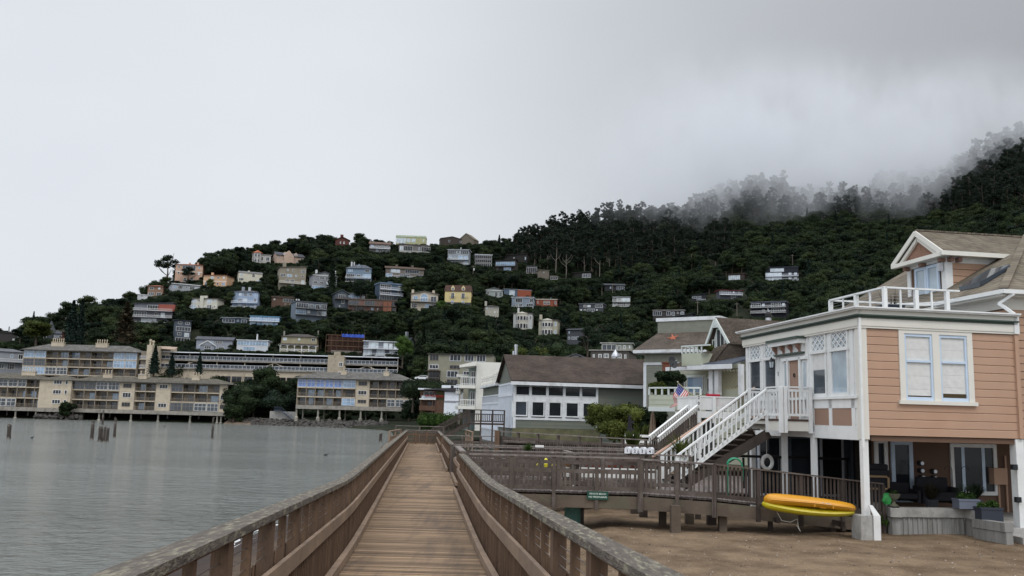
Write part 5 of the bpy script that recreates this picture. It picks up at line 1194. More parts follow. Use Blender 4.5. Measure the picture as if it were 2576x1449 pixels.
for i, (px, py, Yq, r_, mt, lb) in enumerate(((600,1010,276,6.5,'leaf_hill','large leafy shore tree touching the right end of the long cream block'),(640,1000,281,6,'leaf_hill','leafy shore tree, middle one of the dark clump between two shore blocks'),
 (700,1010,280,6.5,'leaf_dark','dark leafy tree at the left wall of the right shore block'),(588,1040,272,3.6,'leaf_hill','low round bush at the foot of the long cream block'),(168,1030,272,3.0,'leaf_hill','round bush on the rocks between the left shore blocks'),
 (670,955,286,5.5,'leaf_hill','tree top in front of the garage lower wall'),(1030,1030,262,4.0,'leaf_dark','dark shrub at the right end of the right shore block'),(1040,985,250,4.5,'leaf_dark','dark tree between the right shore block and the brown shingled house'))):
 p_ = at(px, py, Yq); g2 = random.Random(i); cs = [(g2.uniform(-1,1)*r_*.5, g2.uniform(-1,1)*r_*.3, g2.uniform(-.5,.5)*r_, r_*g2.uniform(.32,.5), r_*g2.uniform(.25,.4)) for _ in range(13)]
 leafblob('shore_tree' if r_ > 4 else 'bush', lb, 'tree' if r_ > 4 else 'bush', cs, 420, .26, mt, p_, i, trunk=([(0,0,-r_*1.3),(0,0,r_*.3)],[.35,.15]))
# broad rounded trees behind the long grey house
for i, (px, py, r_, mt, lb) in enumerate(((1335,915,4.6,'leaf_hill','rounded bright green tree right of the square white chimney'),(1300,925,3.6,'leaf_hill','rounded green tree behind the square white chimney'),(1380,905,4.8,'leaf_hill','tallest rounded tree behind the long brown roof'),(1408,925,3.8,'leaf_hill','rounded green tree left of the small red roof'),(1245,935,2.2,'leaf_bright','small light green tree between the flats and the white chimney'))):
 p_ = at(px, py, 165); g2 = random.Random(i + 50); cs = [(g2.uniform(-1,1)*r_*.6, g2.uniform(-1,1)*r_*.3, g2.uniform(-.45,.45)*r_, r_*g2.uniform(.25,.42), r_*g2.uniform(.22,.34)) for _ in range(18)]
 leafblob('round_tree', lb, 'tree', cs, 500, .17, 'leaf_olive' if i in (0,) else mt, p_, i, trunk=([(0,0,-r_*2),(0,0,0)],[.3,.2]))
# grey pair of houses right of the trees
def P5(zx, zy): return 1132 + zx * .25, 566 + zy * .25
def midhouse(name, label, rect, Y, wall, roofc, rk, rfq, rows, **kw):
 return H(name, label, ' '.join(label.split()[:4]), rect, wall, (rk, roofc, rfq), rows, Y=Y, **kw)
midhouse('grey_house', 'boxy warm grey house with white multi pane windows and a pale lower roof', (1474, 880, 1592, 925), 150, '5c5650', '8f8c86', 'flat', .05, ('swWsWs',), yaw=-10, fr='white', gl='glass_mid', dep=9)
midhouse('sunroom_house', 'pale green glassy upper storey house behind the boxy warm grey house', (1511, 862, 1592, 885), 175, '8f9384', '9a9c98', 'flat', .1, ('GGGdws',), fr='white', rail='white', yaw=-4)
midhouse('red_roof_house', 'low shed with a dull red roof', (1426, 902, 1480, 916), 120, '5a2a24', '6a3a30', 'side', .6, ('..',))
midhouse('white_gable', 'tiny white gable with one dark window behind the dull red roof', (1431, 892, 1464, 908), 135, 'bcc0c4', '4a4c50', 'gable', .65, ('.s.',), fr='cool_white')
midhouse('shore_villa', 'white and grey hipped house at the left edge behind the apartments', (-30, 876, 58, 936), 300, '8d929a', '5a5c60', 'hip', .14, ('=w.sw','.wW.'), yaw=10)
# ================================================================ near buildings: frames fitted to two corners
class Face:
 """a vertical wall plane through the columns pxa (Ya metres ahead) and pxb (Yb ahead)"""
 def __init__(s, pxa, Ya, pxb, Yb, py, z0):
  s.A = at(pxa, py, Ya); B = at(pxb, py, Yb); s.A.z = z0; s.o = s.A.copy()
  s.rz = math.atan2(B.y - s.A.y, B.x - s.A.x); s.d = Vector((math.cos(s.rz), math.sin(s.rz), 0)); s.n = Vector((-s.d.y, s.d.x, 0))
 def hit(s, px, py, off=0.0):             # point of the plane pushed back by off
  r = ray(px, py); P0 = s.o + s.n * off; t = (P0 - EYE).dot(s.n) / r.dot(s.n); return EYE + r * t
 def x(s, px, py, off=0.0): return (s.hit(px, py, off) - s.o).dot(s.d)
 def z(s, px, py, off=0.0): return s.hit(px, py, off).z - s.o.z
 def sy(s, px, py, x0=0.0):               # depth along the side wall at local x0
  P0 = s.o + s.d * x0; r = ray(px, py); t = (P0 - EYE).dot(s.d) / r.dot(s.d); return (EYE + r * t - s.o).dot(s.n)
 def sz(s, px, py, x0=0.0):
  P0 = s.o + s.d * x0; r = ray(px, py); t = (P0 - EYE).dot(s.d) / r.dot(s.d); return (EYE + r * t).z - s.o.z
def boards(x0, x1, y, z0, z1, ex, lip=.018, axis='x'):
 """lap siding: each board leans out at its lower edge"""
 m_ = MB(); z = z0
 while z < z1 - .01:
  zt = min(z + ex, z1)
  if axis == 'x': m_.hexa([(x0,y-lip,z),(x1,y-lip,z),(x1,y,z),(x0,y,z),(x0,y-.003,zt),(x1,y-.003,zt),(x1,y,zt),(x0,y,zt)])
  else: m_.hexa([(y-lip,x0,z),(y,x0,z),(y,x1,z),(y-lip,x1,z),(y-.003,x0,zt),(y,x0,zt),(y,x1,zt),(y-.003,x1,zt)])
  z += ex
 return m_
# ---------------------------------------------------------------- long grey house
mat('grey_green', (.135,.145,.122), .75, .08, 1, dirt=(.14,.15,.10), dirt_amt=.35, dirt_scale=.5)
mat('old_white', (.62,.64,.66), .6, .08, 2, dirt=(.30,.29,.26), dirt_amt=.5, dirt_scale=1.4)
roofmat('asphalt_brown', '4d423b', '3d3631', row=.17, wid=.3, kz=.5, moss='2f2926')
mat('moss_base', (.115,.112,.062), .95, .4, 1.5, dirt=(.16,.13,.09), dirt_amt=.7)
G = Face(1292, 78, 1640, 80, 1000, zat(1292, 1086, 78))
def gx(zx): return G.x(1069 + zx * .2441, 980)
def gz(zx, zy): return G.z(1069 + zx * .2441, 880.5 + zy * .2441)
gh = thing('long_house', 'long grey green clapboard house with a brown roof and a row of white framed windows', 'house', G.o, G.rz)
WL = gx(2440); ze = gz(915, 330) + .30; zr_ = G.sz(1274, 909, 0) if False else ze + 2.25; GD = 8.4
MB().box(.02, WL, .02, GD - .02, -2.6, ze).build('wall_core', wm('2b2a28'), gh)
boards(gx(1783), WL, .02, -1.5, ze, .31).build('wall', 'grey_green', gh)
boards(.2, gx(1765), .02, gz(915, 800), gz(915, 712), .27).build('lower_wall', 'grey_green', gh)
MB().box(-.05, gx(1800), -.10, .03, -.9, gz(915, 803)).build('foundation', 'moss_base', gh)
boards(0, GD, .0, -.5, ze, .2, axis='y').build('side_wall', 'grey_green', gh)
MB().xprism([(0, ze), (GD, ze), (GD / 2, zr_)], -.01, .15).build('gable', 'grey_green', gh)
tm = MB()
tm.box(-.03, .22, -.07, .02, -.4, ze)                                  # corner post
tm.box(gx(1765), gx(1785), -.07, .02, -.9, ze)
za_, zb_ = gz(1300, 478), gz(1300, 545); tm.box(.22, gx(1765), -.05, .02, gz(1300, 535), za_)     # band between the rows
tm.box(.22, gx(1765), -.05, .02, gz(1300, 725), gz(1300, 700))
for c_ in (1088, 1262, 1436, 1606): tm.box(gx(c_ - 7), gx(c_ + 7), -.05, .02, za_, ze - .1)
for c_ in (915, 1082, 1258, 1432, 1605): tm.box(gx(c_ - 16), gx(c_ + 20), -.045, .02, gz(1300, 701), gz(1300, 534))
tm.build('trim', 'old_white', gh)
for a, b in ((925, 1080), (1096, 1254), (1270, 1428), (1444, 1600), (1614, 1768)):
 window(gh, gx(a), gx(b), 0, za_ + .02, gz(1300, 378), 'old_white', 'glass_dark', t=.05, name='clerestory_window', proud=.04)
for i, (a, b) in enumerate(((925, 1060), (1098, 1236), (1272, 1412), (1448, 1588), (1622, 1758))):
 window(gh, gx(a), gx(b), -.045, gz(1300, 690), gz(1300, 530), 'old_white', 'glass_dark' if i else 'glass_mid', t=.11, proud=.06)
ro = MB(); oh = .55
for s_ in (0, 1):
 ya, yb = (-oh, GD / 2) if s_ == 0 else (GD / 2, GD + oh); k = (zr_ - ze) / (GD / 2)
 za2, zb2 = (ze - oh * k, zr_) if s_ == 0 else (zr_, ze - oh * k)
 ro.hexa([(-.35,ya,za2),(WL+.6,ya,za2),(WL+.6,yb,zb2),(-.35,yb,zb2),(-.35,ya,za2+.14),(WL+.6,ya,za2+.14),(WL+.6,yb,zb2+.14),(-.35,yb,zb2+.14)])
rfo = ro.build('roof', 'asphalt_brown', gh)
MB().box(-.36, WL + .6, -oh - .04, -oh + .03, ze - .55, ze - .26).build('fascia', 'old_white', gh)
rt = MB()
for i in range(26): rt.box(.6 + i * .52, .72 + i * .52, -oh, 0, ze - .50, ze - .40)
rt.build('rafter_tails', 'old_white', gh)
# the flat extension behind with its balustrade
ex = thing('glazed_porch', 'flat roofed porch with narrow windows and a white crossed balustrade on its roof', 'porch', G.o + G.n * (GD + .02), G.rz)
EL = 12.0; zx_ = ze - .35
MB().box(0, 5, 0, EL, -2.6, zx_).build('core', wm('6d7168'), ex)
boards(0, EL, -.001, zx_ - .9, zx_, .2, axis='y').build('wall', 'grey_green', ex)
fr_ = MB()
for i in range(25): yy = i * .5; fr_.box(-.10, -.01, yy - .05, yy + .05, -1.2, zx_ - .9)
fr_.box(-.11, -.01, 0, EL, zx_ - .95, zx_ - .85).box(-.11, -.01, 0, EL, zx_ - 1.75, zx_ - 1.6).box(-.11, -.01, 0, EL, -.05, .15)
fr_.build('window_frames', 'cool_white', ex)
MB().box(-.03, -.002, 0.01, EL - .01, zx_ - 1.6, zx_ - .95).build('upper_panes', 'glass_mid', ex); MB().box(-.03, -.002, 0.01, EL - .01, .15, zx_ - 1.75).build('lower_panels', 'cool_white', ex)
ff = MB()
for i in range(17): yy = .3 + i * .5; ff.box(-.10, -.01, yy - .05, yy + .05, .4, ze - .3)
ff.box(-.11, -.01, .1, GD, ze - .45, ze - .3).box(-.11, -.01, .1, GD, ze - 1.5, ze - 1.2).box(-.11, -.01, .1, GD, .3, .45)
ff.build('side_frames', 'cool_white', gh); MB().box(-.04, -.021, .1, GD, .45, ze - .45).build('side_panes', 'glass_pale', gh)
MB().box(-.4, 5, -.0, EL + .2, zx_ + .001, zx_ + .2).build('roof', 'old_white', ex)
bs = MB(); n_ = 8
for i in range(n_ + 1):
 yy = .2 + (EL - .4) * i / n_; bs.box(-.3, -.14, yy - .08, yy + .08, zx_ + .2, zx_ + 1.15).box(-.34, -.10, yy - .12, yy + .12, zx_ + 1.15, zx_ + 1.25)
 if i < n_:
  y2 = .2 + (EL - .4) * (i + 1) / n_; h2 = (yy + y2) / 2
  for a, b in ((yy, h2), (h2, y2)): bs.bar((-.22, a, zx_ + .3), (-.22, b, zx_ + .95), .05, .06); bs.bar((-.22, a, zx_ + .95), (-.22, b, zx_ + .3), .05, .06)
bs.box(-.26, -.18, .2, EL - .2, zx_ + .95, zx_ + 1.03).box(-.26, -.18, .2, EL - .2, zx_ + .24, zx_ + .31)
bs.build('balustrade', 'ivory', ex)
tp_ = G.hit(1294, 925, 4)
ch = thing('block_chimney', 'square white chimney block with twin dark flues behind the long brown roof', 'chimney', G.hit(1293, 911, 7.5))
MB().box(-.85, .85, 0, 1.4, -2, .02).box(-.95, .95, -.1, 1.5, -.05, .14).build('stack', 'ivory', ch)
MB().box(-.1, .9, .3, .6, -.8, .0).build('rib', 'ivory', ch)
fl_ = MB(); fl_.tube([(-.05, .5, .1), (-.05, .5, 1.1)], .12, 8); fl_.tube([(.18, .5, .1), (.18, .5, 1.75)], .16, 8); fl_.tube([(.18,.5,1.55),(.18,.5,1.7)], .2, 8); fl_.build('flues', 'steel', ch)
rv = thing('roof_vents', 'shiny cone capped metal flue and two low vents behind the brown roof ridge', 'roof vent', G.hit(1548, 921, 5.5))
m_ = MB(); m_.tube([(0,0,-1.5),(0,0,.9)], .2, 10); m_.lathe([(.42, .9), (.36, 1.1), (.02, 1.6)], 10); m_.lathe([(.3,-.6),(.3,-.35),(.1,-.2)], 10, (-.9,0,.15)); m_.lathe([(.26,-.6),(.26,-.4),(.1,-.25)], 10, (-1.5,0,.15)); m_.build('vent', 'steel', rv)
# dark stair up to a landing beside the glazed porch
st = thing('timber_stair', 'dark timber stairway and railed landing at the corner of the long grey house', 'stairs', G.hit(1262, 1075, 2.0) , G.rz)
sx0 = 0.0; W1 = 3.1; zf = .35
m_ = MB().box(-W1, 0, -1.4, 0, zf - .15, zf); m_.build('landing', 'dark_wood', st)
pp = MB()
for i in range(4): pp.box(-W1 * i / 3 - .06, -W1 * i / 3 + .06, -1.4, -1.28, -1.3, zf + 1.15)
pp.box(-W1, 0, -1.42, -1.3, zf + 1.08, zf + 1.16).box(-W1, 0, -1.4, -1.34, zf + .72, zf + .80).box(-W1, 0, -1.4, -1.34, zf + .1, zf + .2)
for i in range(20): pp.box(-W1 * i / 19 - .03, -W1 * i / 19 + .03, -1.38, -1.35, zf + .1, zf + .75)
pp.build('landing_railing', 'dark_wood', st)
m_ = MB(); run, drop = 4.6, 2.6
for y_ in (-1.36, -.1):
 m_.bar((-W1, y_, zf + 1.12), (-W1 - run, y_, zf + 1.12 - drop), .08, .08); m_.bar((-W1, y_, zf + .92), (-W1 - run, y_, zf + .92 - drop), .05, .05)
 m_.bar((-W1, y_, zf + .75), (-W1 - run, y_, zf + .75 - drop), .05, .07); m_.bar((-W1, y_, zf - .1), (-W1 - run, y_, zf - .1 - drop), .08, .3)
 for i in range(22): t_ = i / 21; m_.box(-W1 - run * t_ - .025, -W1 - run * t_ + .025, y_ - .02, y_ + .02, zf - .05 - drop * t_, zf + .75 - drop * t_)
m_.build('stair_railing', 'dark_wood', st); m_ = MB()
for i in range(14): m_.box(-W1 - run * (i + 1) / 14, -W1 - run * i / 14, -1.3, -.15, zf - drop * (i + 1) / 14 - .04, zf - drop * (i + 1) / 14)
m_.build('treads', 'dark_wood', st)
# ---------------------------------------------------------------- hip roofed shingle house
roofmat('shake_brown', '5e544b', '453e38', row=.15, wid=.15, kz=.5)
roofmat('shake_tan', '857a68', '6a6053', row=.20, wid=.26, kz=.55, moss='6d6a48')
roofmat('slate_blue', '565c66', '474c56', row=.15, wid=.16, kz=.5)
mat('shingle_green', (.225,.23,.19), .85, .12, 2, island=.1, lines=('Z', .2, .7))
def P6(zx, zy): return 1572.2 + zx * .23867, 754.7 + zy * .23867
HH = Face(P6(205,0)[0], 74, P6(860,0)[0], 71, 890, zat(P6(205,0)[0], 960, 74))
def x6(F_, zx, zy=550, off=0): return F_.x(*P6(zx, zy), off)
def z6(F_, zx, zy, off=0): return F_.z(*P6(zx, zy), off)
hh = thing('hip_house', 'grey green shingled house under a wide brown hipped roof with a flat railed top', 'house', HH.o, HH.rz)
W6 = x6(HH, 1050) ; ze6 = z6(HH, 205, 540); d6 = 9.0
MB().box(0, W6, 0, d6, -6, ze6 - .25).build('wall', 'shingle_green', hh)
MB().box(-.06, .2, -.06, 0, -5, ze6 - 1.0).box(-.06, W6, -.07, 0, ze6 - 1.15, ze6 - .95).box(-.7, W6 + .5, -.75, -.62, ze6 - .2, ze6 + .05).box(-.72, -.6, -.62, d6 + .5, ze6 - .2, ze6 + .05).build('trim', 'old_white', hh)
MB().box(-.66, W6 + .5, -.6, d6, ze6 - .25, ze6 - .2).build('soffit', 'old_white', hh)
zt6 = z6(HH, 440, 350, 3.6) ; xa6, xb6 = x6(HH, 345, 350, 3.4), x6(HH, 1000, 350, 3.4)
m_ = MB(); m_.add([(-.7,-.7,ze6+.05),(W6+.6,-.7,ze6+.05),(W6+.6,d6+.7,ze6+.05),(-.7,d6+.7,ze6+.05),(xa6,3.4,zt6),(xb6,3.4,zt6),(xb6,d6-3,zt6),(xa6,d6-3,zt6)], [(0,1,5,4),(1,2,6,5),(2,3,7,6),(3,0,4,7),(4,5,6,7),(0,3,2,1)])
hr = m_.build('roof', 'shake_brown', hh)
m_ = MB().box(xa6, xb6, 3.4, d6 - 3, zt6, zt6 + 1.0); m_.build('parapet', 'shingle_green', hr); MB().box(xa6 - .12, xb6 + .1, 3.28, d6 - 2.9, zt6 + 1.0, zt6 + 1.3).build('parapet_cap', 'old_white', hr)
window(hh, x6(HH, 120) if False else .6, 1.0, 0, ze6 - 2.3, ze6 - 1.2, 'white', 'glass_mid') if False else None
sd6 = MB()
for y_ in (1.5, 4.2): 
 sd6.box(-.08, 0, y_, y_ + 1.3, ze6 - 2.8, ze6 - 1.2)
sd6.build('side_windows', 'white', hh); MB().box(-.085, -.081, 1.6, 2.7, ze6 - 2.7, ze6 - 1.3).box(-.085, -.081, 4.3, 5.4, ze6 - 2.7, ze6 - 1.3).build('side_panes', 'glass_mid', hh)
# orange starfish ornament
mat('orange_paint', (.33,.10,.055), .8, .4)
sf = thing('star_ornament', 'faded orange star ornament lying on the brown hipped roof', 'ornament', HH.hit(*P6(505, 400), 1.9), HH.rz)
m_ = MB(); vs = [(0,-.12,0)]; n_ = 5
for k in range(10):
 a = math.pi / 2 + math.pi * k / 5 + .3; r_ = .6 if k % 2 == 0 else .2; vs.append((math.cos(a) * r_, -.04 + math.sin(a) * r_ * .45, math.sin(a) * r_ * .7))
m_.add(vs + [(0, .1, -.05)], [(0, 1 + k, 1 + (k + 1) % 10) for k in range(10)] + [(11, 1 + (k + 1) % 10, 1 + k) for k in range(10)]); m_.build('star', 'orange_paint', sf)
# ---------------------------------------------------------------- ivory green cottage with a steep roof
mat('pale_green', (.40,.42,.335), .7, .08, 1, dirt=(.28,.29,.2), dirt_amt=.4, dirt_scale=.8)
mat('mint', (.54,.58,.56), .6, .06, 1)
CC = Face(P6(555,0)[0], 55, P6(905,0)[0], 53, 950, zat(P6(700,0)[0], P6(0,1170)[1], 54))
cc = thing('cottage', 'ivory green cottage with a steep shingled roof, an open gable truss and big sea windows', 'house', CC.o, CC.rz)
X = lambda zx, zy=850, off=0: x6(CC, zx, zy, off); Z = lambda zx, zy, off=0: z6(CC, zx, zy, off)
zE = Z(700, 715); WC = X(1300)
boards(0, X(905), -.001, -1.5, zE, .22).build('wall', 'pale_green', cc)
MB().box(0, WC + .5, .001, 6, -3, zE - .3).build('wall_core', 'pale_green', cc)
MB().box(X(655) - .05, X(850) + .05, -.06, -.02, Z(700, 990), Z(700, 795)).build('window_surround', 'mint', cc)
window(cc, X(665), X(840), -.06, Z(700, 985), Z(700, 808), 'mint', 'glass_blue', t=.06); window(cc, X(560), X(640), -.02, Z(600, 990), Z(600, 820), 'mint', 'glass_dark', t=.07); window(cc, X(868), X(903), -.02, Z(880, 980), Z(880, 815), 'mint', 'glass_dark', t=.07)
pc_ = MB()
for q in (925, 986): xx = X(q, 850, -1.4); pc_.box(xx - .14, xx + .14, -1.6, -1.3, Z(920, 1010), zE)
pc_.box(X(900), X(1250), -1.62, -1.18, zE - .28, zE).box(X(1215, 850, -1.4), X(1215, 850, -1.4) + .2, -1.6, -1.3, Z(1200, 1010), zE); pc_.build('porch_columns', 'old_white', cc)
# lattice screen with the porch wall behind it
lt = MB(); lx0, lx1, lz0, lz1 = X(990, 850, -.9), X(1215, 850, -.9), Z(1100, 940), Z(1100, 748); stp = .22; n_ = int((lx1 - lx0 + lz1 - lz0) / stp)
for i in range(n_):
 o_ = i * stp
 for sg in (1, -1):
  a0 = max(0, o_ - (lx1 - lx0)); a1 = min(o_, lz1 - lz0)
  if a1 <= a0: continue
  if sg == 1: p, q = (lx0 + o_ - a0, -.9, lz0 + a0), (lx0 + o_ - a1, -.9, lz0 + a1)
  else: p, q = (lx1 - o_ + a0, -.93, lz0 + a0), (lx1 - o_ + a1, -.93, lz0 + a1)
  lt.bar(p, q, .02, .05, side=(0, 1, 0))
mat('lattice', (.42,.40,.27), .8, .1); lt.box(lx0, lx1, -.95, -.88, lz0 - .08, lz0).box(lx0, lx1, -.95, -.88, lz1, lz1 + .08).build('lattice_screen', 'lattice', cc)
MB().box(lx0, lx1, -.95, -.85, lz0 - .75, lz0 - .08).build('porch_wall', 'pale_green', cc)
# roofs
A_ = CC.hit(*P6(955, 182), -.6); Bq = CC.hit(*P6(850, 482), -.6); Cq = CC.hit(*P6(1098, 440), -.6)
loc = lambda p: ((p - CC.o).dot(CC.d), (p - CC.o).dot(CC.n), p.z - CC.o.z)
ax, ay, az = loc(A_); bx_, by_, bz_ = loc(Bq); cx_, cy_, cz_ = loc(Cq)
rg = 9.5; m_ = MB(); thk = .16
def slope(m_, p, q, r_, s_, th=.14):
 m_.hexa([p, q, r_, s_, tuple(Vector(p) + Vector((0,0,th))), tuple(Vector(q) + Vector((0,0,th))), tuple(Vector(r_) + Vector((0,0,th))), tuple(Vector(s_) + Vector((0,0,th)))])
# the main ridge runs right and back; the lower apron carries down to the gutter
zg0 = Z(700, 705, -1.6); xg0, xg1 = X(440, 750, -1.6), X(895, 690, -1.6)
slope(m_, (cx_, cy_, cz_), (WC + 5, cy_, cz_ - .4), (WC + 5, cy_ + 4, az - .35), (ax, ay + 3.6, az + .05)) if False else None
m_.hexa([(ax, ay, az - .14), (cx_, cy_, cz_ - .14), (WC + 3, cy_ + 3, cz_ - .14), (WC + 3, ay + 4, az - .5), (ax, ay, az), (cx_, cy_, cz_), (WC + 3, cy_ + 3, cz_), (WC + 3, ay + 4, az - .35)])
m_.hexa([(ax - .02, ay, az - .14), (bx_, by_, bz_ - .14), (bx_, 7.5, bz_ - .14), (ax, 7.5, az - .14), (ax - .02, ay, az), (bx_, by_, bz_), (bx_, 7.5, bz_), (ax, 7.5, az)])
m_.build('roof', 'shake_brown', cc)
m_ = MB()
m_.hexa([(xg0, -1.6, zg0 - .12), (xg1, -1.6, zg0 - .12), (cx_, cy_ + .02, cz_ - .14), (bx_ + .3, 1.5, bz_ - .5), (xg0, -1.6, zg0), (xg1, -1.6, zg0), (cx_, cy_ + .02, cz_), (bx_ + .3, 1.5, bz_ - .35)])
m_.hexa([(xg1, -1.6, zg0 - .12), (xg1 + .05, -1.55, zg0 - .12), (WC + 1, 3, cz_ - .2), (cx_, cy_ + .02, cz_ - .14), (xg1, -1.6, zg0), (xg1 + .05, -1.55, zg0), (WC + 1, 3, cz_ - .1), (cx_, cy_ + .02, cz_)])
m_.build('lower_roof', 'shake_brown', cc)
MB().hexa([(X(895), -2.0, Z(895, 690, -2)), (WC + .4, -2.0, Z(895, 690, -2)), (WC + .4, 3, Z(1275, 480, 0)), (X(1180, 540), 1.5, Z(1180, 545, 1.5)), (X(895), -2.0, Z(895, 690, -2) + .1), (WC + .4, -2.0, Z(895, 690, -2) + .1), (WC + .4, 3, Z(1275, 480, 0) + .1), (X(1180, 540), 1.5, Z(1180, 545, 1.5) + .1)]).build('slate_roof', 'slate_blue', cc)
MB().box(xg0, xg1, -1.72, -1.6, zg0 - .2, zg0 + .02).box(X(895), WC + .4, -2.1, -2.0, Z(895, 690, -2) - .22, Z(895, 690, -2) + .05).build('gutter', 'old_white', cc)
# gable front with its open truss and dark windows
gf = MB(); gf.prism([(bx_ + .12, bz_ - .7), (cx_ - .05, bz_ - .7), (cx_ - .1, cz_ - .1), (ax, az - .16)], ay + .25, ay + .4); gf.build('gable_wall', 'mint', cc)
tr_ = MB(); yq = ay - .05
tr_.bar((ax, yq, az - .1), (bx_, yq, bz_ - .1), .12, .13, side=(0,1,0)); tr_.bar((ax, yq, az - .1), (cx_, yq, cz_ - .1), .12, .13, side=(0,1,0))
mid = (az * .66 + bz_ * .34); xl = ax * .66 + bx_ * .34; xr = ax * .66 + cx_ * .34
tr_.bar((xl, yq, mid), (xr, yq, mid), .1, .12, side=(0,1,0)); tr_.bar((ax, yq, mid), (ax, yq, az - .2), .1, .12, side=(0,1,0)); tr_.bar((xl * .5 + ax * .5, yq, mid), (ax, yq, az * .8 + mid * .2), .08, .1, side=(0,1,0)); tr_.bar((xr * .5 + ax * .5, yq, mid), (ax, yq, az * .8 + mid * .2), .08, .1, side=(0,1,0))
tr_.build('truss', 'mint', cc)
window(cc, ax - .12, ax + .5, ay + .25, bz_ - .6, mid - .12, 'mint', 'glass_dark', mull=1, t=.06); window(cc, ax - .42, ax - .18, ay + .25, bz_ - .6, bz_ + .35, 'mint', 'glass_dark', t=.05)
# upper balcony box
ub = MB(); b0, b1 = X(597, 600, -2.1), X(805, 600, -2.1); bz0, bz1 = Z(700, 692, -2.1), Z(700, 560, -2.1)
ub.box(b0, b1, -2.1, 1.5, bz0, bz1); ub.build('upper_balcony', 'pale_green', cc)
m_ = MB(); m_.box(b0, b1 + .6, -2.14, -2.0, bz1 + .38, bz1 + .46).box(b0, b0 + .1, -2.0, 1.5, bz1 + .38, bz1 + .46)
for i in range(6): m_.box(b0 + (b1 - b0) * i / 5 - .04, b0 + (b1 - b0) * i / 5 + .04, -2.1, -2.02, bz1, bz1 + .38)
m_.build('upper_balcony_rail', 'mint', cc)
# lower balcony box
BB = Face(P6(255,0)[0], 45.5, P6(528,0)[0], 44.5, 1010, 0)
lb_ = thing('green_balcony', 'pale green boarded balcony box with a white rail, in front of the ivory green cottage', 'balcony', Vector((BB.o.x, BB.o.y, 0)), BB.rz)
q0, q1 = 0, BB.x(*P6(528, 1050)); z0_, z1_ = BB.z(*P6(255, 1150)), BB.z(*P6(255, 1000))
B2 = BB.hit(*P6(528, 1050)); wr = BB.x(*P6(775, 1050)) - q1
boards(q0, q1, 0, z0_, z1_, .24).build('front_wall', 'pale_green', lb_); 
boards(q1 + .001, q1 + wr, 1.0, z0_, z1_, .24).build('side_wall', 'pale_green', lb_) if False else None
r2m = MB(); r2m.box(q0, q1, .001, 3, z0_ - .05, z1_); r2m.hexa([(q1, 0, z0_-.05), (q1 + wr, .2, z0_-.05), (q1 + wr, 3.4, z0_-.05), (q1, 3, z0_-.05), (q1, 0, z1_), (q1 + wr, .2, z1_), (q1 + wr, 3.4, z1_), (q1, 3, z1_)]); r2m.build('wall', 'pale_green', lb_)
m_ = MB(); m_.box(q0, q1, -.06, .06, z1_ + .32, z1_ + .4).bar((q1, 0, z1_ + .36), (q1 + wr, .2, z1_ + .36), .12, .08)
for i in range(5): m_.box(q0 + (q1 - q0) * i / 4 - .04, q0 + (q1 - q0) * i / 4 + .04, -.03, .05, z1_, z1_ + .32)
for i in range(1, 5): m_.box(q1 + wr * i / 4 - .04, q1 + wr * i / 4 + .04, .2 * i / 4 - .03, .2 * i / 4 + .05, z1_, z1_ + .32)
m_.box(q0 - .02, q1 + .02, -.05, -.02, z0_ - .1, z0_ + .12); m_.build('rail', 'mint', lb_)
MB().box(.9, q1 + .6, 2.6, 3.0, 1.0, z0_ - .06).build('base_wall', wm('4a4f4c'), lb_)
# satellite dish
ds = thing('satellite_dish', 'round dark satellite dish in front of a brick chimney', 'satellite dish', at(*P6(490, 662), 52), .5)
m_ = MB(); m_.lathe([(.02, 0), (.2, .03), (.36, .1), (.375, .12), (.35, .12), (.18, .05)], 20); m_.moved(Matrix.Rotation(R(72), 4, 'X') @ Matrix.Rotation(R(10), 4, 'Y')); m_.build('dish', wm('3c3e42'), ds)
MB().bar((0, .1, -.1), (.1, .3, -1.2), .06, .06).bar((0,-.1,-.1),(-.3,-.8,.1),.04,.04).build('arm', 'steel', ds)
bc = thing('brick_chimney', 'small brick chimney behind the satellite dish', 'chimney', at(*P6(460, 690), 54)); mat('brick', (.15,.055,.035), .9, .3, 6)
MB().box(-.3, .3, 0, .6, -1.5, .15).box(-.34,.34,-.04,.64,.15,.22).build('stack', 'brick', bc)
# spinning cowl on a pipe
cw = thing('chimney_cowl', 'steel flue with a black curved wind cowl above the shingled roof ridge', 'chimney cowl', at(*P6(1512, 212), 60))
m_ = MB(); m_.tube([(0,0,-1.0),(0,0,.15)], .2, 14); m_.build('pipe', 'steel', cw)
MB().lathe([(.19,.15),(.23,.22),(.22,.42),(.13,.55),(.03,.6)],12).build('cowl','black',cw); MB().prism([(-.06,.4),(.24,.25),(-.04,.8)],-.09,.09).build('cowl_fin','steel',cw)
# bushes, parasols, gate in the little garden between
def pbush(name, label, px, py, Y, w_, h_, mt, seed, cat='bush', per=420, size=.085, n_=22):
 p_ = at(px, py, Y); g2 = random.Random(seed); cs = [(g2.uniform(-.5,.5)*w_, g2.uniform(-.4,.4)*w_*.6, g2.uniform(.1,.85)*h_, w_*g2.uniform(.16,.30), w_*g2.uniform(.14,.26)) for _ in range(n_)]
 return leafblob(name, label, cat, cs, per, size, mt, p_, seed, trunk=([(0,0,-.6),(0,0,h_*.6)],[.12,.05]) if h_ > 1.5 else None)
pbush('bush', 'tall yellow green shrub against the right end of the long grey house', 1545, 1096, 66, 3.0, 2.3, 'leaf_olive', 1)
pbush('bush', 'dark green shrub behind the folded black parasol', 1588, 1098, 68, 3.2, 2.2, 'leaf_hill', 2)
pbush('bush', 'green shrub beside the folded tan parasol', 1622, 1092, 66, 2.4, 2.0, 'leaf_hill', 3)
pbush('roof_shrub', 'leafy shrub growing over the roof corner above the pale green balcony', 1690, 988, 50, 1.25, 1.15, 'leaf_hill', 4)
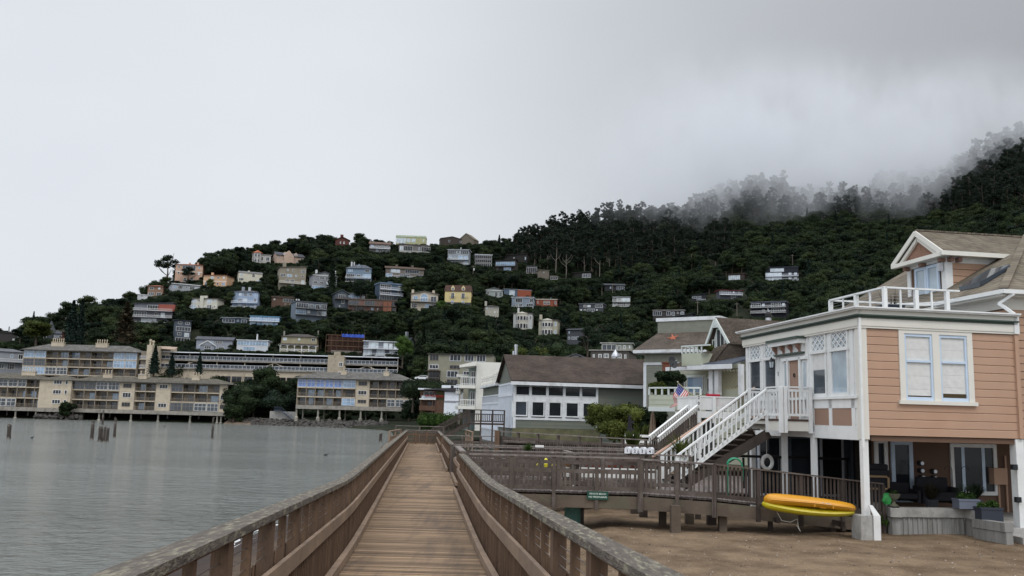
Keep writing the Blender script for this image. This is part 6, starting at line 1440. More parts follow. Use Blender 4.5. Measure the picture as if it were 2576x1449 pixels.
pbush('roof_shrub', 'low yellow green plant left on the pale green balcony', 1655, 990, 48.5, .8, .5, 'leaf_olive', 5)
pbush('balcony_plant', 'bright yellow plant in the corner of the upper balcony', 1776, 882, 51, .9, .3, 'leaf_olive', 6, per=120, size=.06, n_=8)
def parasol(label, px, pyb, pyt, Y, mt):
 p_ = at(px, pyb, Y); h_ = at(px, pyt, Y).z - p_.z; o = thing('parasol', label, 'parasol', p_)
 MB().tube([(0,0,0),(0,0,h_*.98)], .03, 6).build('pole', 'steel', o)
 m_ = MB(); n_ = 16; b0 = 0; prof = [(.30,.22),(.22,.45),(.16,.7),(.12,.88),(.03,.99)]
 for r_, z in prof:
  for k in range(n_): a = 6.283 * k / n_; rr = r_ * (1 + (.22 if k % 2 else -.18)) * h_ / 2.6; m_.v.append((rr * math.cos(a), rr * math.sin(a), z * h_ + (.05 * h_ if k % 2 and z < .3 else 0)))
 for i in range(len(prof) - 1):
  for k in range(n_): m_.f.append((i*n_+k, i*n_+(k+1)%n_, (i+1)*n_+(k+1)%n_, (i+1)*n_+k))
 m_.build('canopy', mt, o)
mat('tan_cloth', (.20,.15,.11), .9, .15, 6); mat('black_cloth', (.02,.02,.025), .9, .2, 6)
parasol('folded tan parasol by the white slatted gate', 1642, 1125, 1033, 46, 'tan_cloth'); parasol('folded black parasol standing in the shrubs', 1584, 1112, 1042, 60, 'black_cloth')
gt_ = thing('white_gate', 'white horizontal slat gate and fence behind the folded tan parasol', 'gate', at(1608, 1150, 44), -.08)
m_ = MB()
for i in range(4): m_.box(-.7, .6, 0, .05, .12 + i * .28, .24 + i * .28)
for x_ in (-.7, -.1, .5): m_.box(x_, x_ + .12, -.03, .08, -.3, 1.15)
m_.build('slats', 'white', gt_)
m_ = MB()
for k in range(4): m_.box(-.55, -.25, -.01, .04, .55 + k * .36, .66 + k * .36)
m_.build('hinges', 'black', gt_)
for px, py, Y, s_, lb in ((1592,1125,40,.9,'grey green grass plant in a pot before the white slat gate'),(1610,1108,47,1.0,'feathery grass clump left of the folded tan parasol')):
 o = thing('grass_plant', lb, 'plant', at(px, py, Y)); g2 = random.Random(px); m_ = MB()
 for i in range(90):
  a = g2.uniform(0, 6.283); r_ = g2.uniform(.1, .5) * s_; h_ = g2.uniform(.5, .9) * s_; c_ = math.cos(a); s2 = math.sin(a)
  m_.add([(c_*.05-.012*s2, s2*.05+.012*c_, -.5), (c_*.05+.012*s2, s2*.05-.012*c_, -.5), (c_*r_*.5+.01*s2, s2*r_*.5-.01*c_, h_*.7), (c_*r_, s2*r_, h_)], [(0,1,2,3)])
 m_.build('blades', 'leaf_olive', o)
# flag on a slanted pole
mat('flag_red', (.50,.03,.04), .7, .05); mat('flag_blue', (.03,.04,.22), .7, .05)
fp0, fp1 = at(*P6(760, 1045), 44), at(*P6(556, 872), 43.5)
fg = thing('flag', 'waving american flag on a slanted pole at the pale green balcony', 'flag', fp0)
d_ = fp1 - fp0; MB().tube([(0,0,0), d_], .022, 6).lathe([(.0,0),(.05,.04),(.0,.09)], 8, tuple(d_)).build('pole', 'lattice', fg)
# cloth: hoist along the pole, flying left and down
U = (d_ * -.62); hoist0 = d_ * .98; nU, nV = 24, 13
def fpt(u, v):   # u 0..1 away from the pole, v 0..1 from the pole tip inwards (13 stripes)
 base = hoist0 + U * v * .9
 fly = Vector((-.30, -.05, -1.0)) * (1.25 * u * (.8)) + Vector((.75, 0, -.05)) * u * .0
 wave = Vector((.10, .12, .03)) * math.sin(u * 8 + v * 3) * (.3 + u)
 return base + fly + wave + Vector((-.75, 0, .32)) * (u ** 2) * (.75) * v
for nm, test, mt in (('red_stripes', lambda i, j: j % 2 == 0 and not (i < 10 and j < 7), 'flag_red'), ('white_stripes', lambda i, j: j % 2 == 1 and not (i < 10 and j < 7), 'white'), ('blue_canton', lambda i, j: i < 10 and j < 7, 'flag_blue')):
 m_ = MB()
 for i in range(nU):
  for j in range(nV):
   if test(i, j): m_.add([fpt(i/nU, j/nV), fpt((i+1)/nU, j/nV), fpt((i+1)/nU, (j+1)/nV), fpt(i/nU, (j+1)/nV)], [(0,1,2,3)])
 m_.build(nm, mt, fg)
m_ = MB()
for i in range(5):
 for j in range(4):
  c_ = fpt((i + .7) / nU * 1.95, (j + .7) / nV * 1.75) + Vector((0, -.015, 0)); r_ = .022
  m_.add([c_ + Vector((r_*math.cos(R(36*k+90)) * (1 if k % 2 == 0 else .45), -.002, r_*math.sin(R(36*k+90)) * (1 if k % 2 == 0 else .45))) for k in range(10)], [tuple(range(10))])
m_.build('stars', 'white', fg)
# ================================================================ peach house on posts
mat('peach', (.425,.272,.188), .65, .06, 1.2, dirt=(.40,.23,.15), dirt_amt=.3, dirt_scale=.7, bump=.08, bscale=30)
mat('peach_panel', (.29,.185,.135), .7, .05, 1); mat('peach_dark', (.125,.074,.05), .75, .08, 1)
mat('trim_white', (.70,.71,.70), .5, .05, 1.5, dirt=(.50,.50,.47), dirt_amt=.35, dirt_scale=2.5); mat('trim_cream', (.66,.64,.58), .5, .05, 1.5)
mat('trim_green', (.045,.07,.055), .5, .1); mat('bracket_pink', (.22,.125,.095), .6, .08); mat('window_blue', (.50,.60,.72), .5, .05)
mat('blind', (.60,.60,.58), .85, .08, 6, bump=.4, bscale=9); mat('copper_rail', (.42,.27,.20), .45, .1)
roofmat('cedar', '756c5e', '5b544b', row=.16, wid=.17, kz=.6, moss='6b6440')
glassmat('glass_clear', (.05,.06,.07), .03, .6, .8)
PF = Face(2167, 25, 2560, 25.75, 950, zat(2167, 1094, 25))
def px1(zx): return 1932 + zx / 4
def py1(zy): return 534.6 + zy / 4
def fx(zx, zy=1200, off=0): return PF.x(px1(zx), py1(zy), off)
def fz(zx, zy, off=0): return PF.z(px1(zx), py1(zy), off)
ph = thing('peach_house', 'peach clapboard house raised on white posts, with white trim, a green cornice line and a gabled roof dormer', 'house', PF.o, PF.rz)
ph['label'] = 'peach clapboard house raised on white posts, with green cornice line and a gabled roof dormer'
WP = fx(2455, 1200); zT = fz(930, 1035); DP = PF.sy(1877, 860, 0)
zTop = fz(930, 965)
# front siding with openings left for the window pair
wx0, wx1 = fx(1300), fx(2035); wz0 = PF.z(1932 + 840 * .3925, 880.5 + 325 * .3925); wz1 = fz(1300, 1165)
ex = (zT - .35) / 13.0
f_ = MB()
for a, b, z0, z1 in ((.16, wx0, 0, wz1), (wx1, WP, 0, wz1), (wx0, wx1, 0, wz0)):
 q = MB(); z = 0
 while z < z1 - .02:
  zt_ = min(z + ex, z1); q.hexa([(a,-.035,z),(b,-.035,z),(b,.0,z),(a,.0,z),(a,-.035,zt_-.035),(b,-.035,zt_-.035),(b,.0,zt_-.035),(a,.0,zt_-.035)])
  q.hexa([(a,-.035,zt_-.035),(b,-.035,zt_-.035),(b,0,zt_-.035),(a,0,zt_-.035),(a,-.008,zt_-.004),(b,-.008,zt_-.004),(b,0,zt_-.004),(a,0,zt_-.004)]); z += ex
 f_.add(q.v, q.f)
f_.build('front_siding', 'peach', ph)
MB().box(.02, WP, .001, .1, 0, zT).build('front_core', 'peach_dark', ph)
MB().box(.1, WP, .101, DP, -.02, .22).build('floor', 'dark_wood', ph)
MB().box(.16, WP, -.02, .001, wz1, zT).box(-.06, .16, -.06, 0, -.12, zT).box(-.06, -.0, .0, .18, -.12, zT).build('corner_trim', 'trim_cream', ph)
# cornice: green moulding, white fascia, gutter
cn = MB()
def ring(m_, o_, z0, z1): m_.box(-o_, WP + .1, -o_, -.061 if o_ > .07 else -.03, z0, z1); m_.box(-o_, -.061 if o_ > .07 else -.03, -.06, DP + o_, z0, z1)
gm = MB(); ring(gm, .14, zT - .08, zT - .02); ring(gm, .20, zT - .02, zT + .02); gm.build('green_moulding', 'trim_green', ph)
wm_ = MB(); ring(wm_, .11, zT - .30, zT - .081); ring(wm_, .09, zT - .36, zT - .301); ring(wm_, .14, zT + .021, zT + .15); wm_.build('frieze', 'trim_cream', ph)
gt = MB(); ring(gt, .26, zT + .15, zT + .19); ring(gt, .30, zT + .19, zT + .23); gt.build('gutter', 'trim_white', ph)
MB().box(-.25, WP + .1, -.25, DP + .25, zT + .152, zT + .20).build('deck_roof', wm('8a8d90'), ph)
# window pair with roman blinds
fm = MB(); tcas = .17
fm.box(wx0, wx0 + tcas, -.07, -.0, wz0, wz1).box(wx1 - tcas, wx1, -.07, 0, wz0, wz1).box(wx0 + tcas, wx1 - tcas, -.07, 0, wz1 - .14, wz1)
xm = (wx0 + wx1) / 2; fm.box(xm - .11, xm + .11, -.07, 0, wz0, wz1 - .14); fm.box(wx0 - .06, wx1 + .06, -.12, 0, wz0 - .09, wz0 + .02); fm.build('window_casing', 'trim_cream', ph)
for k, (a, b) in enumerate(((wx0 + tcas, xm - .11), (xm + .11, wx1 - tcas))):
 s_ = MB(); t = .06; zm = wz0 + (wz1 - wz0) * .55
 s_.box(a, a + t, -.045, 0, wz0 + .02, wz1 - .14).box(b - t, b, -.045, 0, wz0 + .02, wz1 - .14).box(a + t, b - t, -.045, 0, wz0 + .02, wz0 + .12).box(a + t, b - t, -.045, 0, wz1 - .22, wz1 - .14).box(a + t, b - t, -.055, 0, zm - .03, zm + .03)
 wo_ = s_.build('window', 'window_blue', ph)
 MB().box(a + t, b - t, -.012, -.008, wz0 + .12, wz1 - .22).build('pane', 'glass_pane', wo_) if 'glass_pane' in MATS else None
 bl_ = MB(); zz = wz0 + (.16 if k == 0 else .24); n_ = 9
 for i in range(n_):
  za, zb = zz + (wz1 - .22 - zz) * i / n_, zz + (wz1 - .22 - zz) * (i + 1) / n_
  bl_.hexa([(a+t,-.006,za),(b-t,-.006,za),(b-t,-.003,za),(a+t,-.003,za),(a+t,-.002-.004*(i%2),zb),(b-t,-.002-.004*(i%2),zb),(b-t,.0,zb),(a+t,.0,zb)])
 bl_.build('blind', 'blind', wo_)
 MB().box(a + t, b - t, -.005, -.001, wz0 + .12, zz).build('gap', wm('4a3a1c'), wo_)
# downpipes
dp = MB(); dp.box(-.11, -.04, -.14, -.07, -.35, zT + .14); dp.build('downpipe', 'trim_white', ph)
dp = MB(); dp.box(WP + .0, WP + .12, -.10, .0, 0, zT); dp.build('downpipe', 'peach', ph); MB().box(WP - .02, WP + .14, -.14, 0, zT - .35, zT + .16).build('downpipe_head', 'trim_white', ph)
# ---- west wall (local x = 0), seen from the boardwalk
def sy(zx, zy=900): return PF.sy(1855.3 + zx * .217, 786.1 + zy * .217, 0)
def sz(zx, zy): return PF.sz(1855.3 + zx * .217, 786.1 + zy * .217, 0)
MB().box(.0, .10, .18, DP, -.15, zT).build('west_wall', 'trim_white', ph)
tw_ = MB()
def yb(y0, y1, z0, z1, p0=.0, p1=.03, m_=None): (m_ or tw_).box(-p1, -p0, min(y0, y1), max(y0, y1), z0, z1)
zs_ = sz(1100, 985); yb(.1, DP, zs_ - .05, zs_ + .03, 0, .09); yb(.1, DP, zs_ - .32, zs_ - .05)
for q in (1345, 1080, 875, 820, 480, 297, 120): yb(sy(q) - .09, sy(q) + .09, 0, zT - .36)
yb(.1, DP, -.15, sz(1100, 1315), 0, .035)
tw_.build('west_trim', 'trim_white', ph)
for a, b in ((885, 1068), (1095, 1330), (160, 330), (445, 475)):
 pan = MB(); yb(sy(a) + -.0, sy(b), sz(1100, 1308), sz(1100, 1055) if a > 800 else zs_ - .32, 0.0, .012, pan); pan.build('pink_panel', 'peach_panel', ph)
def wwin(za, zb, trz0, trz1, gz0, label=None):
 ya, yb_ = sorted((sy(za), sy(zb))); z0 = zs_ + .03; zt0 = trz0; zt1 = trz1
 m_ = MB(); t = .07
 for y0, y1, a, b in ((ya, ya + t, z0, zt1), (yb_ - t, yb_, z0, zt1)): m_.box(-.05, -.0, y0, y1, a, b)
 m_.box(-.05, 0, ya + t, yb_ - t, z0, z0 + .1).box(-.05, 0, ya + t, yb_ - t, zt1 - .06, zt1).box(-.08, 0, ya - .03, yb_ + .03, zt0 - .05, zt0 + .05)
 o = m_.build('window', 'trim_white', ph)
 l_ = MB(); w_ = yb_ - ya - 2 * t; h_ = zt1 - .06 - zt0 - .05; n_ = 3
 for i in range(-n_, n_ + 1):
  for sg in (1, -1):
   # diagonal bars clipped to the transom box
   pts = []
   y_0 = ya + t + w_ * i / n_ if sg == 1 else ya + t + w_ * (i + n_) / n_ 
   sl = w_ / n_ * 2 / h_
   t0, t1 = 0.0, 1.0
   f0 = lambda q: (y_0 + sg * sl * h_ * q)
   qs = [q / 40 for q in range(41) if ya + t <= f0(q / 40) <= yb_ - t]
   if len(qs) > 2: l_.bar((-.03, f0(qs[0]), zt0 + .05 + h_ * qs[0]), (-.03, f0(qs[-1]), zt0 + .05 + h_ * qs[-1]), .022, .022, side=(1, 0, 0))
 l_.build('lattice_bars', 'trim_white', o)
 MB().box(-.014, -.004, ya + t, yb_ - t, zt0 + .05, zt1 - .06).build('transom_pane', 'glass_pale', o)
 MB().box(-.014, -.004, ya + t, yb_ - t, z0 + .1, zt0 - .05).build('pane', gz0, o)
 return o
zta, ztb = sz(1200, 425), sz(1200, 205)
wwin(1098, 1305, zta, ztb, 'glass_soft'); wwin(868, 1048, zta, ztb, 'glass_clear'); wwin(325, 468, zta, ztb, 'glass_clear'); wwin(155, 288, zta, ztb, 'glass_clear')
# a half drawn blind and a boarded reflection in the dark window
MB().box(-.018, -.015, sy(1048) + .08, sy(868) - .08, zta - .55, zta - .05).build('blind', 'blind', ph)
# door with its pediment
yd0, yd1 = sorted((sy(620), sy(742))); zf = sz(680, 1240); zd1 = sz(680, 555)
dr = MB().box(-.03, -.0, yd0, yd1, zf + .02, zd1).build('door', 'bracket_pink', ph); dr.data.materials[0] = M_('peach_panel')
MB().box(-.045, -.031, yd0 + .12, yd1 - .12, zf + .15, zf + .7).box(-.045, -.031, yd0 + .12, yd1 - .12, zf + .85, zd1 - .12).build('door_panels', 'peach_panel', dr)
kn = MB(); yk = (yd0 + yd1) / 2
for i in range(12): a, b = 6.283 * i / 12, 6.283 * (i + 1) / 12; kn.bar((-.06, yk + .055 * math.cos(a), zf + 1.42 + .055 * math.sin(a)), (-.06, yk + .055 * math.cos(b), zf + 1.42 + .055 * math.sin(b)), .02, .02)
kn.build('knocker', 'black', dr); MB().lathe([(.02,0),(.035,.02),(.03,.06),(.0,.07)], 8).moved(Matrix.Translation((-.05, yd1 - .07, zf + .95)) @ Matrix.Rotation(-math.pi/2, 4, 'Y')).build('door_knob', mat('brass', (.5,.34,.12), .3, .1, metal=1), dr)
df = MB(); df.box(-.10, 0, yd0 - .10, yd0, zf, zd1 + .08).box(-.10, 0, yd1, yd1 + .10, zf, zd1 + .08).box(-.10, 0, yd0 - .5, yd1 + .5, zd1 + .0, zd1 + .10); df.build('door_casing', 'trim_white', ph)
for a, b in ((yd0 - .42, yd0 - .14), (yd1 + .14, yd1 + .42)): window_o = MB().box(-.03, 0, a, b, zf + .1, zd1 - .02).build('side_light', 'trim_white', ph); MB().box(-.035, -.031, a + .05, b - .05, zf + .9, zd1 - .08).build('pane', 'glass_pale', window_o)
ya_, yb2 = sorted((sy(455), sy(812))); zp0, zp1 = sz(650, 470), sz(650, 400)
pd = MB().box(-.10, 0, ya_ + .1, yb2 - .1, zp0, zp1 + .06).box(-.30, 0, ya_, yb2, zp1 + .06, zp1 + .20).build('pediment', 'trim_white', ph)
MB().box(-.36, 0, ya_ - .05, yb2 + .05, zp1 + .201, zp1 + .28).box(-.14, 0, ya_ + .12, yb2 - .12, zp0 - .06, zp0 - .001).build('green_moulding', 'trim_green', pd)
for i in range(4):
 yy = ya_ + .25 + (yb2 - ya_ - .5) * i / 3; MB().add([(-.10, yy - .05, zp1 + .05), (-.26, yy - .05, zp1 + .05), (-.24, yy - .05, zp1 - .05), (-.15, yy - .05, zp1 - .12), (-.13, yy - .05, zp1 - .24), (-.10, yy - .05, zp1 - .26),
  (-.10, yy + .05, zp1 + .05), (-.26, yy + .05, zp1 + .05), (-.24, yy + .05, zp1 - .05), (-.15, yy + .05, zp1 - .12), (-.13, yy + .05, zp1 - .24), (-.10, yy + .05, zp1 - .26)],
  [(0,1,2,3,4,5),(11,10,9,8,7,6)] + [(i_, (i_+1)%6+0, (i_+1)%6+6, i_+6)[::-1] for i_ in range(6)]).build('bracket', 'bracket_pink', pd)
MB().box(-.02, 0, ya_ + .1, yb2 - .1, zp1 + .42, zp1 + .56).build('pink_strip', 'peach_panel', ph)
# lantern
yl = sy(450); zl = sz(450, 600); ln_ = thing('wall_lantern', 'dark metal and glass lantern beside the pink door', 'lantern', PF.o + PF.n * yl + Vector((0, 0, zl)) - PF.d * .16, PF.rz)
MB().lathe([(.035,-.17),(.075,-.13),(.075,-.12),(.03,-.12)], 6).lathe([(.11,.08),(.10,.1),(.04,.19),(.01,.25)], 6).box(-.02,.16,-.015,.015,.16,.19).box(.12,.16,-.03,.03,.05,.26).build('frame', 'dark_metal', ln_)
MB().lathe([(.06,-.12),(.095,.08),(.02,.081)], 6).build('glass', 'glass_pale', ln_)
m_ = MB(); [m_.bar((math.cos(a)*.065, math.sin(a)*.065, -.12), (math.cos(a)*.1, math.sin(a)*.1, .08), .01, .01) for a in [math.pi/3*k for k in range(6)]]; m_.build('bars', 'dark_metal', ln_)
def text3d(s_, size, M, mt, parent, name='lettering', ext=.002, align='CENTER', width=None):
 cu = bpy.data.curves.new('txt', 'FONT'); cu.body = s_; cu.size = size; cu.extrude = ext; cu.align_x = align; cu.align_y = 'CENTER'; cu.offset = size * .012
 to = bpy.data.objects.new('txt', cu); COL.objects.link(to); dg = bpy.context.evaluated_depsgraph_get(); me_ = bpy.data.meshes.new_from_object(to.evaluated_get(dg)); bpy.data.objects.remove(to)
 me_.materials.clear(); me_.materials.append(M_(mt)); o = bpy.data.objects.new(name, me_); COL.objects.link(o)
 if parent is not None: o.parent = parent
 o.matrix_local = M; return o
text3d('2', .17, Matrix.Translation((-.045, sy(488), sz(488, 712))) @ Matrix.Rotation(-math.pi/2, 4, 'Z') @ Matrix.Rotation(math.pi/2, 4, 'X'), 'black', ph, 'house_number')
# ---- landing and stair
D1 = PF.sy(2049, 985, 0); xl = PF.x(1964, 985, D1); D2 = PF.sy(1930, 990, xl); D3 = PF.sy(1884, 985, xl)
zl_ = zf; hr_ = PF.z(1964, 987, D1) - zl_ if False else .98
ld = thing('front_landing', 'white railed landing with brown floor boards at the pink front door', 'landing', PF.o, PF.rz)
MB().box(xl, -.11, D1, D3, zl_ - .06, zl_).build('floor_boards', mat('brown_boards', (.06,.035,.028), .6, .2), ld)
MB().box(xl + .03, -.11, D1 + .03, D3 - .03, zl_ - .36, zl_ - .061).build('fascia', 'trim_cream', ld)
def balrail(root, p, q, h_, n_, mt='trim_white', posts=True, name='railing', lower=.10, wdt=.045):
 p, q = Vector(p), Vector(q); up_ = Vector((0, 0, 1)); m_ = MB()
 m_.bar(p + up_ * h_, q + up_ * h_, .10, .045); m_.bar(p + up_ * (h_ - .10), q + up_ * (h_ - .10), .035, .08); m_.bar(p + up_ * (lower + .03), q + up_ * (lower + .03), .035, .08)
 m_.build('handrail', mt, root); b_ = MB()
 for i in range(1, n_): c_ = p + (q - p) * i / n_; b_.bar(c_ + up_ * (lower), c_ + up_ * (h_ - .08), wdt, wdt)
 b_.build('balusters', mt, root)
def post(root, x, y, z0, z1, s_=.10, mt='trim_white'): return MB().box(x - s_ / 2, x + s_ / 2, y - s_ / 2, y + s_ / 2, z0, z1).build('post', mt, root)
balrail(ld, (xl, D1, zl_), (-.12, D1, zl_), hr_, 8); balrail(ld, (xl, D1, zl_), (xl, D2, zl_), hr_, 4); balrail(ld, (xl, D3, zl_), (-.12, D3, zl_), hr_, 8)
for x, y in ((xl, D1), (-.16, D1), (xl, D2), (xl, D3), (xl + .13, D1 - .0)): post(ld, x, y, zl_ - .42, zl_ + hr_ + (0 if y != D2 else .0), .11)
sts = thing('front_stair', 'white railed wooden stair climbing from the pier deck to the pink front door', 'stairs', PF.o, PF.rz)
xb = PF.x(1702, 1150, D2); n_ = 12
zb = PF.z(1703, 1226, D2); hz_top = PF.z(1699, 1149, D2)
run = xl - xb; drop = zl_ - zb
tr = MB(); 
for i in range(n_):
 xa = xl - run * (i + 1) / n_; za = zl_ - drop * (i + 1) / (n_ + 1); tr.box(xa - .02, xa + run / n_ + .02, D2 + .05, D3 - .05, za - .04, za)
tr.build('treads', 'dark_wood', sts)
sg_ = MB()
for yy in (D2 + .12, D3 - .12): sg_.bar((xl + .1, yy, zl_ - .45), (xb + .25, yy, zb - .05 + .1), .06, .30)
sg_.build('stringers', 'dark_wood', sts)
for k, yy in enumerate((D2, D3)):
 zt0 = zl_ + hr_ - .04; zt1 = hz_top
 m_ = MB(); m_.bar((xl, yy, zt0), (xb - .03, yy, zt1), .10, .05); m_.build('handrail', 'trim_white', sts)
 if k == 1: m_ = MB(); m_.tube([(xl + .25, yy + .09, zt0 + .08), (xb - .3, yy + .09, zt1 - .08)], .045, 8); m_.build('grab_rail', 'copper_rail', sts)
 m_ = MB(); m_.bar((xl, yy, zt0 - .70), (xb, yy, zt1 - .70), .04, .12); m_.build('lower_rail', 'trim_white', sts)
 b_ = MB(); nb = 20
 for i in range(1, nb):
  x = xl + (xb - xl) * i / nb; z = zt0 + (zt1 - zt0) * i / nb; lo = .72
  b_.box(x - .022, x + .022, yy - .02, yy + .02, z - lo, z - .02)
 b_.build('balusters', 'trim_white', sts)
 MB().box(xb - .05, xb + .06, yy - .055, yy + .055, zb - .05, zt1 - .02).build('newel_post', 'trim_white', sts)
# ---- posts that carry the house
zsand = 1.44 - PF.o.z
def hpost(x, y, w_, z0, z1, mt='trim_white'): return MB().box(x - w_ / 2, x + w_ / 2, y - w_ / 2, y + w_ / 2, z0, z1).build('post', mt, ph)
hpost(.06, .08, .17, zsand + .55, -.13); pdm = MB(); pdm.hexa([(-.26,-.2,zsand-.3),(.26,-.2,zsand-.3),(.26,.32,zsand-.3),(-.26,.32,zsand-.3),(-.24,-.18,zsand+.62),(.24,-.18,zsand+.62),(.24,.30,zsand+.62),(-.24,.30,zsand+.62)]); pdm.build('footing', 'concrete', ph)
MB().box(.10, .30, -.235, -.205, zsand - .1, zsand + .62).hexa([(.10,-.235,zsand+.62),(.30,-.235,zsand+.62),(.30,-.205,zsand+.62),(.10,-.205,zsand+.62),(.02,-.16,zsand+.9),(.12,-.16,zsand+.9),(.12,-.1,zsand+.9),(.02,-.1,zsand+.9)]).build('downpipe_foot', 'trim_white', ph)
hpost(PF.x(2562, 1200, .1), .1, .26, zsand - .1, -.02)
for zq in (795, 533, 247):
 p_ = 1823.8 + zq * .282; D_ = {795: D1 + .1, 533: D2 + .6, 247: D3 + .6}[zq]; xx = PF.x(p_, 1150, D_); hpost(xx, D_, .15, zsand, zl_ - .37)
MB().box(.25, WP - .1, .02, .16, -.16, -.02).build('edge_beam', 'peach_dark', ph)
# ---- recessed ground floor
RD = 3.6
rx = lambda zx, zy=600: PF.x(2138.3 + zx * .19531, 1069.1 + zy * .19531, RD)
rz_ = lambda zx, zy: PF.z(2138.3 + zx * .19531, 1069.1 + zy * .19531, RD)
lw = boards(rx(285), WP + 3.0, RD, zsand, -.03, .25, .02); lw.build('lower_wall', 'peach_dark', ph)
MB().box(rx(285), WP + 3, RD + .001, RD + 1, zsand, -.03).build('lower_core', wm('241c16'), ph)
window(ph, rx(310), rx(478), RD - .02, rz_(400, 760), rz_(400, 185), 'trim_white', 'glass_dark', t=.12)
window(ph, rx(520), rx(800), RD - .02, rz_(600, 990), rz_(600, 200), 'window_blue', 'glass_dark', t=.13, name='door')
bw_ = window(ph, rx(1285), rx(1880), RD - .02, rz_(1500, 900), rz_(1500, 240), 'trim_white', 'glass_dark', t=.12, mull=0)
MB().box(rx(1430), rx(1470), RD - .06, RD - .02, rz_(1500, 870), rz_(1500, 270)).box(rx(1690), rx(1730), RD - .06, RD - .02, rz_(1500, 870), rz_(1500, 270)).build('mullions', 'window_blue', bw_)
for zx, zy in ((870,490),(872,585),(880,670),(1035,595),(1035,680)):
 c_ = (rx(zx), RD, rz_(zx, zy)); m_ = MB(); m_.tube([(c_[0] + .06, c_[1], c_[2]), (c_[0] + .06, c_[1] - .14, c_[2])], .085, 12); mo = m_.build('electric_meter', 'dark_metal', ph)
 MB().tube([(c_[0] + .06, c_[1] - .14, c_[2]), (c_[0] + .06, c_[1] - .19, c_[2])], .06, 12).build('dial', 'steel', mo)
q0, q1 = PF.x(2501, 1200, RD - .3), PF.x(2535, 1200, RD - .3)
MB().box(q0, q1, RD - .3, RD - .03, PF.z(2520, 1219, RD - .3), PF.z(2520, 1178, RD - .3)).build('meter_box', 'peach', ph)
m_ = MB(); m_.tube([(q0 + .3, RD - .1, PF.z(2520, 1219, RD)), (q0 + .3, RD - .1, zsand + .3)], .035, 6); m_.tube([(q1 + .1, RD - .1, -.6), (q1 + .1, RD - .1, zsand + .3)], .035, 6); m_.build('conduits', 'peach', ph)
# ---- roof deck railing
rl = thing('roof_deck_railing', 'white cable railing around the roof deck of the peach house', 'railing', PF.o, PF.rz)
zdk = zT + .23; cr0 = (PF.x(2086, 780, 3.9), 3.9)
nc = 1.0
yA = .32; xA = PF.x(2226, 760, yA); zh = PF.z(2226, 723, yA) - zdk
xB = PF.x(2413, 760, yA); xL = xA - .15
yC = PF.sy(2090, 775, xA)
m_ = MB(); m_.bar((xA, yA, zdk + zh), (xB, yA, zdk + zh), .11, .05); m_.bar((xA, yA - .05, zdk + zh), (xA, yC, zdk + zh), .11, .05); m_.bar((xA, yC, zdk + zh), (xB + 1, yC, zdk + zh), .09, .05); m_.build('handrail', 'trim_white', rl)
for i in range(5): w_ = .11 if i % 2 == 0 else .045; x = xA + (PF.x(2383, 770, yA) - xA) * i / 4; MB().box(x - w_/2, x + w_/2, yA - w_/2, yA + w_/2, zdk - .05, zdk + zh).build('post', 'trim_white', rl)
for i in range(1, 5): w_ = .11 if i % 2 == 0 else .045; y = yA + (yC - yA) * i / 4; MB().box(xA - w_/2, xA + w_/2, y - w_/2, y + w_/2, zdk - .05, zdk + zh).build('post', 'trim_white', rl)
m_ = MB(); m_.bar((xA, yC, zdk + .35), (xB, yC, zdk + .35), .05, .05)
for k in range(1, 7): z = zdk + zh * k / 7.5; m_.tube([(xA, yA, z), (xB, yA, z)], .004, 4, False); m_.tube([(xA, yA, z), (xA, yC, z)], .004, 4, False)
m_.build('cables', 'steel', rl)
pot = thing('plant_pot', 'dark blue pot with spiky dry grasses on the roof deck', 'plant pot', PF.o + PF.d * fx(1230, 930, 1.2) + PF.n * 1.2 + Vector((0, 0, zdk)))
MB().lathe([(.30,0),(.40,.2),(.42,.26),(.36,.26)], 14).build('pot', wm('2c3a4c'), pot); m_ = MB(); g2 = random.Random(2)
for i in range(60): a = g2.uniform(0, 6.283); r_ = g2.uniform(.1, .45); h_ = g2.uniform(.3, .65); m_.add([(math.cos(a)*.1,math.sin(a)*.1,.2),(math.cos(a)*.1+.015,math.sin(a)*.1,.2),(math.cos(a)*r_,math.sin(a)*r_,.2+h_)], [(0,1,2)])
m_.build('grass', 'leaf_rust', pot)
# ---- dormer: its glazed gable faces the roof deck, its ridge runs along the house front
YN = 4.3                                    # plane of the long dormer side
xd = PF.x(2380, 700, YN); yF = PF.sy(2284, 700, xd); dz1 = PF.z(2390, 645, YN); dx1 = PF.x(2570, 650, YN) + 1.5
MB().box(xd + .02, dx1 + 2, YN + .01, yF, zdk - .1, dz1).build('dormer_core', 'peach_dark', ph)
do = MB(); t_ = .20
do.box(xd - .03, xd + .02, YN - .03, YN + t_, zdk, dz1).box(xd - .03, xd + .02, yF - t_, yF, zdk, dz1).box(xd - .03, xd + .02, YN + t_, yF - t_, dz1 - .16, dz1)
do.box(xd + .02, xd + .24, YN - .03, YN + .01, zdk, dz1).box(xd + .24, dx1, YN - .03, YN + .01, dz1 - .22, dz1)
do.build('dormer_trim', 'trim_white', ph)
sdm = MB(); z = dz1 - .22
while z > zdk - .1: sdm.box(xd + .24, dx1, YN - .022, YN + .01, z - ex + .02, z); z -= ex
sdm.build('dormer_siding', 'peach', ph)
yi0, yi1 = YN + t_ + .12, yF - t_ - .3; ymid = (yi0 + yi1) / 2
for a, b in ((yi0, ymid - .01), (ymid + .01, yi1)):
 m_ = MB(); q = .09
 m_.box(xd - .07, xd, a, a + q, zdk, dz1 - .2).box(xd - .07, xd, b - q, b, zdk, dz1 - .2).box(xd - .07, xd, a + q, b - q, dz1 - .3, dz1 - .2).box(xd - .07, xd, a + q, b - q, zdk, zdk + .16)
 fd = m_.build('french_door', 'window_blue', ph); MB().box(xd - .03, xd - .022, a + q, b - q, zdk + .16, dz1 - .3).build('pane', 'glass_soft', fd)
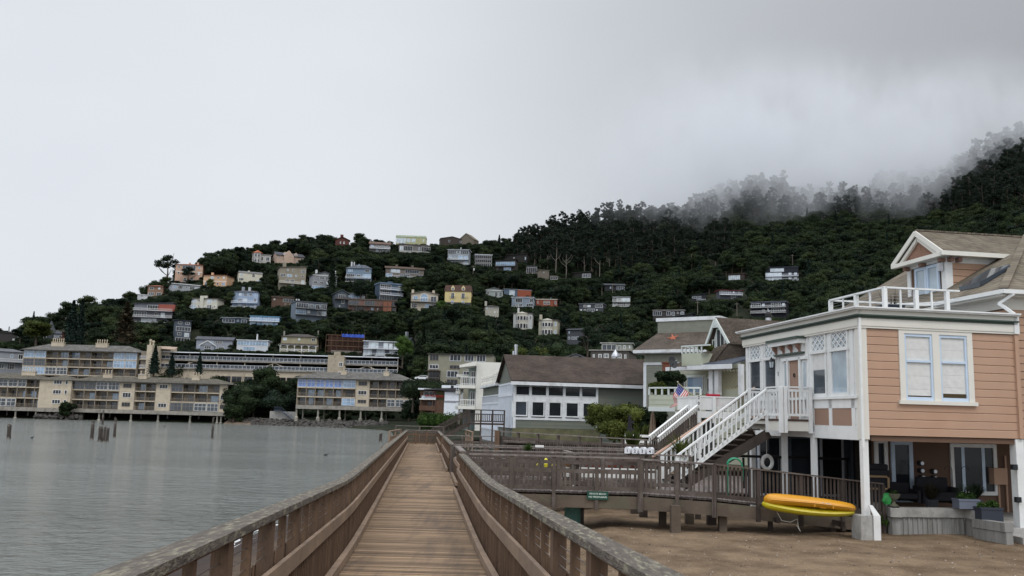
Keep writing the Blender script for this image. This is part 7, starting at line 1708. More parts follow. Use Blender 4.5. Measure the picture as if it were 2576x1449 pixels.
xo = xd - .35; ov = .38
ap = (PF.sy(2312, 577, xo), PF.sz(2312, 577, xo)); eN = (YN - ov, PF.z(2377, 628, YN - ov)); eF = (yF + ov, PF.sz(2262, 660, xo))
ez = (eN[1] + eF[1]) / 2; ym = (eN[0] + eF[0]) / 2; az_ = ap[1]; L_ = dx1 + 2.5
rr = MB()
for ye in (eN[0], eF[0]): rr.hexa([(xo, ym, az_ - .1), (xo, ye, ez - .1), (L_, ye, ez - .1), (L_, ym, az_ - .1), (xo, ym, az_), (xo, ye, ez), (L_, ye, ez), (L_, ym, az_)])
drf = rr.build('dormer_roof', 'cedar', ph)
cap_ = MB(); x = xo
while x < L_: cap_.box(x, x + .16, ym - .07, ym + .07, az_ - .02, az_ + .025 + .012); x += .18
cap_.build('ridge_cap', 'cedar', drf)
rk = MB(); xq = xo - .03
for ye in (eN[0], eF[0]): rk.bar((xq, ym, az_ - .10), (xq, ye, ez - .10), .05, .17, side=(1,0,0)); rk.bar((xo + .08, ym, az_ - .30), (xo + .08, ym + (ye - ym) * .8, ez - .14), .1, .12, side=(1,0,0))
rk.box(xo - .08, xo + .1, eN[0], eF[0], ez - .20, ez - .06).box(xo - .08, L_, eN[0] - .08, eN[0] + .04, ez - .18, ez - .03); rk.build('rake_boards', 'trim_cream', drf)
MB().box(xo + .1, L_, eN[0] + .04, YN, ez - .16, ez - .10).box(xo + .1, xd + .1, YN, yF, ez - .2, ez - .15).build('soffit', 'trim_cream', drf)
mat('scallop', (.30,.17,.12), .8, .1, 3, island=.12)
MB().xprism([(eN[0] + .3, ez - .08), (eF[0] - .3, ez - .08), (ym, az_ - .28)], xo + .15, xo + .3).build('gable_panel', 'scallop', drf)
sc_ = MB()
for j in range(8):
 zz = ez - .08 + j * (az_ - ez) * .105; hw2 = ((eF[0] - eN[0]) / 2 - .3) * (1 - j * .125 - .12); n2 = max(1, int(hw2 / .12))
 for i in range(-n2, n2 + 1):
  cy2 = ym + i * .12 + (.06 if j % 2 else 0); sc_.add([(xo+.145, cy2+yy_, zz+z_) for yy_, z_ in ((-.055,.15),(-.055,.05),(-.03,0),(.03,0),(.055,.05),(.055,.15))] , [(0,1,2,3,4,5)])
sc_.build('scallops', 'scallop', drf)
for yy in (YN + .0, (YN + yF) / 2, yF - .15): MB().box(xo + .1, xd - .03, yy - .07, yy + .07, ez - .34, ez - .22).build('bracket', 'bracket_pink', drf)
for xx in (xd + .05, xd + .35): MB().box(xx, xx + .12, YN - .25, YN - .03, ez - .34, ez - .2).build('bracket', 'bracket_pink', drf)
MB().box(xd - .22, xd - .08, YN + .02, YN + .16, dz1 - .52, dz1 - .24).build('wall_lamp', 'steel', ph)
# ---- main roof: the eave comes forward to a hip corner at the right edge
xc, zc = PF.x(2524, 727, .15), PF.z(2524, 727, .15); yB = PF.sy(2356, 762, xc)
j0 = (PF.x(2389, 748, YN), PF.z(2389, 748, YN)); j1 = (PF.x(2567, 642, YN), PF.z(2567, 642, YN)); k_ = (j1[1] - j0[1]) / (j1[0] - j0[0])
k_ = max(.5, min(k_, 1.1)); Lr = 5.0; zr4 = zc + k_ * Lr
mr_ = MB()
def sl(p, m_=mr_, th=.1): m_.add([tuple(q) for q in p] + [(q[0], q[1], q[2] - th) for q in p], [(0,1,2,3),(7,6,5,4),(0,4,5,1),(1,5,6,2),(2,6,7,3),(3,7,4,0)])
sl([(xc, .15, zc), (xc + Lr, .15 + Lr, zr4), (xc + Lr, 12, zr4), (xc, 12, zc)]); sl([(xc, .15, zc), (xc + 9, .15, zc), (xc + 9, .15 + Lr, zr4), (xc + Lr, .15 + Lr, zr4)])
mrf = mr_.build('main_roof', 'cedar', ph)
hc = MB(); n_ = 34
for i in range(n_): t0 = Lr * i / n_; hc.bar((xc + t0, .15 + t0, zc + k_ * t0 + .03), (xc + t0 + Lr / n_ * 1.15, .15 + t0 + Lr / n_ * 1.15, zc + k_ * t0 + k_ * Lr / n_ + .045), .24, .02)
hc.build('hip_cap', 'cedar', mrf)
m_ = MB(); m_.bar((xc - .06, yB, zc - .08), (xc - .06, .05, zc - .08), .14, .12); m_.bar((xc - .1, .07, zc - .08), (xc + 8, .07, zc - .08), .14, .12); m_.bar((xc - .06, yB, zc - .06), (xc - 1.6, yB + .3, zc - .16), .12, .12) ; m_.build('main_gutter', 'trim_white', ph)
MB().box(xc, xc + 8, .2, .55, zc - .2, zc - .13).box(xc, xc + .45, .55, 8, zc - .2, zc - .13).build('main_soffit', 'trim_cream', ph)
MB().box(xc + .45, xc + 8, .55, 10, .02, zc - .14).build('main_wall', 'peach_dark', ph)
msd = MB(); z = zc - .55
while z > ex: msd.box(xc + .45, xc + 8, .52, .55, z - ex + .02, z); msd.box(xc + .42, xc + .45, .52, 8, z - ex + .02, z); z -= ex
msd.build('main_siding', 'peach', ph); MB().box(xc + .40, xc + 8, .50, .56, zc - .55, zc - .2).box(xc + .40, xc + .46, .56, 8, zc - .5, zc - .2).build('main_frieze', 'trim_cream', ph)
s0 = PF.hit(1932 + 2095/4, 534.6 + 655/4, 2.6)
sx0 = xc + .55; sk = MB(); zz0 = lambda x: zc + k_ * (x - xc)
sk.add([(sx0, 1.9, zz0(sx0)+.02), (sx0, 2.9, zz0(sx0)+.02), (sx0+1.1, 2.9, zz0(sx0+1.1)+.02), (sx0+1.1, 1.9, zz0(sx0+1.1)+.02), (sx0, 1.9, zz0(sx0)+.16), (sx0, 2.9, zz0(sx0)+.16), (sx0+1.1, 2.9, zz0(sx0+1.1)+.16), (sx0+1.1, 1.9, zz0(sx0+1.1)+.16)], [(0,1,2,3),(4,7,6,5),(0,4,5,1),(1,5,6,2),(2,6,7,3),(3,7,4,0)]); sk.build('skylight', 'glass_mid', ph)
dp = MB(); dp.bar((xc + .25, .02, zc - .14), (xc - .02, .35, zc - .42), .08, .08); dp.bar((xc - .02, .35, zc - .4), (xc + .12, -.1, zdk), .08, .08); dp.build('downpipe', 'trim_white', ph)
# ================================================================ side piers, ramp and what stands on them
def pier_rail(name, label, p, q, H_=1.0, posts=4, cap='grey_cap', bal=.13, mt='grey_wood', under=.35, mids=(.40,), groups=None, capw=.14, wide=True):
 """run of timber railing; p, q are deck level ends"""
 p, q = Vector(p), Vector(q); root = thing(name, label, 'railing', p, 0, groups); q = q - p; p = Vector((0, 0, 0)); U = Vector((0, 0, 1)); d = (q - p).normalized()
 m_ = MB(); m_.bar(p + U * (H_ - .02), q + U * (H_ - .02), capw, .04); m_.build('cap_rail', cap, root)
 m_ = MB()
 for f_ in mids: m_.bar(p + U * H_ * (1 - f_), q + U * H_ * (1 - f_), .04, .11)
 m_.bar(p + U * .10, q + U * .10, .04, .11); m_.build('boards', mt, root)
 b_ = MB(); n_ = int((q - p).length / bal); top_ = H_ * (1 - mids[-1]) if mids else H_ - .05
 for i in range(1, n_): c_ = p + (q - p) * i / n_; b_.bar(c_ + U * .04, c_ + U * top_, .05, .03, side=d)
 b_.build('balusters', mt, root)
 for i in range(posts):
  c_ = p + (q - p) * i / (posts - 1); b2 = MB(); b2.bar(c_ - U * under, c_ + U * (H_ - .045), .10, .10, side=d); b2.build('post', mt, root)
 return root
def plank_deck(name, label, a, b, c, d_, mt='grey_deck', n_=40, parent=None):
 """planks laid across the quad a-b (front) to d-c (back)"""
 a, b, c, d_ = map(Vector, (a, b, c, d_)); m_ = MB()
 for i in range(n_):
  t0, t1 = i / n_, (i + .92) / n_; P = [a.lerp(b, t0), a.lerp(b, t1), d_.lerp(c, t1), d_.lerp(c, t0)]
  m_.hexa([p - Vector((0, 0, .05)) for p in P] + P)
 return m_.build(name, mt, parent)
mat('grey_deck', (.15,.125,.115), .85, .3, 2.5, island=.25, bump=.4, bscale=12)
mat('copper_green', (.10,.22,.19), .8, .3, 2, bump=.4)
def Pz(zx, zy): return 1069 + zx * .29297, 1069 + zy * .29297          # zoomed view of the lower middle
YP0, YP1 = 26.0, 27.9
zd = deck_z(25.5)
pa0 = at(1150, 1143, 24.9); pa1 = at(1608, 1146, 25.9)
xa0 = KX * 25 + 1.0; xa1 = pa1.x
o = thing('side_pier', 'first timber side pier, with a deep front beam, leading to the house stairs', 'pier', (xa0, YP0, zd))
Lp = xa1 - xa0
plank_deck('planks', '', (0, 0, 0), (Lp, -.1, 0), (Lp + .4, 1.9, 0), (0, 1.9, 0), n_=38, parent=o)
MB().bar((0, -.02, -.27), (Lp, -.12, -.27), .10, .34).bar((0, 1.85, -.27), (Lp, 1.85, -.27), .10, .34).build('front_beam', 'beam_wood', o)
m_ = MB(); 
for i in range(6): m_.bar((Lp * (i + .5) / 6, 0, -.18), (Lp * (i + .5) / 6, 1.8, -.18), .08, .2)
m_.build('joists', 'dark_wood', o)
pier_rail('pier_railing', 'front railing of the first side pier, above the green beach sign', (xa0 + .25, YP0 - .07, zd), (xa1, YP0 - .17, zd), 1.0, 5, under=.5, mids=(.42,))
pier_rail('pier_railing', 'back railing of the first side pier, carrying the white mailboxes', (xa0 + .2, YP1, zd), (xa1 + 1.9, YP1 + .1, zd), 1.03, 6, mids=(.30,), bal=.24)
# piles
def pile(label, px, pyb, pyt, Y, r_=.13, mt='beam_wood', sq=True):
 b_ = at(px, pyb, Y); t_ = at(px, pyt, Y); o = thing('pier_pile', label, 'pile', b_, 0, 'piles under the side piers')
 h_ = t_.z - b_.z; m_ = MB()
 if sq: m_.box(-r_, r_, -r_, r_, -.4, h_)
 else: m_.tube([(0, 0, -.6), (0, 0, h_)], r_, 12)
 m_.build('post', mt, o); return o
pile('thick verdigris green pile beneath the first side pier', *Pz(1265, 930), Pz(0, 655)[1], 26.9, .24, 'copper_green', False)
pile('weathered pile right beside the thick verdigris green one', *Pz(1335, 760), Pz(0, 655)[1], 27.4, .10, 'grey_wood')
for zx_, zyb, Y_, r_, lb in ((2040, 900, 27.0, .10, 'dark square pile left of the pale footed pile under the ramp'), (2150, 950, 25.4, .13, 'pale footed pile at the bend of the ramp, nearest to the beach'), (2270, 880, 27.6, .12, 'dark pile just right of the pale footed pile'), (2345, 800, 29, .08, 'thin pile far back under the ramp'), (2460, 870, 27.5, .13, 'dark pile under the ramp near the kayaks'), (1800, 685, 30, .12, 'short dark pile far back under the first side pier'), (1875, 715, 29, .12, 'brown pile at the back corner of the first side pier'), (2555, 920, 25.8, .11, 'stout pile under the ramp right before the kayaks')):
 pile(lb, *Pz(zx_, zyb), Pz(0, 650)[1] if zx_ < 2000 else Pz(0, 690)[1], Y_, r_, 'beam_wood' if 'pale' in lb or 'stout' in lb else 'dark_wood')
# ramp that drops towards the house
e1 = at(2165, 1209, 26.6); zr_end = e1.z - .98
ro_ = thing('ramp', 'timber ramp sloping from the first side pier down behind the kayaks to the house patio', 'ramp', (xa1, YP0 - .1, zd))
xm_, ym_ = at(1790, 1170, 25.6).x - xa1, -.45
R0, R1, R2 = Vector((0, 0, 0)), Vector((xm_, ym_, -.06)), Vector((e1.x - xa1 + .6, 26.6 - YP0 + .1, zr_end - zd - .05))
bk = Vector((.3, 1.5, 0))
plank_deck('planks', '', R0, R1, R1 + bk, R0 + bk, n_=14, parent=ro_); plank_deck('planks', '', R1, R2, R2 + bk, R1 + bk, n_=36, parent=ro_)
MB().bar(R0 + Vector((0, -.03, -.27)), R1 + Vector((0, -.03, -.27)), .1, .36).bar(R1 + Vector((0, -.03, -.27)), R2 + Vector((0, -.03, -.27)), .1, .36).build('side_beam', 'beam_wood', ro_)
B0 = Vector(ro_.location)
pier_rail('ramp_railing', 'short railing between the first side pier and the foot of the white stair', B0 + R0 + Vector((.05, -.1, 0)), B0 + R1 + Vector((0, -.1, 0)), .98, 3, under=.5, mids=(), mt='grey_wood')
pier_rail('ramp_railing', 'long dark railing of the ramp behind the yellow kayaks', B0 + R1 + Vector((.02, -.1, 0)), B0 + R2 + Vector((0, -.1, 0)), .98, 5, under=.5, mids=(), mt='dark_wood', cap='grey_wood', bal=.12)
# the sign
sg = thing('beach_sign', 'small dark green sign reading private beach no trespassing on the pier beam', 'sign', at(*Pz(1483, 606), 25.80))
sg.rotation_euler = (0, 0, 0)
mat('sign_green', (.012,.065,.045), .4, .05); mat('sign_white', (.62,.68,.62), .6, .02)
MB().box(-.30, .30, -.01, .02, -.115, .115).build('plate', 'sign_green', sg)
for i, t_ in enumerate(('PRIVATE BEACH', 'NO TRESPASSING')): text3d(t_, .066, Matrix.Translation((0, -.0125, .045 - .088 * i)) @ Matrix.Rotation(math.pi/2, 4, 'X'), 'sign_white', sg)
# mailboxes 1 to 4
mat('mail_white', (.66,.67,.70), .45, .04)
for i in range(4):
 px_ = 1572.5 + (730 + 192 * i) * .09765 - 63.3; p_ = at(1509.4 + (668 + 56 + 192 * i) * .09765, 1088 + 485 * .09765, YP1 - .15)
 mb = thing('mailbox', 'white arched mailbox on the pier railing, ' + ('left end of the row of four', 'second from the left', 'third from the left', 'right end of the row')[i], 'mailbox', (p_.x, YP1 - .15, zd + 1.05), 0, 'mailboxes')
 prof = [(-.075, 0), (.075, 0), (.075, .12)] + [(.075 * math.cos(a), .12 + .075 * math.sin(a)) for a in [math.pi * k / 8 for k in range(1, 8)]] + [(-.075, .12)]
 m_ = MB(); m_.prism(prof, -.16, .30); mo = m_.build('body', 'mail_white', mb); mb.rotation_euler = (0, 0, R(-18))
 m_ = MB(); m_.prism([(x * 1.05, z * 1.03) for x, z in prof], -.185, -.16); m_.build('door', 'mail_white', mb); MB().box(-.012, .012, -.20, -.17, .17, .205).build('latch', 'mail_white', mb)
 text3d(str(i + 1), .13, Matrix.Translation((.01, -.1875, .075)) @ Matrix.Rotation(math.pi/2, 4, 'X'), 'black', mb, 'number')
 if i == 0:
  text3d('RT BOX', .028, Matrix.Translation((-.0, -.1875, .15)) @ Matrix.Rotation(math.pi/2, 4, 'X'), 'black', mb, 'number') if False else None
  text3d('37', .07, Matrix.Translation((-.0765, .06, .12)) @ Matrix.Rotation(-math.pi/2, 4, 'Z') @ Matrix.Rotation(math.pi/2, 4, 'X'), 'dark_metal', mb, 'side_number')
# second and third side piers
x2 = at(1655, 1139, 30.5).x
def second(Y, pxl, pxr, lab, n_=6, H_=1.02, ze=None, mids=(.32,)):
 z = deck_z(Y); xl_ = KX * Y + 1.05; xr = at(pxr, 1130, Y).x
 return pier_rail('pier_railing', lab, (xl_, Y, z), (xr, Y + .1, z), H_, n_, mids=mids, bal=.2)
second(31.3, 0, 1660, 'front railing of the second side pier, behind the mailboxes', 7)
second(33.1, 0, 1640, 'back railing of the second side pier', 7)
so = thing('side_pier', 'second timber side pier, behind the mailboxes', 'pier', (KX * 31.3 + 1.05, 31.3, deck_z(31.3)))
Ls = at(1650, 1140, 31.3).x - so.location.x; plank_deck('planks', '', (0, 0, 0), (Ls, 0, 0), (Ls, 1.8, 0), (0, 1.8, 0), n_=44, parent=so); MB().box(0, Ls, -.05, .05, -.42, -.06).build('front_beam', 'grey_wood', so)
# diagonal rail piece between the first and second pier
zq = zd
pier_rail('pier_railing', 'short slanting railing joining the first and second side piers', (at(1452, 1150, 28.2).x, 28.1, zd), (at(1420, 1140, 31).x, 31.0, zd), .98, 2, mids=(.3,))
second(46.4, 0, 1256, 'railing of the third side pier below the dark stair', 4)
p_, q_ = at(1256, 1087, 43.5), at(1684, 1106, 38.5); zz_ = deck_z(44)
pier_rail('pier_railing', 'long lichen speckled railing in front of the long grey house', (p_.x, 43.5, p_.z - 1.15), (q_.x, 38.5, q_.z - 1.25), 1.2, 9, mids=(.26,), bal=.11)
so = thing('side_pier', 'third timber side pier in front of the long grey house', 'pier', (p_.x - 2.5, 43.6, zz_)); plank_deck('planks', '', (0, 0, 0), (9.5, -3.5, 0), (10, -1, 0), (0, 2.5, 0), n_=60, parent=so); MB().bar((0,0,-.25),(9.5,-3.5,-.25),.1,.35).build('front_beam', 'grey_wood', so)
mt_ = thing('tall_corner_post', 'brown corner post where the third pier railing meets the lichen speckled one', 'post', (p_.x - .1, 43.4, zz_)); MB().box(-.12, .12, -.12, .12, -.5, p_.z - zz_ + .08).build('shaft', 'rail_brown', mt_)
# far end of the boardwalk: gate rail across, jog to the left
pier_rail('end_railing', 'low slatted rail across the far end of the boardwalk', (KX * 62 - 1.3, 62.0, deck_z(60)), (KX * 62 + 1.0, 62.0, deck_z(60)), .95, 4, mids=(.32,), bal=.14, mt='rail_brown')
pier_rail('end_railing', 'railing of the small platform left of the boardwalk end', (KX * 55 - 2.1, 55, deck_z(55)), (KX * 62 - 1.6, 62.0, deck_z(60)), .98, 3, mt='rail_mid', cap='rail_mid')
pier_rail('end_railing', 'thin rail beyond the boardwalk end in front of the dark beach', (KX * 64 - 2.0, 64, deck_z(60) + .15), (KX * 64 + 1.4, 64.0, deck_z(60) + .15), 1.05, 3, mt='grey_wood', bal=.4)
plo = thing('end_platform', 'small timber platform at the far left end of the boardwalk', 'platform', (KX * 58 - 2.2, 55, deck_z(58))); plank_deck('planks', '', (0,0,0),(1.0,0,0),(.4,7,0),(-.7,7,0), n_=10, parent=plo, mt='deck_wood'); MB().box(-.1, .1, 0, .2, -2.6, 0).box(.6,.8,5,5.2,-2.6,0).build('legs', 'rail_brown', plo)
pier_rail('end_railing', 'curving rail piece beside the hedge at the far right of the boardwalk end', (at(1172, 1080, 66).x, 66, deck_z(60)), (at(1192, 1083, 60).x, 58, deck_z(60)), 1.0, 3, mt='rail_mid', cap='rail_mid')
# ---------------------------------------------------------------- lower patio deck between the piers, with its furniture
pd_ = thing('patio_deck', 'low timber patio deck between the side piers and the cottages', 'deck', (1.5, 34.6, 1.95)); plank_deck('planks', '', (-2.2, 0, 0), (9.5, -2, 0), (12, 8.5, .0), (-3.0, 8.5, 0), n_=90, parent=pd_)
mat('barn_red', (.13,.032,.02), .7, .2, 3, stretch=(.5,1,6))
bn = thing('red_bench', 'red brown slatted bench behind the pier railings', 'bench', at(1538, 1182, 33.9) )
m_ = MB(); [m_.box(-.95, .95, .3, .34, -.05 + i * .13, .05 + i * .13) for i in range(3)]; m_.box(-.95, .95, -.15, .3, -.15, -.11); m_.build('slats', 'barn_red', bn); MB().box(-.95, -.87, -.15, .34, -.6, .3).box(.87, .95, -.15, .34, -.6, .3).build('legs', 'barn_red', bn)
wp = thing('white_plank_bench', 'long white board with a thin rail, seen between the balusters', 'bench', at(1418, 1192, 29.6))
m_ = MB().box(0, at(1650, 1192, 29.6).x - wp.location.x, 0, .05, -.09, .09); m_.box(0, at(1650, 1192, 29.6).x - wp.location.x, 0, .05, .18, .22); m_.build('boards', 'white', wp); MB().box(.3, .38, .051, .12, -.5, .2).box(3, 3.08, .051, .12, -.5, .2).build('legs', 'white', wp)
wb = thing('white_box', 'small white box resting on the second pier railing', 'box', (at(1357, 1130, 31.3).x, 31.3, deck_z(31.3) + 1.03)); MB().box(-.15, .15, -.06, .06, 0, .075).build('shell', 'white', wb, bevel=.008)
def spiky(name, label, px, py, Y, r_, h_, n_, mt, seed, wd=.03, pot_=None):
 o = thing(name, label, 'plant', at(px, py, Y)); g2 = random.Random(seed); m_ = MB()
 for i in range(n_):
  a = g2.uniform(0, 6.283); rr = r_ * g2.uniform(.3, 1); hh_ = h_ * g2.uniform(.5, 1) * (1.15 - .5 * rr / r_); c_, s2 = math.cos(a), math.sin(a); w_ = wd * g2.uniform(.6, 1.2)
  m_.add([(-w_*s2, w_*c_, 0), (w_*s2, -w_*c_, 0), (c_*rr*.55+w_*.9*s2, s2*rr*.55-w_*.9*c_, hh_*.7), (c_*rr*.55-w_*.9*s2, s2*rr*.55+w_*.9*c_, hh_*.7), (c_*rr, s2*rr, hh_)], [(0,1,2,3),(3,2,4)])
 m_.build('blades', mt, o)
 if pot_: MB().lathe([(pot_*.7,-pot_*1.6),(pot_,-.02),(pot_*.9,.0)], 12).build('pot', wm('3c4046'), o)
 return o
spiky('agave', 'bright yellow green agave sticking up between the pier rails', 1327, 1138, 30.2, .40, .42, 46, 'leaf_bright', 1, .02)
spiky('palm_plant', 'yellow green palm like plant behind the foot of the white stair', 1712, 1150, 29.5, .85, .95, 80, 'leaf_olive', 2, .03)
mat('straw', (.42,.24,.09), .8, .2, 5); spiky('ornamental_grass', 'tuft of orange dry ornamental grass behind the first pier', 1436, 1182, 29.8, .42, .32, 320, 'straw', 3, .008)
mat('yellow_plastic', (.62,.55,.04), .4, .05)
yo = thing('garden_ornament', 'small yellow garden ornament with curled yellow hoses behind the first pier', 'ornament', at(1373, 1175, 29.6)); m_ = MB(); m_.lathe([(.05,0),(.07,.1),(.05,.12),(.07,.22),(.04,.27),(.0,.3)], 10); m_.tube([(-.3,0,.05),(-.22,0,.2),(-.12,0,.16),(-.16,0,.02)], .018, 6); m_.tube([(.2,0,.05),(.26,0,.2),(.36,0,.18),(.33,0,.06)], .014, 6); m_.build('shell', 'yellow_plastic', yo)
# dark clutter that fills the shade below the cottages
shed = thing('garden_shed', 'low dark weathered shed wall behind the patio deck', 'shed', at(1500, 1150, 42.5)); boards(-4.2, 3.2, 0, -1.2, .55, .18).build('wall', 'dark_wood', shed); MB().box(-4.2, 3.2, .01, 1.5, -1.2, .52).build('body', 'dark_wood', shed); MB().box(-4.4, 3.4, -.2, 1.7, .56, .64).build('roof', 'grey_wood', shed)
# ---------------------------------------------------------------- ground floor of the slate blue house below the peach house
sb = thing('slate_blue_house', 'slate blue clapboard ground floor with tall windows in the shade behind the white posts', 'house', PF.o + PF.n * 7.4 + PF.d * PF.x(1895, 1150, 7.4) + Vector((0, 0, -3.0)), PF.rz)
mat('slate_board', (.10,.125,.15), .7, .1, 2)
boards(0, 5.2, 0, .2, 2.8, .24).build('wall', 'slate_board', sb); MB().box(0, 5.2, .02, .5, -.2, 2.8).build('core', 'black', sb)
for i in range(4): window(sb, .15 + i * 1.2, 1.05 + i * 1.2, -.02, .7, 2.8, 'slate_board' if i % 2 else 'cool_white', 'glass_mid' if i in (1, 3) else 'glass_dark', t=.07)
hr = thing('black_hand_rail', 'long black rail in front of the slate blue ground floor', 'railing', PF.o + PF.n * 5.2 + Vector((0, 0, 0)), PF.rz)
z_ = PF.z(1960, 1153, 5.2); MB().tube([(PF.x(1860, 1147, 5.2), 0, PF.z(1860, 1147, 5.2)), (PF.x(2135, 1155, 5.2), 0, PF.z(2135, 1155, 5.2))], .045, 8).build('rail', 'black', hr); [MB().box(PF.x(q, 1150, 5.2) - .03, PF.x(q, 1150, 5.2) + .03, -.03, .03, PF.z(1960, 1153, 5.2) - 1.0, PF.z(1960, 1153, 5.2)).build('post', 'black', hr) for q in (1870, 1960, 2050, 2130)]
lr = thing('life_ring', 'worn white life ring hanging in the shade beneath the landing', 'life ring', PF.hit(1930, 1163, 4.6), PF.rz + .3)
m_ = MB(); n1, n2 = 20, 8
for i in range(n1):
 for k in range(n2): a, b = 6.283 * i / n1, 6.283 * k / n2; m_.v.append(((.21 + .06 * math.cos(b)) * math.cos(a), .06 * math.sin(b), (.21 + .06 * math.cos(b)) * math.sin(a)))
m_.f = [(i*n2+k, i*n2+(k+1)%n2, ((i+1)%n1)*n2+(k+1)%n2, ((i+1)%n1)*n2+k) for i in range(n1) for k in range(n2)]; m_.build('ring', 'white', lr, smooth=True)
MB().bar((0, .02, .2), (0, .02, .9), .01, .01).build('cord', 'white', lr)
mat('hose_green', (.01,.20,.10), .45, .1)
ho = thing('garden_hose', 'coiled green garden hose hanging over the ramp railing', 'hose', PF.hit(1849, 1200, 1.6), PF.rz)
m_ = MB()
for k in range(3): m_.tube([(-.22 - .012 * k, 0, -.5), (-.22 - .012*k, 0, .25)] + [(-.22 * math.cos(a) * (1 + .05 * k), .02 * k, .3 + .22 * math.sin(a) * (1 + .06 * k)) for a in [math.pi * j / 8 for j in range(1, 8)]] + [(.22 + .012*k, 0, .25), (.22 + .01*k, 0, -.1)], .018, 6)
m_.build('coil', 'hose_green', ho)
# ---------------------------------------------------------------- kayaks
mat('kayak_orange', (.56,.255,.012), .38, .06, 2, spec=.5, dirt=(.4,.2,.05), dirt_amt=.25); mat('kayak_yellow', (.50,.41,.012), .38, .06, 2, spec=.5, dirt=(.35,.28,.05), dirt_amt=.3)
def kayak(name, label, pL, pR, Y, mt, hgt, flip, tag_=False):
 a, b = at(*pL, Y), at(*pR, Y + .15); o = thing(name, label, 'kayak', (a + b) / 2); Ld = (b - a).length; rz = math.atan2(b.y - a.y, b.x - a.x); ry = -math.atan2(b.z - a.z, math.hypot(b.x - a.x, b.y - a.y)); o.rotation_euler = (0, ry, rz)
 m_ = MB(); n1, n2 = 25, 14
 for i in range(n1):
  t_ = i / (n1 - 1); s_ = t_ * 2 - 1; w_ = .31 * max(.0, 1 - abs(s_) ** 4.5) ** .6 + .03; h_ = hgt * (max(0, 1 - abs(s_) ** 8) ** .5 * (.62 - .1 * s_) + .36 - .04 * s_); rk = .10 * s_ * s_ * (1 if not flip else .4)
  for k in range(n2):
   a2 = 6.283 * k / n2; cy_, cz_ = math.cos(a2), math.sin(a2)
   zz = cz_ * h_ * (.55 if cz_ > 0 else .45); yy = (abs(cy_) ** .8) * (1 if cy_ > 0 else -1) * w_
   m_.v.append((s_ * Ld / 2, yy, zz + rk * (-1 if flip else 1)))
 m_.f = [(i*n2+k, i*n2+(k+1)%n2, (i+1)*n2+(k+1)%n2, (i+1)*n2+k) for i in range(n1-1) for k in range(n2)] + [tuple(range(n2))[::-1], tuple(range((n1-1)*n2, n1*n2))]
 m_.build('hull', mt, o, smooth=True)
 m_ = MB(); pts = [(Ld * s_ / 2, -(.315 * max(0, 1 - abs(s_) ** 4.5) ** .6 + .03), .012 + .10 * s_ * s_ * (.4 if flip else 1) * (-1 if flip else 1)) for s_ in [k / 10 - 1 for k in range(1, 20)]]; m_.tube(pts, .012, 5); m_.build('seam', mt, o)
 return o, Ld
k1, Lk = kayak('kayak', 'orange yellow kayak lying upside down on top of a yellow one', (1922, 1252), (2153, 1276), 25.2, 'kayak_orange', .29, True)
m_ = MB(); m_.box(Lk*.06, Lk*.12, -.325, -.305, -.1, -.085); 
for q in (.0, .2): m_.box(Lk * q - .02, Lk * q + .02, -.34, -.30, -.08, .02)
m_.build('hull_fittings', 'kayak_orange', k1)
lg = MB()
for i in range(7): a_ = .06 + .03 * i; lg.bar((Lk * .10 + (i - 3) * .045 - .03, -.325, .01 - (i % 2) * .02), (Lk * .10 + (i - 3) * .045 + .05, -.325, .035 + (i % 3) * .012), .006, .014)
lg.bar((Lk*.10 - .17, -.326, .0), (Lk*.10 + .2, -.326, .02), .006, .03); lg.build('emblem', 'silver_ink' if 'silver_ink' in MATS else mat('silver_ink', (.45,.42,.40), .5, .05), k1)
k2, _ = kayak('kayak', 'bright yellow kayak beneath the orange one, on a timber cradle', (1917, 1277), (2150, 1298), 25.25, 'kayak_yellow', .23, False)
cr_ = thing('kayak_cradle', 'dark timber cradle with a hanging rope beneath the kayaks', 'cradle', at(2035, 1312, 25.5)); zc_ = 1.44 - cr_.location.z
m_ = MB(); m_.bar((-.85, 0, .0), (-.85, .9, .0), .1, .14); m_.bar((.95, 0, -.06), (.95, .9, -.06), .1, .14); m_.build('arms', 'dark_wood', cr_); m_ = MB(); [m_.box(x - .06, x + .06, .75, .87, zc_ - .2, 0) for x in (-.85, .95)]; m_.build('legs', 'dark_wood', cr_)
m_ = MB(); m_.tube([(-.95, -.1, .3), (-.8, -.12, .02), (-.55, -.1, -.02), (-.35, -.1, .08), (-.34, -.1, -.12), (-.28, -.1, -.26), (-.38, -.1, -.1)], .008, 5); m_.build('rope', 'ivory', cr_)
# ---------------------------------------------------------------- retaining wall, planters, urn, patio things
mat('board_concrete', (.25,.245,.232), .9, .2, 1.5, stretch=(5,5,.6), bump=.5, bscale=6, dirt=(.12,.115,.10), dirt_amt=.6, dirt_scale=1.2)
def P8(zx, zy): return 2138.3 + zx * .19531, 1069.1 + zy * .19531
rw = thing('retaining_wall', 'board marked concrete retaining wall with a heavy coping around the patio', 'wall', (0, 0, 0))
pts = [(270, 1000, 28.4), (533, 1048, 26.3), (1470, 1068, 26.6), (1625, 1092, 26.0)]
P_ = [at(*P8(a, b), Y_) for a, b, Y_ in pts]; zt_ = sum(p.z for p in P_[:3]) / 3
for m_idx in range(3):
 a, b = P_[m_idx].copy(), P_[m_idx + 1].copy(); a.z = b.z = zt_; d_ = (b - a).normalized(); nn_ = Vector((-d_.y, d_.x, 0))
 m_ = MB(); m_.bar(a + nn_ * .12 - Vector((0, 0, .75)), b + nn_ * .12 - Vector((0, 0, .75)), .22, .95, side=nn_); m_.build('panel', 'board_concrete', rw)
 m_ = MB(); m_.bar(a + nn_ * .1 - Vector((0, 0, .13)), b + nn_ * .1 + d_ * .1 - Vector((0, 0, .13)), .32, .26, side=nn_); m_.build('coping', 'concrete', rw)
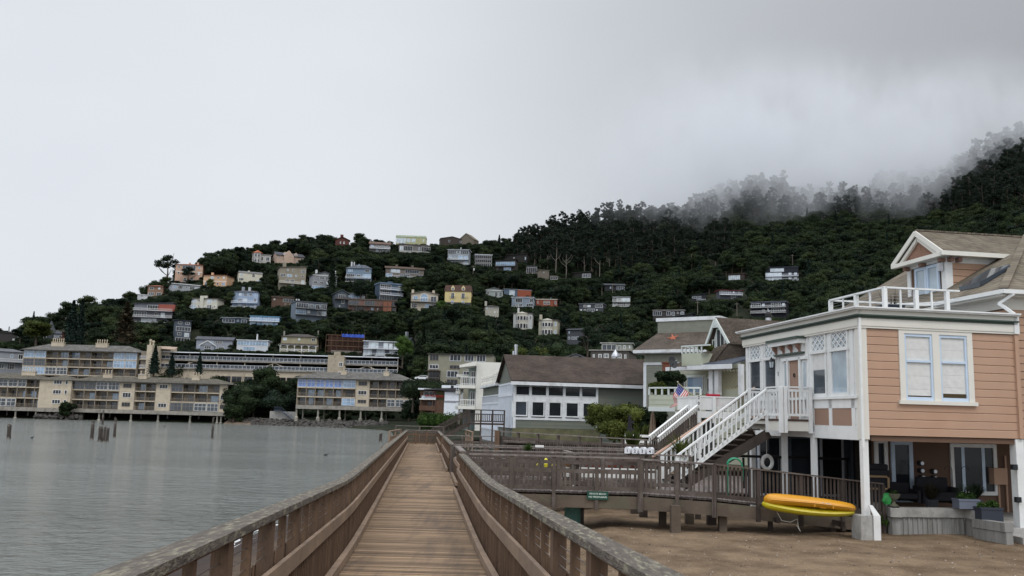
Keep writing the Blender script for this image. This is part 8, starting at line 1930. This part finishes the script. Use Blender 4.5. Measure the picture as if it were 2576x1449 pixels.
# ribs of the board marks
rb = MB(); a, b = P_[1].copy(), P_[2].copy(); n_ = 15
for i in range(n_): c_ = a.lerp(b, (i + .5) / n_); rb.box(c_.x - .03, c_.x + .02, c_.y - .018, c_.y + .02, zt_ - 1.2, zt_ - .27)
rb.build('ribs', 'board_concrete', rw)
a, b = at(*P8(1625, 1205), 26.0), at(*P8(2050, 1265), 24.6); m_ = MB(); dzz = (b - a); m_.bar(a - Vector((0,0,.12)), b - Vector((0,0,.12)), .26, .24); m_.bar(a - Vector((0,0,.6)), b - Vector((0,0,.6)), .2, .8); m_.build('low_wing', 'board_concrete', rw)
cs_ = thing('concrete_steps', 'pale concrete step slab at the right edge beside the patio wall', 'steps', at(2560, 1340, 25.2)); MB().box(-.15, 2.5, -.5, 1.5, -.35, -.08).box(.0, 2.5, .3, 2, -.08, .08).build('slabs', 'concrete', cs_)
pf_ = MB(); yy0 = 26.9; pf_.box(P_[1].x + .2, 17, 26.8, 31, zt_ - .45, zt_ - .35); tag(pf_.build('patio', 'concrete'), kind='structure')
def planter(label, zx0, zx1, zy0, zy1, Y_, colr, plant, seed):
 a, b = at(*P8(zx0, zy1), Y_), at(*P8(zx1, zy1), Y_); h_ = at(*P8(zx0, zy0), Y_).z - a.z; o = thing('planter', label, 'planter', (a.x, Y_, a.z)); W_ = b.x - a.x
 MB().box(0, W_, 0, .42, 0, h_ - .03).box(-.015, W_ + .015, -.015, .435, h_ - .05, h_).build('box', wm(colr), o)
 g2 = random.Random(seed); cs = [(W_ * g2.uniform(.15, .85), .2, h_ + g2.uniform(0, .12), .12, .09) for _ in range(9)]
 q = bpy.data.objects.new('foliage', leaf_mesh('foliage', blob_pts(cs, 90, seed, .2), .035, plant, 0, seed)); COL.objects.link(q); q.parent = o
 return o, W_, h_
o, W_, h_ = planter('blue grey planter box with feathery rosemary, on the patio wall', 1412, 1675, 955, 1080, 26.1, '6c7486', 'leaf_bright', 4)
m_ = MB(); g2 = random.Random(8)
for i in range(70): x_ = W_ * g2.uniform(.1, .9); m_.tube([(x_, .2, h_), (x_ + g2.uniform(-.12, .12), .2 + g2.uniform(-.1, .1), h_ + g2.uniform(.15, .42))], .006, 4)
m_.build('stems', 'leaf_hill', o)
o, W_, h_ = planter('dark slate planter box with low round leaves, right one on the patio wall', 1700, 1980, 1065, 1240, 25.6, '343a46', 'leaf_bright', 5)
ur = thing('stone_urn', 'mossy stone urn with a small violet flower on the patio wall', 'urn', at(*P8(558, 1042), 26.5)); MB().lathe([(.14,0),(.14,.03),(.07,.06),(.05,.12),(.09,.17),(.15,.22),(.19,.30),(.21,.34),(.17,.35)], 14).build('bowl', wm('6b6a55'), ur)
q = bpy.data.objects.new('foliage', leaf_mesh('foliage', blob_pts([(0,0,.38,.14,.07)], 90, 4, .2), .03, 'leaf_bright', 0, 3)); COL.objects.link(q); q.parent = ur
bg_ = thing('soil_bag', 'crumpled green plastic bag beside the stone urn', 'bag', at(*P8(478, 1020), 26.45)); m_ = MB(); g2 = random.Random(5)
m_.lathe([(.10,0),(.14,.08),(.12,.2),(.10,.28),(.03,.31)], 9); m_.v = [(x + g2.uniform(-.02,.02), y * .6, z + g2.uniform(-.015,.015)) for x, y, z in m_.v]; m_.build('sack', mat('bag_green', (.03,.25,.06), .35, .5, 9), bg_)
bq = thing('covered_barbecue', 'barbecue under a black cover at the end of the ramp', 'barbecue', at(*P8(335, 975), 28.0)); MB().hexa([(-.2,-.2,0),(.25,-.2,0),(.25,.3,0),(-.2,.3,0),(-.38,-.25,.95),(.38,-.25,.95),(.38,.35,.95),(-.38,.35,.95)]).box(-.34,.34,-.2,.3,.951,1.12).build('cover', 'black_cloth', bq, bevel=.04)
mat('bamboo', (.32,.22,.12), .6, .1); hp = MB(); hp.tube([(-.3,-.3,.75),(.22,-.3,.75),(.28,-.3,.7),(.28,-.3,.42),(.22,-.3,.38),(-.3,-.3,.38)], .035, 7); hp.build('handle', 'bamboo', bq)
for k, (zx_, zyb, zyt, w_, lb) in enumerate(((665, 985, 745, .75, 'dark wicker chair in front of the recessed blue framed door'), (1120, 1010, 680, 1.0, 'large dark covered chair in the middle of the shaded patio'))):
 p_ = at(*P8(zx_, zyb), 28.2); h_ = at(*P8(zx_, zyt), 28.2).z - p_.z; o = thing('patio_chair', lb, 'chair', p_)
 MB().box(-w_/2, w_/2, .25, .4, .0, h_).build('backrest', 'black_cloth', o, bevel=.05); MB().box(-w_/2, w_/2, -.35, .25, .1, h_ * .45).build('seat', 'black_cloth', o, bevel=.04); [MB().box(q, q + .08, -.35, .35, 0, h_ * .65).build('armrest', 'black_cloth', o) for q in (-w_/2 - .08, w_/2)]
for k, (zx_, zy_, Y_, lb, mt) in enumerate(((1050, 900, 27.8, 'dark reddish potted shrub on the shaded patio', 'leaf_rust'), (1620, 900, 27.2, 'arching green grass plant behind the blue grey planter', 'leaf_hill'))): spiky('patio_plant', lb, *P8(zx_, zy_ + 60), Y_, .5, .6, 200, mt, 20 + k, .012, .2)
hk = thing('shepherd_hooks', 'pair of thin black plant hooks before the large patio window', 'plant hooks', at(*P8(1390, 900), 27.6)); m_ = MB()
for x_, s_ in ((-.15, -1), (.15, 1)): m_.tube([(x_, 0, -.6), (x_, 0, .75)] + [(x_ + s_ * .11 * (1 - math.cos(a)), 0, .75 + .11 * math.sin(a)) for a in (.5, 1.1, 1.6, 2.2, 2.8, 3.4)], .009, 5)
m_.build('hooks', 'black', hk)
for i, (zx_, zy_) in enumerate(((2112, 545), (2160, 965))): o = thing('post_light', ('upper' if i == 0 else 'lower') + ' small black box light on the right white house post', 'light', PF.hit(*P8(zx_, zy_), -.05), PF.rz); MB().box(-.09, .07, -.07, .03, -.07, .08).build('housing', 'black', o); MB().box(-.06, .04, -.075, -.0701, -.05, .05).build('lens', 'glass_dark', o)
# weeds by the wall foot
pbush('weed', 'low green weed at the foot of the patio wall beside the house post', P8(325, 1240)[0], P8(325, 1255)[1], 26.6, .5, .3, 'leaf_bright', 31, per=120, size=.035, cat='weed')
# stones and shell bits on the sand
mat('pebble', (.20,.17,.145), .9, .5, 6, island=.8); pb = MB(); g2 = random.Random(12)
for i in range(2600):
 Yq = 12 + 14 * g2.random() ** .8; Xq = g2.uniform(-3, 15.5); r_ = .006 + .022 * g2.random() ** 3
 if Yq > 25 and Xq > 10: continue
 rock(pb, (Xq, Yq, terr(Xq, Yq) + r_ * .2), r_, g2)
tag(pb.build('pebbles', 'pebble'), 'small stones and shell bits scattered over the sand', 'pebbles', kind='stuff')
# ---------------------------------------------------------------- second cottage porch with its brown stair (number 206)
QF = Face(P6(765,0)[0], 40.5, P6(1190,0)[0], 40.8, 1010, at(*P6(765, 1175), 40.5).z)
pr = thing('white_porch', 'white railed porch marked 206 with a red chair, at the top of the brown stair', 'porch', QF.o, QF.rz)
Xq_ = lambda zx, zy=1100: QF.x(*P6(zx, zy)); hq = QF.z(*P6(765, 1010))
MB().box(0, Xq_(1190), -.0, 3.0, -.12, 0).build('floor', 'trim_white', pr); MB().box(0, Xq_(1190), -.05, -.001, -.28, .02).build('fascia', 'trim_white', pr)
m_ = MB(); m_.box(0, Xq_(1195), -.04, .06, hq - .06, hq).box(0, .06, .06, 3, hq - .06, hq); m_.build('handrail', 'trim_white', pr); m_ = MB()
n_ = 34
for i in range(n_): x = Xq_(1190) * (i + .5) / n_; w_ = .028 if x > Xq_(925) else .045; m_.box(x - w_, x + w_ * .2, -.02, .02, .08, hq - .06)
for i in range(14): m_.box(.0, .04, .2 * i, .2 * i + .09, .08, hq - .06)
m_.build('balusters', 'trim_white', pr)
for x in (0.05, Xq_(935)): MB().box(x - .07, x + .07, -.09, .05, -.5, hq).build('post', 'trim_white', pr)
for x in (0.1, Xq_(800)): MB().box(x - .07, x + .07, .1, .24, -2.6, -.28).build('post', 'trim_white', pr)
for i, c_ in enumerate('206'): text3d(c_, .20, Matrix.Translation((.02, -.10, .62 - i * .26)) @ Matrix.Rotation(math.pi/2, 4, 'X'), 'dark_metal', pr, 'house_number')
rc = thing('red_chair', 'red cushioned chair on the porch marked 206', 'chair', QF.o + QF.d * Xq_(1040) + QF.n * .9, QF.rz); mat('red_cloth', (.30,.01,.03), .8, .2); MB().box(-.35,.35,.3,.42,.35,.85).build('backrest','red_cloth',rc, bevel=.05); MB().box(-.35,.35,-.25,.3,.28,.42).build('seat','red_cloth',rc, bevel=.03); MB().box(-.35,-.3,-.25,.4,0,.28).box(.3,.35,-.25,.4,0,.28).build('legs','dark_metal',rc)
s2_ = thing('brown_stair', 'brown slatted stair with white handrails running down left from the porch marked 206', 'stairs', QF.o, QF.rz)
A0 = QF.hit(*P6(755, 1110)); A1 = at(*P6(340, 1445), 37.5)
la = lambda p: ((p - QF.o).dot(QF.d), (p - QF.o).dot(QF.n), p.z - QF.o.z)
pA, pB = Vector(la(A0)), Vector(la(A1)); 
for off_ in (Vector((0, -.1, 0)), Vector((0, 1.1, 0))):
 m_ = MB(); m_.bar(pA + off_, pB + off_, .10, .05); m_.bar(pA + off_ - Vector((0,0,.16)), pB + off_ - Vector((0,0,.16)), .03, .12); m_.build('handrail', 'trim_white', s2_); b_ = MB(); n_ = 19
 for i in range(n_): c_ = (pA + off_).lerp(pB + off_, (i + .5) / n_); b_.box(c_.x - .03, c_.x + .03, c_.y - .02, c_.y + .02, c_.z - .95, c_.z - .1)
 b_.bar(pA + off_ - Vector((0,0,.95)), pB + off_ - Vector((0,0,.95)), .05, .2); b_.build('slats', 'grey_wood', s2_)
m_ = MB(); n_ = 13
for i in range(n_): c_ = pA.lerp(pB, (i + .5) / n_); m_.box(c_.x - .14, c_.x + .14, c_.y - .1, c_.y + 1.1, c_.z - .92, c_.z - .88)
m_.build('treads', 'dark_wood', s2_)
# ================================================================ old piles in the bay, birds
mat('pile_wet', (.055,.045,.038), .85, .4, 3, bump=.6, bscale=12, dirt=(.30,.29,.26), dirt_amt=.9, dirt_scale=1.1)
WPIL = [(38,1111,1027+3,.0,'tilted old pile standing alone near the left edge'),(0,1046,1029,0,'pale topped pile cut by the left edge'),(231,1103,1060,0,'old pile left of the broken pile cluster'),(252,1108,1073,0,'thickest pile of the broken cluster'),(262,1109,1074,0,'middle split pile of the broken cluster'),(270,1109,1076,0,'right thin pile of the broken cluster'),(288,1099,1051,0,'tall pale pile right of the broken cluster'),(258,1068,1033,0,'thin pole pile behind the broken cluster'),(533.5,1102,1050,0,'slim leaning pile in front of the long cream block'),(957,1110,1091,0,'short dark pile close to the boardwalk end')]
for px, pyb, pyt, tl, lb in WPIL:
 hzn = hz(px); Yw = 4.5 * F / (pyb - hzn) * 1.0
 if px == 38: pyb, pyt = 1101, 1068; Yw = 4.5 * F / (pyb - hz(24)); px = 22
 b_, t_ = at(px, pyb, Yw), at(px + (pyb - pyt) * .06, pyt, Yw); o = thing('old_pile', lb, 'pile', (b_.x, Yw, 0), 0, 'old piles in the bay'); wd = {252: 12, 262: 7, 270: 7, 231: 9, 288: 7, 533.5: 5.5, 258: 5, 957: 8}.get(px, 10) / F * Yw / 2
 h_ = t_.z; g2 = random.Random(int(px)); m_ = MB(); n2 = 9; prof = [(wd, -1.5), (wd * .97, 0), (wd * .93, h_ * .5), (wd * .92, h_ * .95)]
 for r_, z in prof:
  for k in range(n2): a = 6.283 * k / n2; q = g2.uniform(.88, 1.1); m_.v.append((r_ * q * math.cos(a) + z * (t_.x - b_.x) / max(h_, .1) * .8, r_ * q * math.sin(a), z + (g2.uniform(-.12, .12) * h_ if z == prof[-1][1] else 0)))
 for i in range(3):
  for k in range(n2): m_.f.append((i*n2+k, i*n2+(k+1)%n2, (i+1)*n2+(k+1)%n2, (i+1)*n2+k))
 m_.f.append(tuple(3 * n2 + k for k in range(n2))); m_.build('shaft', 'pile_wet', o)
mat('feather', (.015,.014,.013), .8, .2)
for i, (px, py) in enumerate(((81, 1100), (414, 1072), (820, 1143))):
 Yw = 4.5 * F / (py - hz(px)); p_ = at(px, py, Yw); o = MB()
 for k in range(9):
  t_ = k / 8; o.lathe([(.001, 0)], 3) if False else None
 n2 = 8; o = MB()
 secs = [(-.26, .05, .01), (-.18, .07, .06), (-.05, .08, .10), (.08, .08, .09), (.15, .10, .05), (.17, .17, .035), (.20, .24, .04), (.24, .25, .035), (.30, .24, .01), (.36, .235, .004)]
 for x_, z_, r_ in secs:
  for k in range(n2): a = 6.283 * k / n2; o.v.append((x_, r_ * math.cos(a) * 1.1, z_ + r_ * math.sin(a)))
 o.f = [(j*n2+k, j*n2+(k+1)%n2, (j+1)*n2+(k+1)%n2, (j+1)*n2+k) for j in range(len(secs)-1) for k in range(n2)] + [tuple(range(n2))[::-1]]
 ob = o.build('duck', 'feather', None, smooth=True, loc=(p_.x, Yw, -.01)); tag(ob, ('small dark waterbird floating near the left edge', 'small dark waterbird floating before the long cream block', 'nearest dark waterbird, floating left of the boardwalk')[i], 'bird')
# gull-like perched bird on the grey house base ledge is too small to show; street poles on the hill
for i, (px, pyb, pyt, lb) in enumerate(((1994,664,640,'thin utility pole above the navy three level house'),(1755,790,758,'utility pole above the small slate porch house'),(1854,793,761,'utility pole left of the dark slate balcony house'),(1514,743,713,'utility pole left of the black barn house'),(1541,736,713,'utility pole in front of the black barn house'),(1373,703,680,'utility pole before the tan slab sided house'),(1190,693,668,'utility pole with transformer below the white grid house'))):
 Yw = ground_hit(px, pyb, 200) - 3; b_, t_ = at(px, pyb, Yw), at(px, pyt, Yw); h_ = t_.z - b_.z; o = thing('utility_pole', lb, 'utility pole', b_); m_ = MB(); m_.tube([(0,0,-3),(0,0,h_)], [.2,.13], 6); m_.box(-1.0,1.0,-.06,.06,h_*.88,h_*.88+.15); m_.build('pole', 'pale_bark', o)
 if i == 6: MB().lathe([(.3,h_*.5),(.3,h_*.7),(.1,h_*.72)], 8, (.4,0,0)).build('transformer', 'cool_white', o)
 PROT.append((px - 4, pyt, px + 4, pyb, Yw))
# ================================================================ low fog lying on the ridge
m = bpy.data.materials.new('fog'); m.use_nodes = True; t = m.node_tree; n = t.nodes; l = t.links; n.remove(n['Principled BSDF'])
pv = n.new('ShaderNodeVolumePrincipled'); pv.inputs['Color'].default_value = (.89, .905, .93, 1); pv.inputs['Anisotropy'].default_value = .25
l.new(pv.outputs[0], n['Material Output'].inputs['Volume'])
tcn = n.new('ShaderNodeTexCoord'); sx = n.new('ShaderNodeSeparateXYZ'); l.new(tcn.outputs['Object'], sx.inputs[0])
def nm2(scale, det, st=(1, 1, 1), rot=(0, 0, 0)):
 mp_ = n.new('ShaderNodeMapping'); mp_.inputs['Scale'].default_value = st; mp_.inputs['Rotation'].default_value = rot; l.new(tcn.outputs['Object'], mp_.inputs[0])
 q = n.new('ShaderNodeTexNoise'); q.inputs['Scale'].default_value = scale; q.inputs['Detail'].default_value = det; q.inputs['Roughness'].default_value = .6
 l.new(mp_.outputs[0], q.inputs['Vector']); return q.outputs['Fac']
def mth(op, a, b=None, cl=False):
 q = n.new('ShaderNodeMath'); q.operation = op; q.use_clamp = cl
 for i, v in enumerate((a, b)):
  if v is None: continue
  if isinstance(v, (int, float)): q.inputs[i].default_value = v
  else: l.new(v, q.inputs[i])
 return q.outputs[0]
def rmp(v, a, b, c=0, d=1, smooth=True):
 q = n.new('ShaderNodeMapRange'); q.interpolation_type = 'SMOOTHSTEP' if smooth else 'LINEAR'
 for k, x in zip(('From Min', 'From Max', 'To Min', 'To Max'), (a, b, c, d)): q.inputs[k].default_value = x
 l.new(v, q.inputs['Value']); return q.outputs[0]
# fog base height wanders with the noise; thickens upward; ends towards the bay and the nearer trees on the right
hgt = mth('ADD', sx.outputs['Z'], mth('MULTIPLY', mth('SUBTRACT', nm2(.013, 5, (1.2, .8, .55), (0, .55, 0)), .5), 270))
vert = rmp(hgt, 130, 222)
wisp = rmp(nm2(.03, 4, (1, 1, .6), (0, .6, 0)), .36, .60, .12, 1)
sd = mth('MULTIPLY', rmp(sx.outputs['X'], 20, 190), rmp(sx.outputs['X'], 330, 395, 1, .12))
vert = mth('MULTIPLY', vert, rmp(sx.outputs['Z'], 212, 272, 1, 0))
l.new(mth('MULTIPLY', mth('MULTIPLY', mth('MULTIPLY', vert, wisp), sd), .021), pv.inputs['Density'])
fb = MB().box(10, 640, 560, 880, 100, 330).build('fog_bank', m); tag(fb, 'low grey fog lying over the wooded ridge', 'fog', kind='stuff')
# the wood that covers the hill
def blocked(px, py, rx, ry, Yt):
 for x0, y0, x1, y1, Yh in PROT:
  if Yt < Yh + 1 and px + rx > x0 and px - rx < x1 and py + ry > y0 and py - ry < y1: return True
 return False
cand = []; g = random.Random(99)
X = -330
def in_house(x, y):
 for sx_, sy_, ss in HXY:
  if (x - sx_) ** 2 + (y - sy_) ** 2 < ss: return True
 return False
HXY = [(o.location.x - math.sin(-o.rotation_euler.z) * 0, o.location.y + 5, 49) for o in COL.objects if o.parent is None and 'category' in o and o['category'] in ('house', 'cabin', 'cottage', 'carport', 'apartment block') and o.location.y > 200]
Yt = 262
while Yt < 900:
 st = 5.6 if Yt < 500 else 7.2 if Yt < 640 else 9.5
 x = -.64 * Yt
 while x < .62 * Yt:
  xx = x + g.uniform(-.45, .45) * st; yy = Yt + g.uniform(-.45, .45) * st
  x += st
  u = 1288 + F * xx / yy
  if yy < interp(u, FOOT) + 6: continue
  yr = interp(u, RDIST)
  if yy > yr + 18: continue
  zt = terr(xx, yy)
  if in_house(xx, yy): continue
  q = px_of((xx, yy, zt))
  wood = (1290 < q[0] < 1830 and q[1] < 705 - max(0, (q[0] - 1600)) * .2) or (q[0] > 1830 and q[1] < 560)
  if q[0] > 1985 and q[0] < 2185 and yy > yr - 85: continue              # the bare brow under the fog
  r0 = g.random()
  if wood and r0 < .62: key = g.choice(('gum0', 'gum1', 'gum2')); s_ = g.uniform(.6, 1.0) * (.8 if yy > 600 else .9)
  elif r0 > .955 and q[0] < 2300: key = g.choice(('fir0', 'fir1')); s_ = g.uniform(.5, .85)
  elif r0 > .93: key = 'flat0'; s_ = g.uniform(.6, .9)
  else: key = 'round%d' % g.randint(0, 3); s_ = g.uniform(.62, 1.0) * g.uniform(1, 1.45)
  if yy > yr - 14: s_ *= .8 if q[0] < 1700 else .62
  ok = False
  for att in range(6):
   h_, rr = SIZE[key]; h_ *= s_; rr *= s_
   pr = rr / yy * F; ph = h_ / yy * F
   if not blocked(q[0], q[1] - ph * .55, pr * .85, ph * .42, yy): ok = True; break
   key = 'bush%d' % (att % 2)
   s_ = (.75, .5, .4, 1.2, .8, .5)[att]; key = key if att > 2 else 'round%d' % g.randint(0, 3)
  if ok: cand.append((ph * pr, key, xx, yy, zt - .25 * s_, s_, g.uniform(0, 6.283), q[0], q[1]))
 Yt += st * .95
Yt = 284                                              # low scrub that fills the gaps between the crowns
while Yt < 560:
 x = -.60 * Yt
 while x < .22 * Yt:
  xx = x + g.uniform(-1.2, 1.2); yy = Yt + g.uniform(-1.2, 1.2); x += 2.7; u = 1288 + F * xx / yy
  if yy < interp(u, FOOT) + 3 or yy > interp(u, RDIST) + 4: continue
  if any((xx - a_) ** 2 + (yy - b_) ** 2 < 30 for a_, b_, _ in HXY): continue
  zt = terr(xx, yy); q = px_of((xx, yy, zt)); s_ = g.uniform(.5, .95)
  if blocked(q[0], q[1] - 2.6 * s_ / yy * F * .5, 4, 2.6 * s_ / yy * F * .3, yy): s_ *= .5
  cand.append((0, 'bush%d' % g.randint(0, 1), xx, yy, zt - .3, s_, g.uniform(0, 6.283), q[0], q[1]))
 Yt += 2.7
cand.sort(key=lambda c: -c[0])
KIND = {'rou': ('leafy_tree', 'round crowned'), 'gum': ('eucalyptus_tree', 'tall ragged'), 'fir': ('fir_tree', 'dark pointed'), 'fla': ('cypress_tree', 'flat topped'), 'bus': ('bush', 'small green')}
def relation(px, py, hx_, hy_):
 dx, dy = px - hx_, py - hy_
 if abs(dx) > abs(dy) * 1.2: return 'right of' if dx > 0 else 'left of'
 return 'below' if dy > 0 else 'above'
indiv = []; rest = []
for c_ in cand:
 (indiv if (len(indiv) < 235 and c_[1][:3] != 'bus' and -20 < c_[7] < 2600 and c_[8] < 930 and not (c_[7] > 2150 and c_[8] > 640)) else rest).append(c_)
ORD = ['nearest', 'second', 'third', 'fourth', 'fifth', 'sixth', 'seventh', 'eighth', 'ninth', 'tenth', 'eleventh', 'twelfth'] + ['%dth' % q for q in range(13, 60)]
fam = {}
for c_ in indiv:
 px, py = c_[7], c_[8]; ch = min(HOUSES, key=lambda q: math.hypot(q[1] - px, (q[2] - py) * 1.3))
 nm, ds = KIND[c_[1][:3]]; fam.setdefault((nm, ds, relation(px, py, ch[1], ch[2]), ch[0]), []).append((math.hypot(ch[1] - px, ch[2] - py), c_))
for (nm, ds, rel, hs), lst in fam.items():
 lst.sort(key=lambda q: q[0])
 for k, (_, (a_, key, xx, yy, zz, s_, rz, px, py)) in enumerate(lst):
  lb = '%s %s %s %s the %s' % (ORD[k] if len(lst) > 1 else 'only', ds, nm.replace('_', ' ').replace('leafy ', ''), rel, hs)
  place_tree(key, (xx, yy, zz), s_, rz, nm, lb, 'tree', 'trees on the hillside')
# all further trees: one woodland object that scatters the same kinds
pc = bpy.data.collections.new('tree_kinds'); keys = sorted(SIZE)
for k in keys:
 m1, m2 = PROTO[k]
 me = m1.copy()
 if m2 is not None:
  nv = len(me.vertices)
  me2 = bpy.data.meshes.new('tree'); 
  v = [tuple(q.co) for q in m1.vertices] + [tuple(q.co) for q in m2.vertices]
  f = [tuple(p.vertices) for p in m1.polygons] + [tuple(i + nv for i in p.vertices) for p in m2.polygons]
  me2.from_pydata(v, [], f); me2.materials.append(m1.materials[0]); me2.materials.append(m2.materials[0])
  mi = [0] * len(m1.polygons) + [1] * len(m2.polygons); me2.polygons.foreach_set('material_index', mi); me = me2
 o = bpy.data.objects.new('kind_' + k, me); pc.objects.link(o)
pm = bpy.data.meshes.new('woodland'); pm.from_pydata([(c_[2], c_[3], c_[4]) for c_ in rest], [], [])
for nm_, ty, vals in (('k', 'INT', [keys.index(c_[1]) for c_ in rest]), ('s', 'FLOAT', [c_[5] for c_ in rest]), ('r', 'FLOAT', [c_[6] for c_ in rest])):
 at_ = pm.attributes.new(nm_, ty, 'POINT'); at_.data.foreach_set('value', vals)
wo = bpy.data.objects.new('woodland', pm); COL.objects.link(wo)
tag(wo, 'dense dark wood covering the hillside around and above the houses', 'woodland', kind='stuff')
gn = bpy.data.node_groups.new('scatter', 'GeometryNodeTree')
gn.interface.new_socket('Geometry', in_out='INPUT', socket_type='NodeSocketGeometry'); gn.interface.new_socket('Geometry', in_out='OUTPUT', socket_type='NodeSocketGeometry')
gi, go = gn.nodes.new('NodeGroupInput'), gn.nodes.new('NodeGroupOutput')
ci = gn.nodes.new('GeometryNodeCollectionInfo'); ci.inputs['Collection'].default_value = pc; ci.inputs['Separate Children'].default_value = True; ci.inputs['Reset Children'].default_value = True
ip = gn.nodes.new('GeometryNodeInstanceOnPoints'); ip.inputs['Pick Instance'].default_value = True
def attr(nm_, ty):
 q = gn.nodes.new('GeometryNodeInputNamedAttribute'); q.data_type = ty; q.inputs['Name'].default_value = nm_; return q.outputs['Attribute']
gn.links.new(gi.outputs[0], ip.inputs['Points']); gn.links.new(ci.outputs[0], ip.inputs['Instance'])
gn.links.new(attr('k', 'INT'), ip.inputs['Instance Index']); gn.links.new(attr('s', 'FLOAT'), ip.inputs['Scale'])
cx = gn.nodes.new('ShaderNodeCombineXYZ'); gn.links.new(attr('r', 'FLOAT'), cx.inputs[2]); gn.links.new(cx.outputs[0], ip.inputs['Rotation'])
gn.links.new(ip.outputs[0], go.inputs[0])
wo.modifiers.new('scatter', 'NODES').node_group = gn
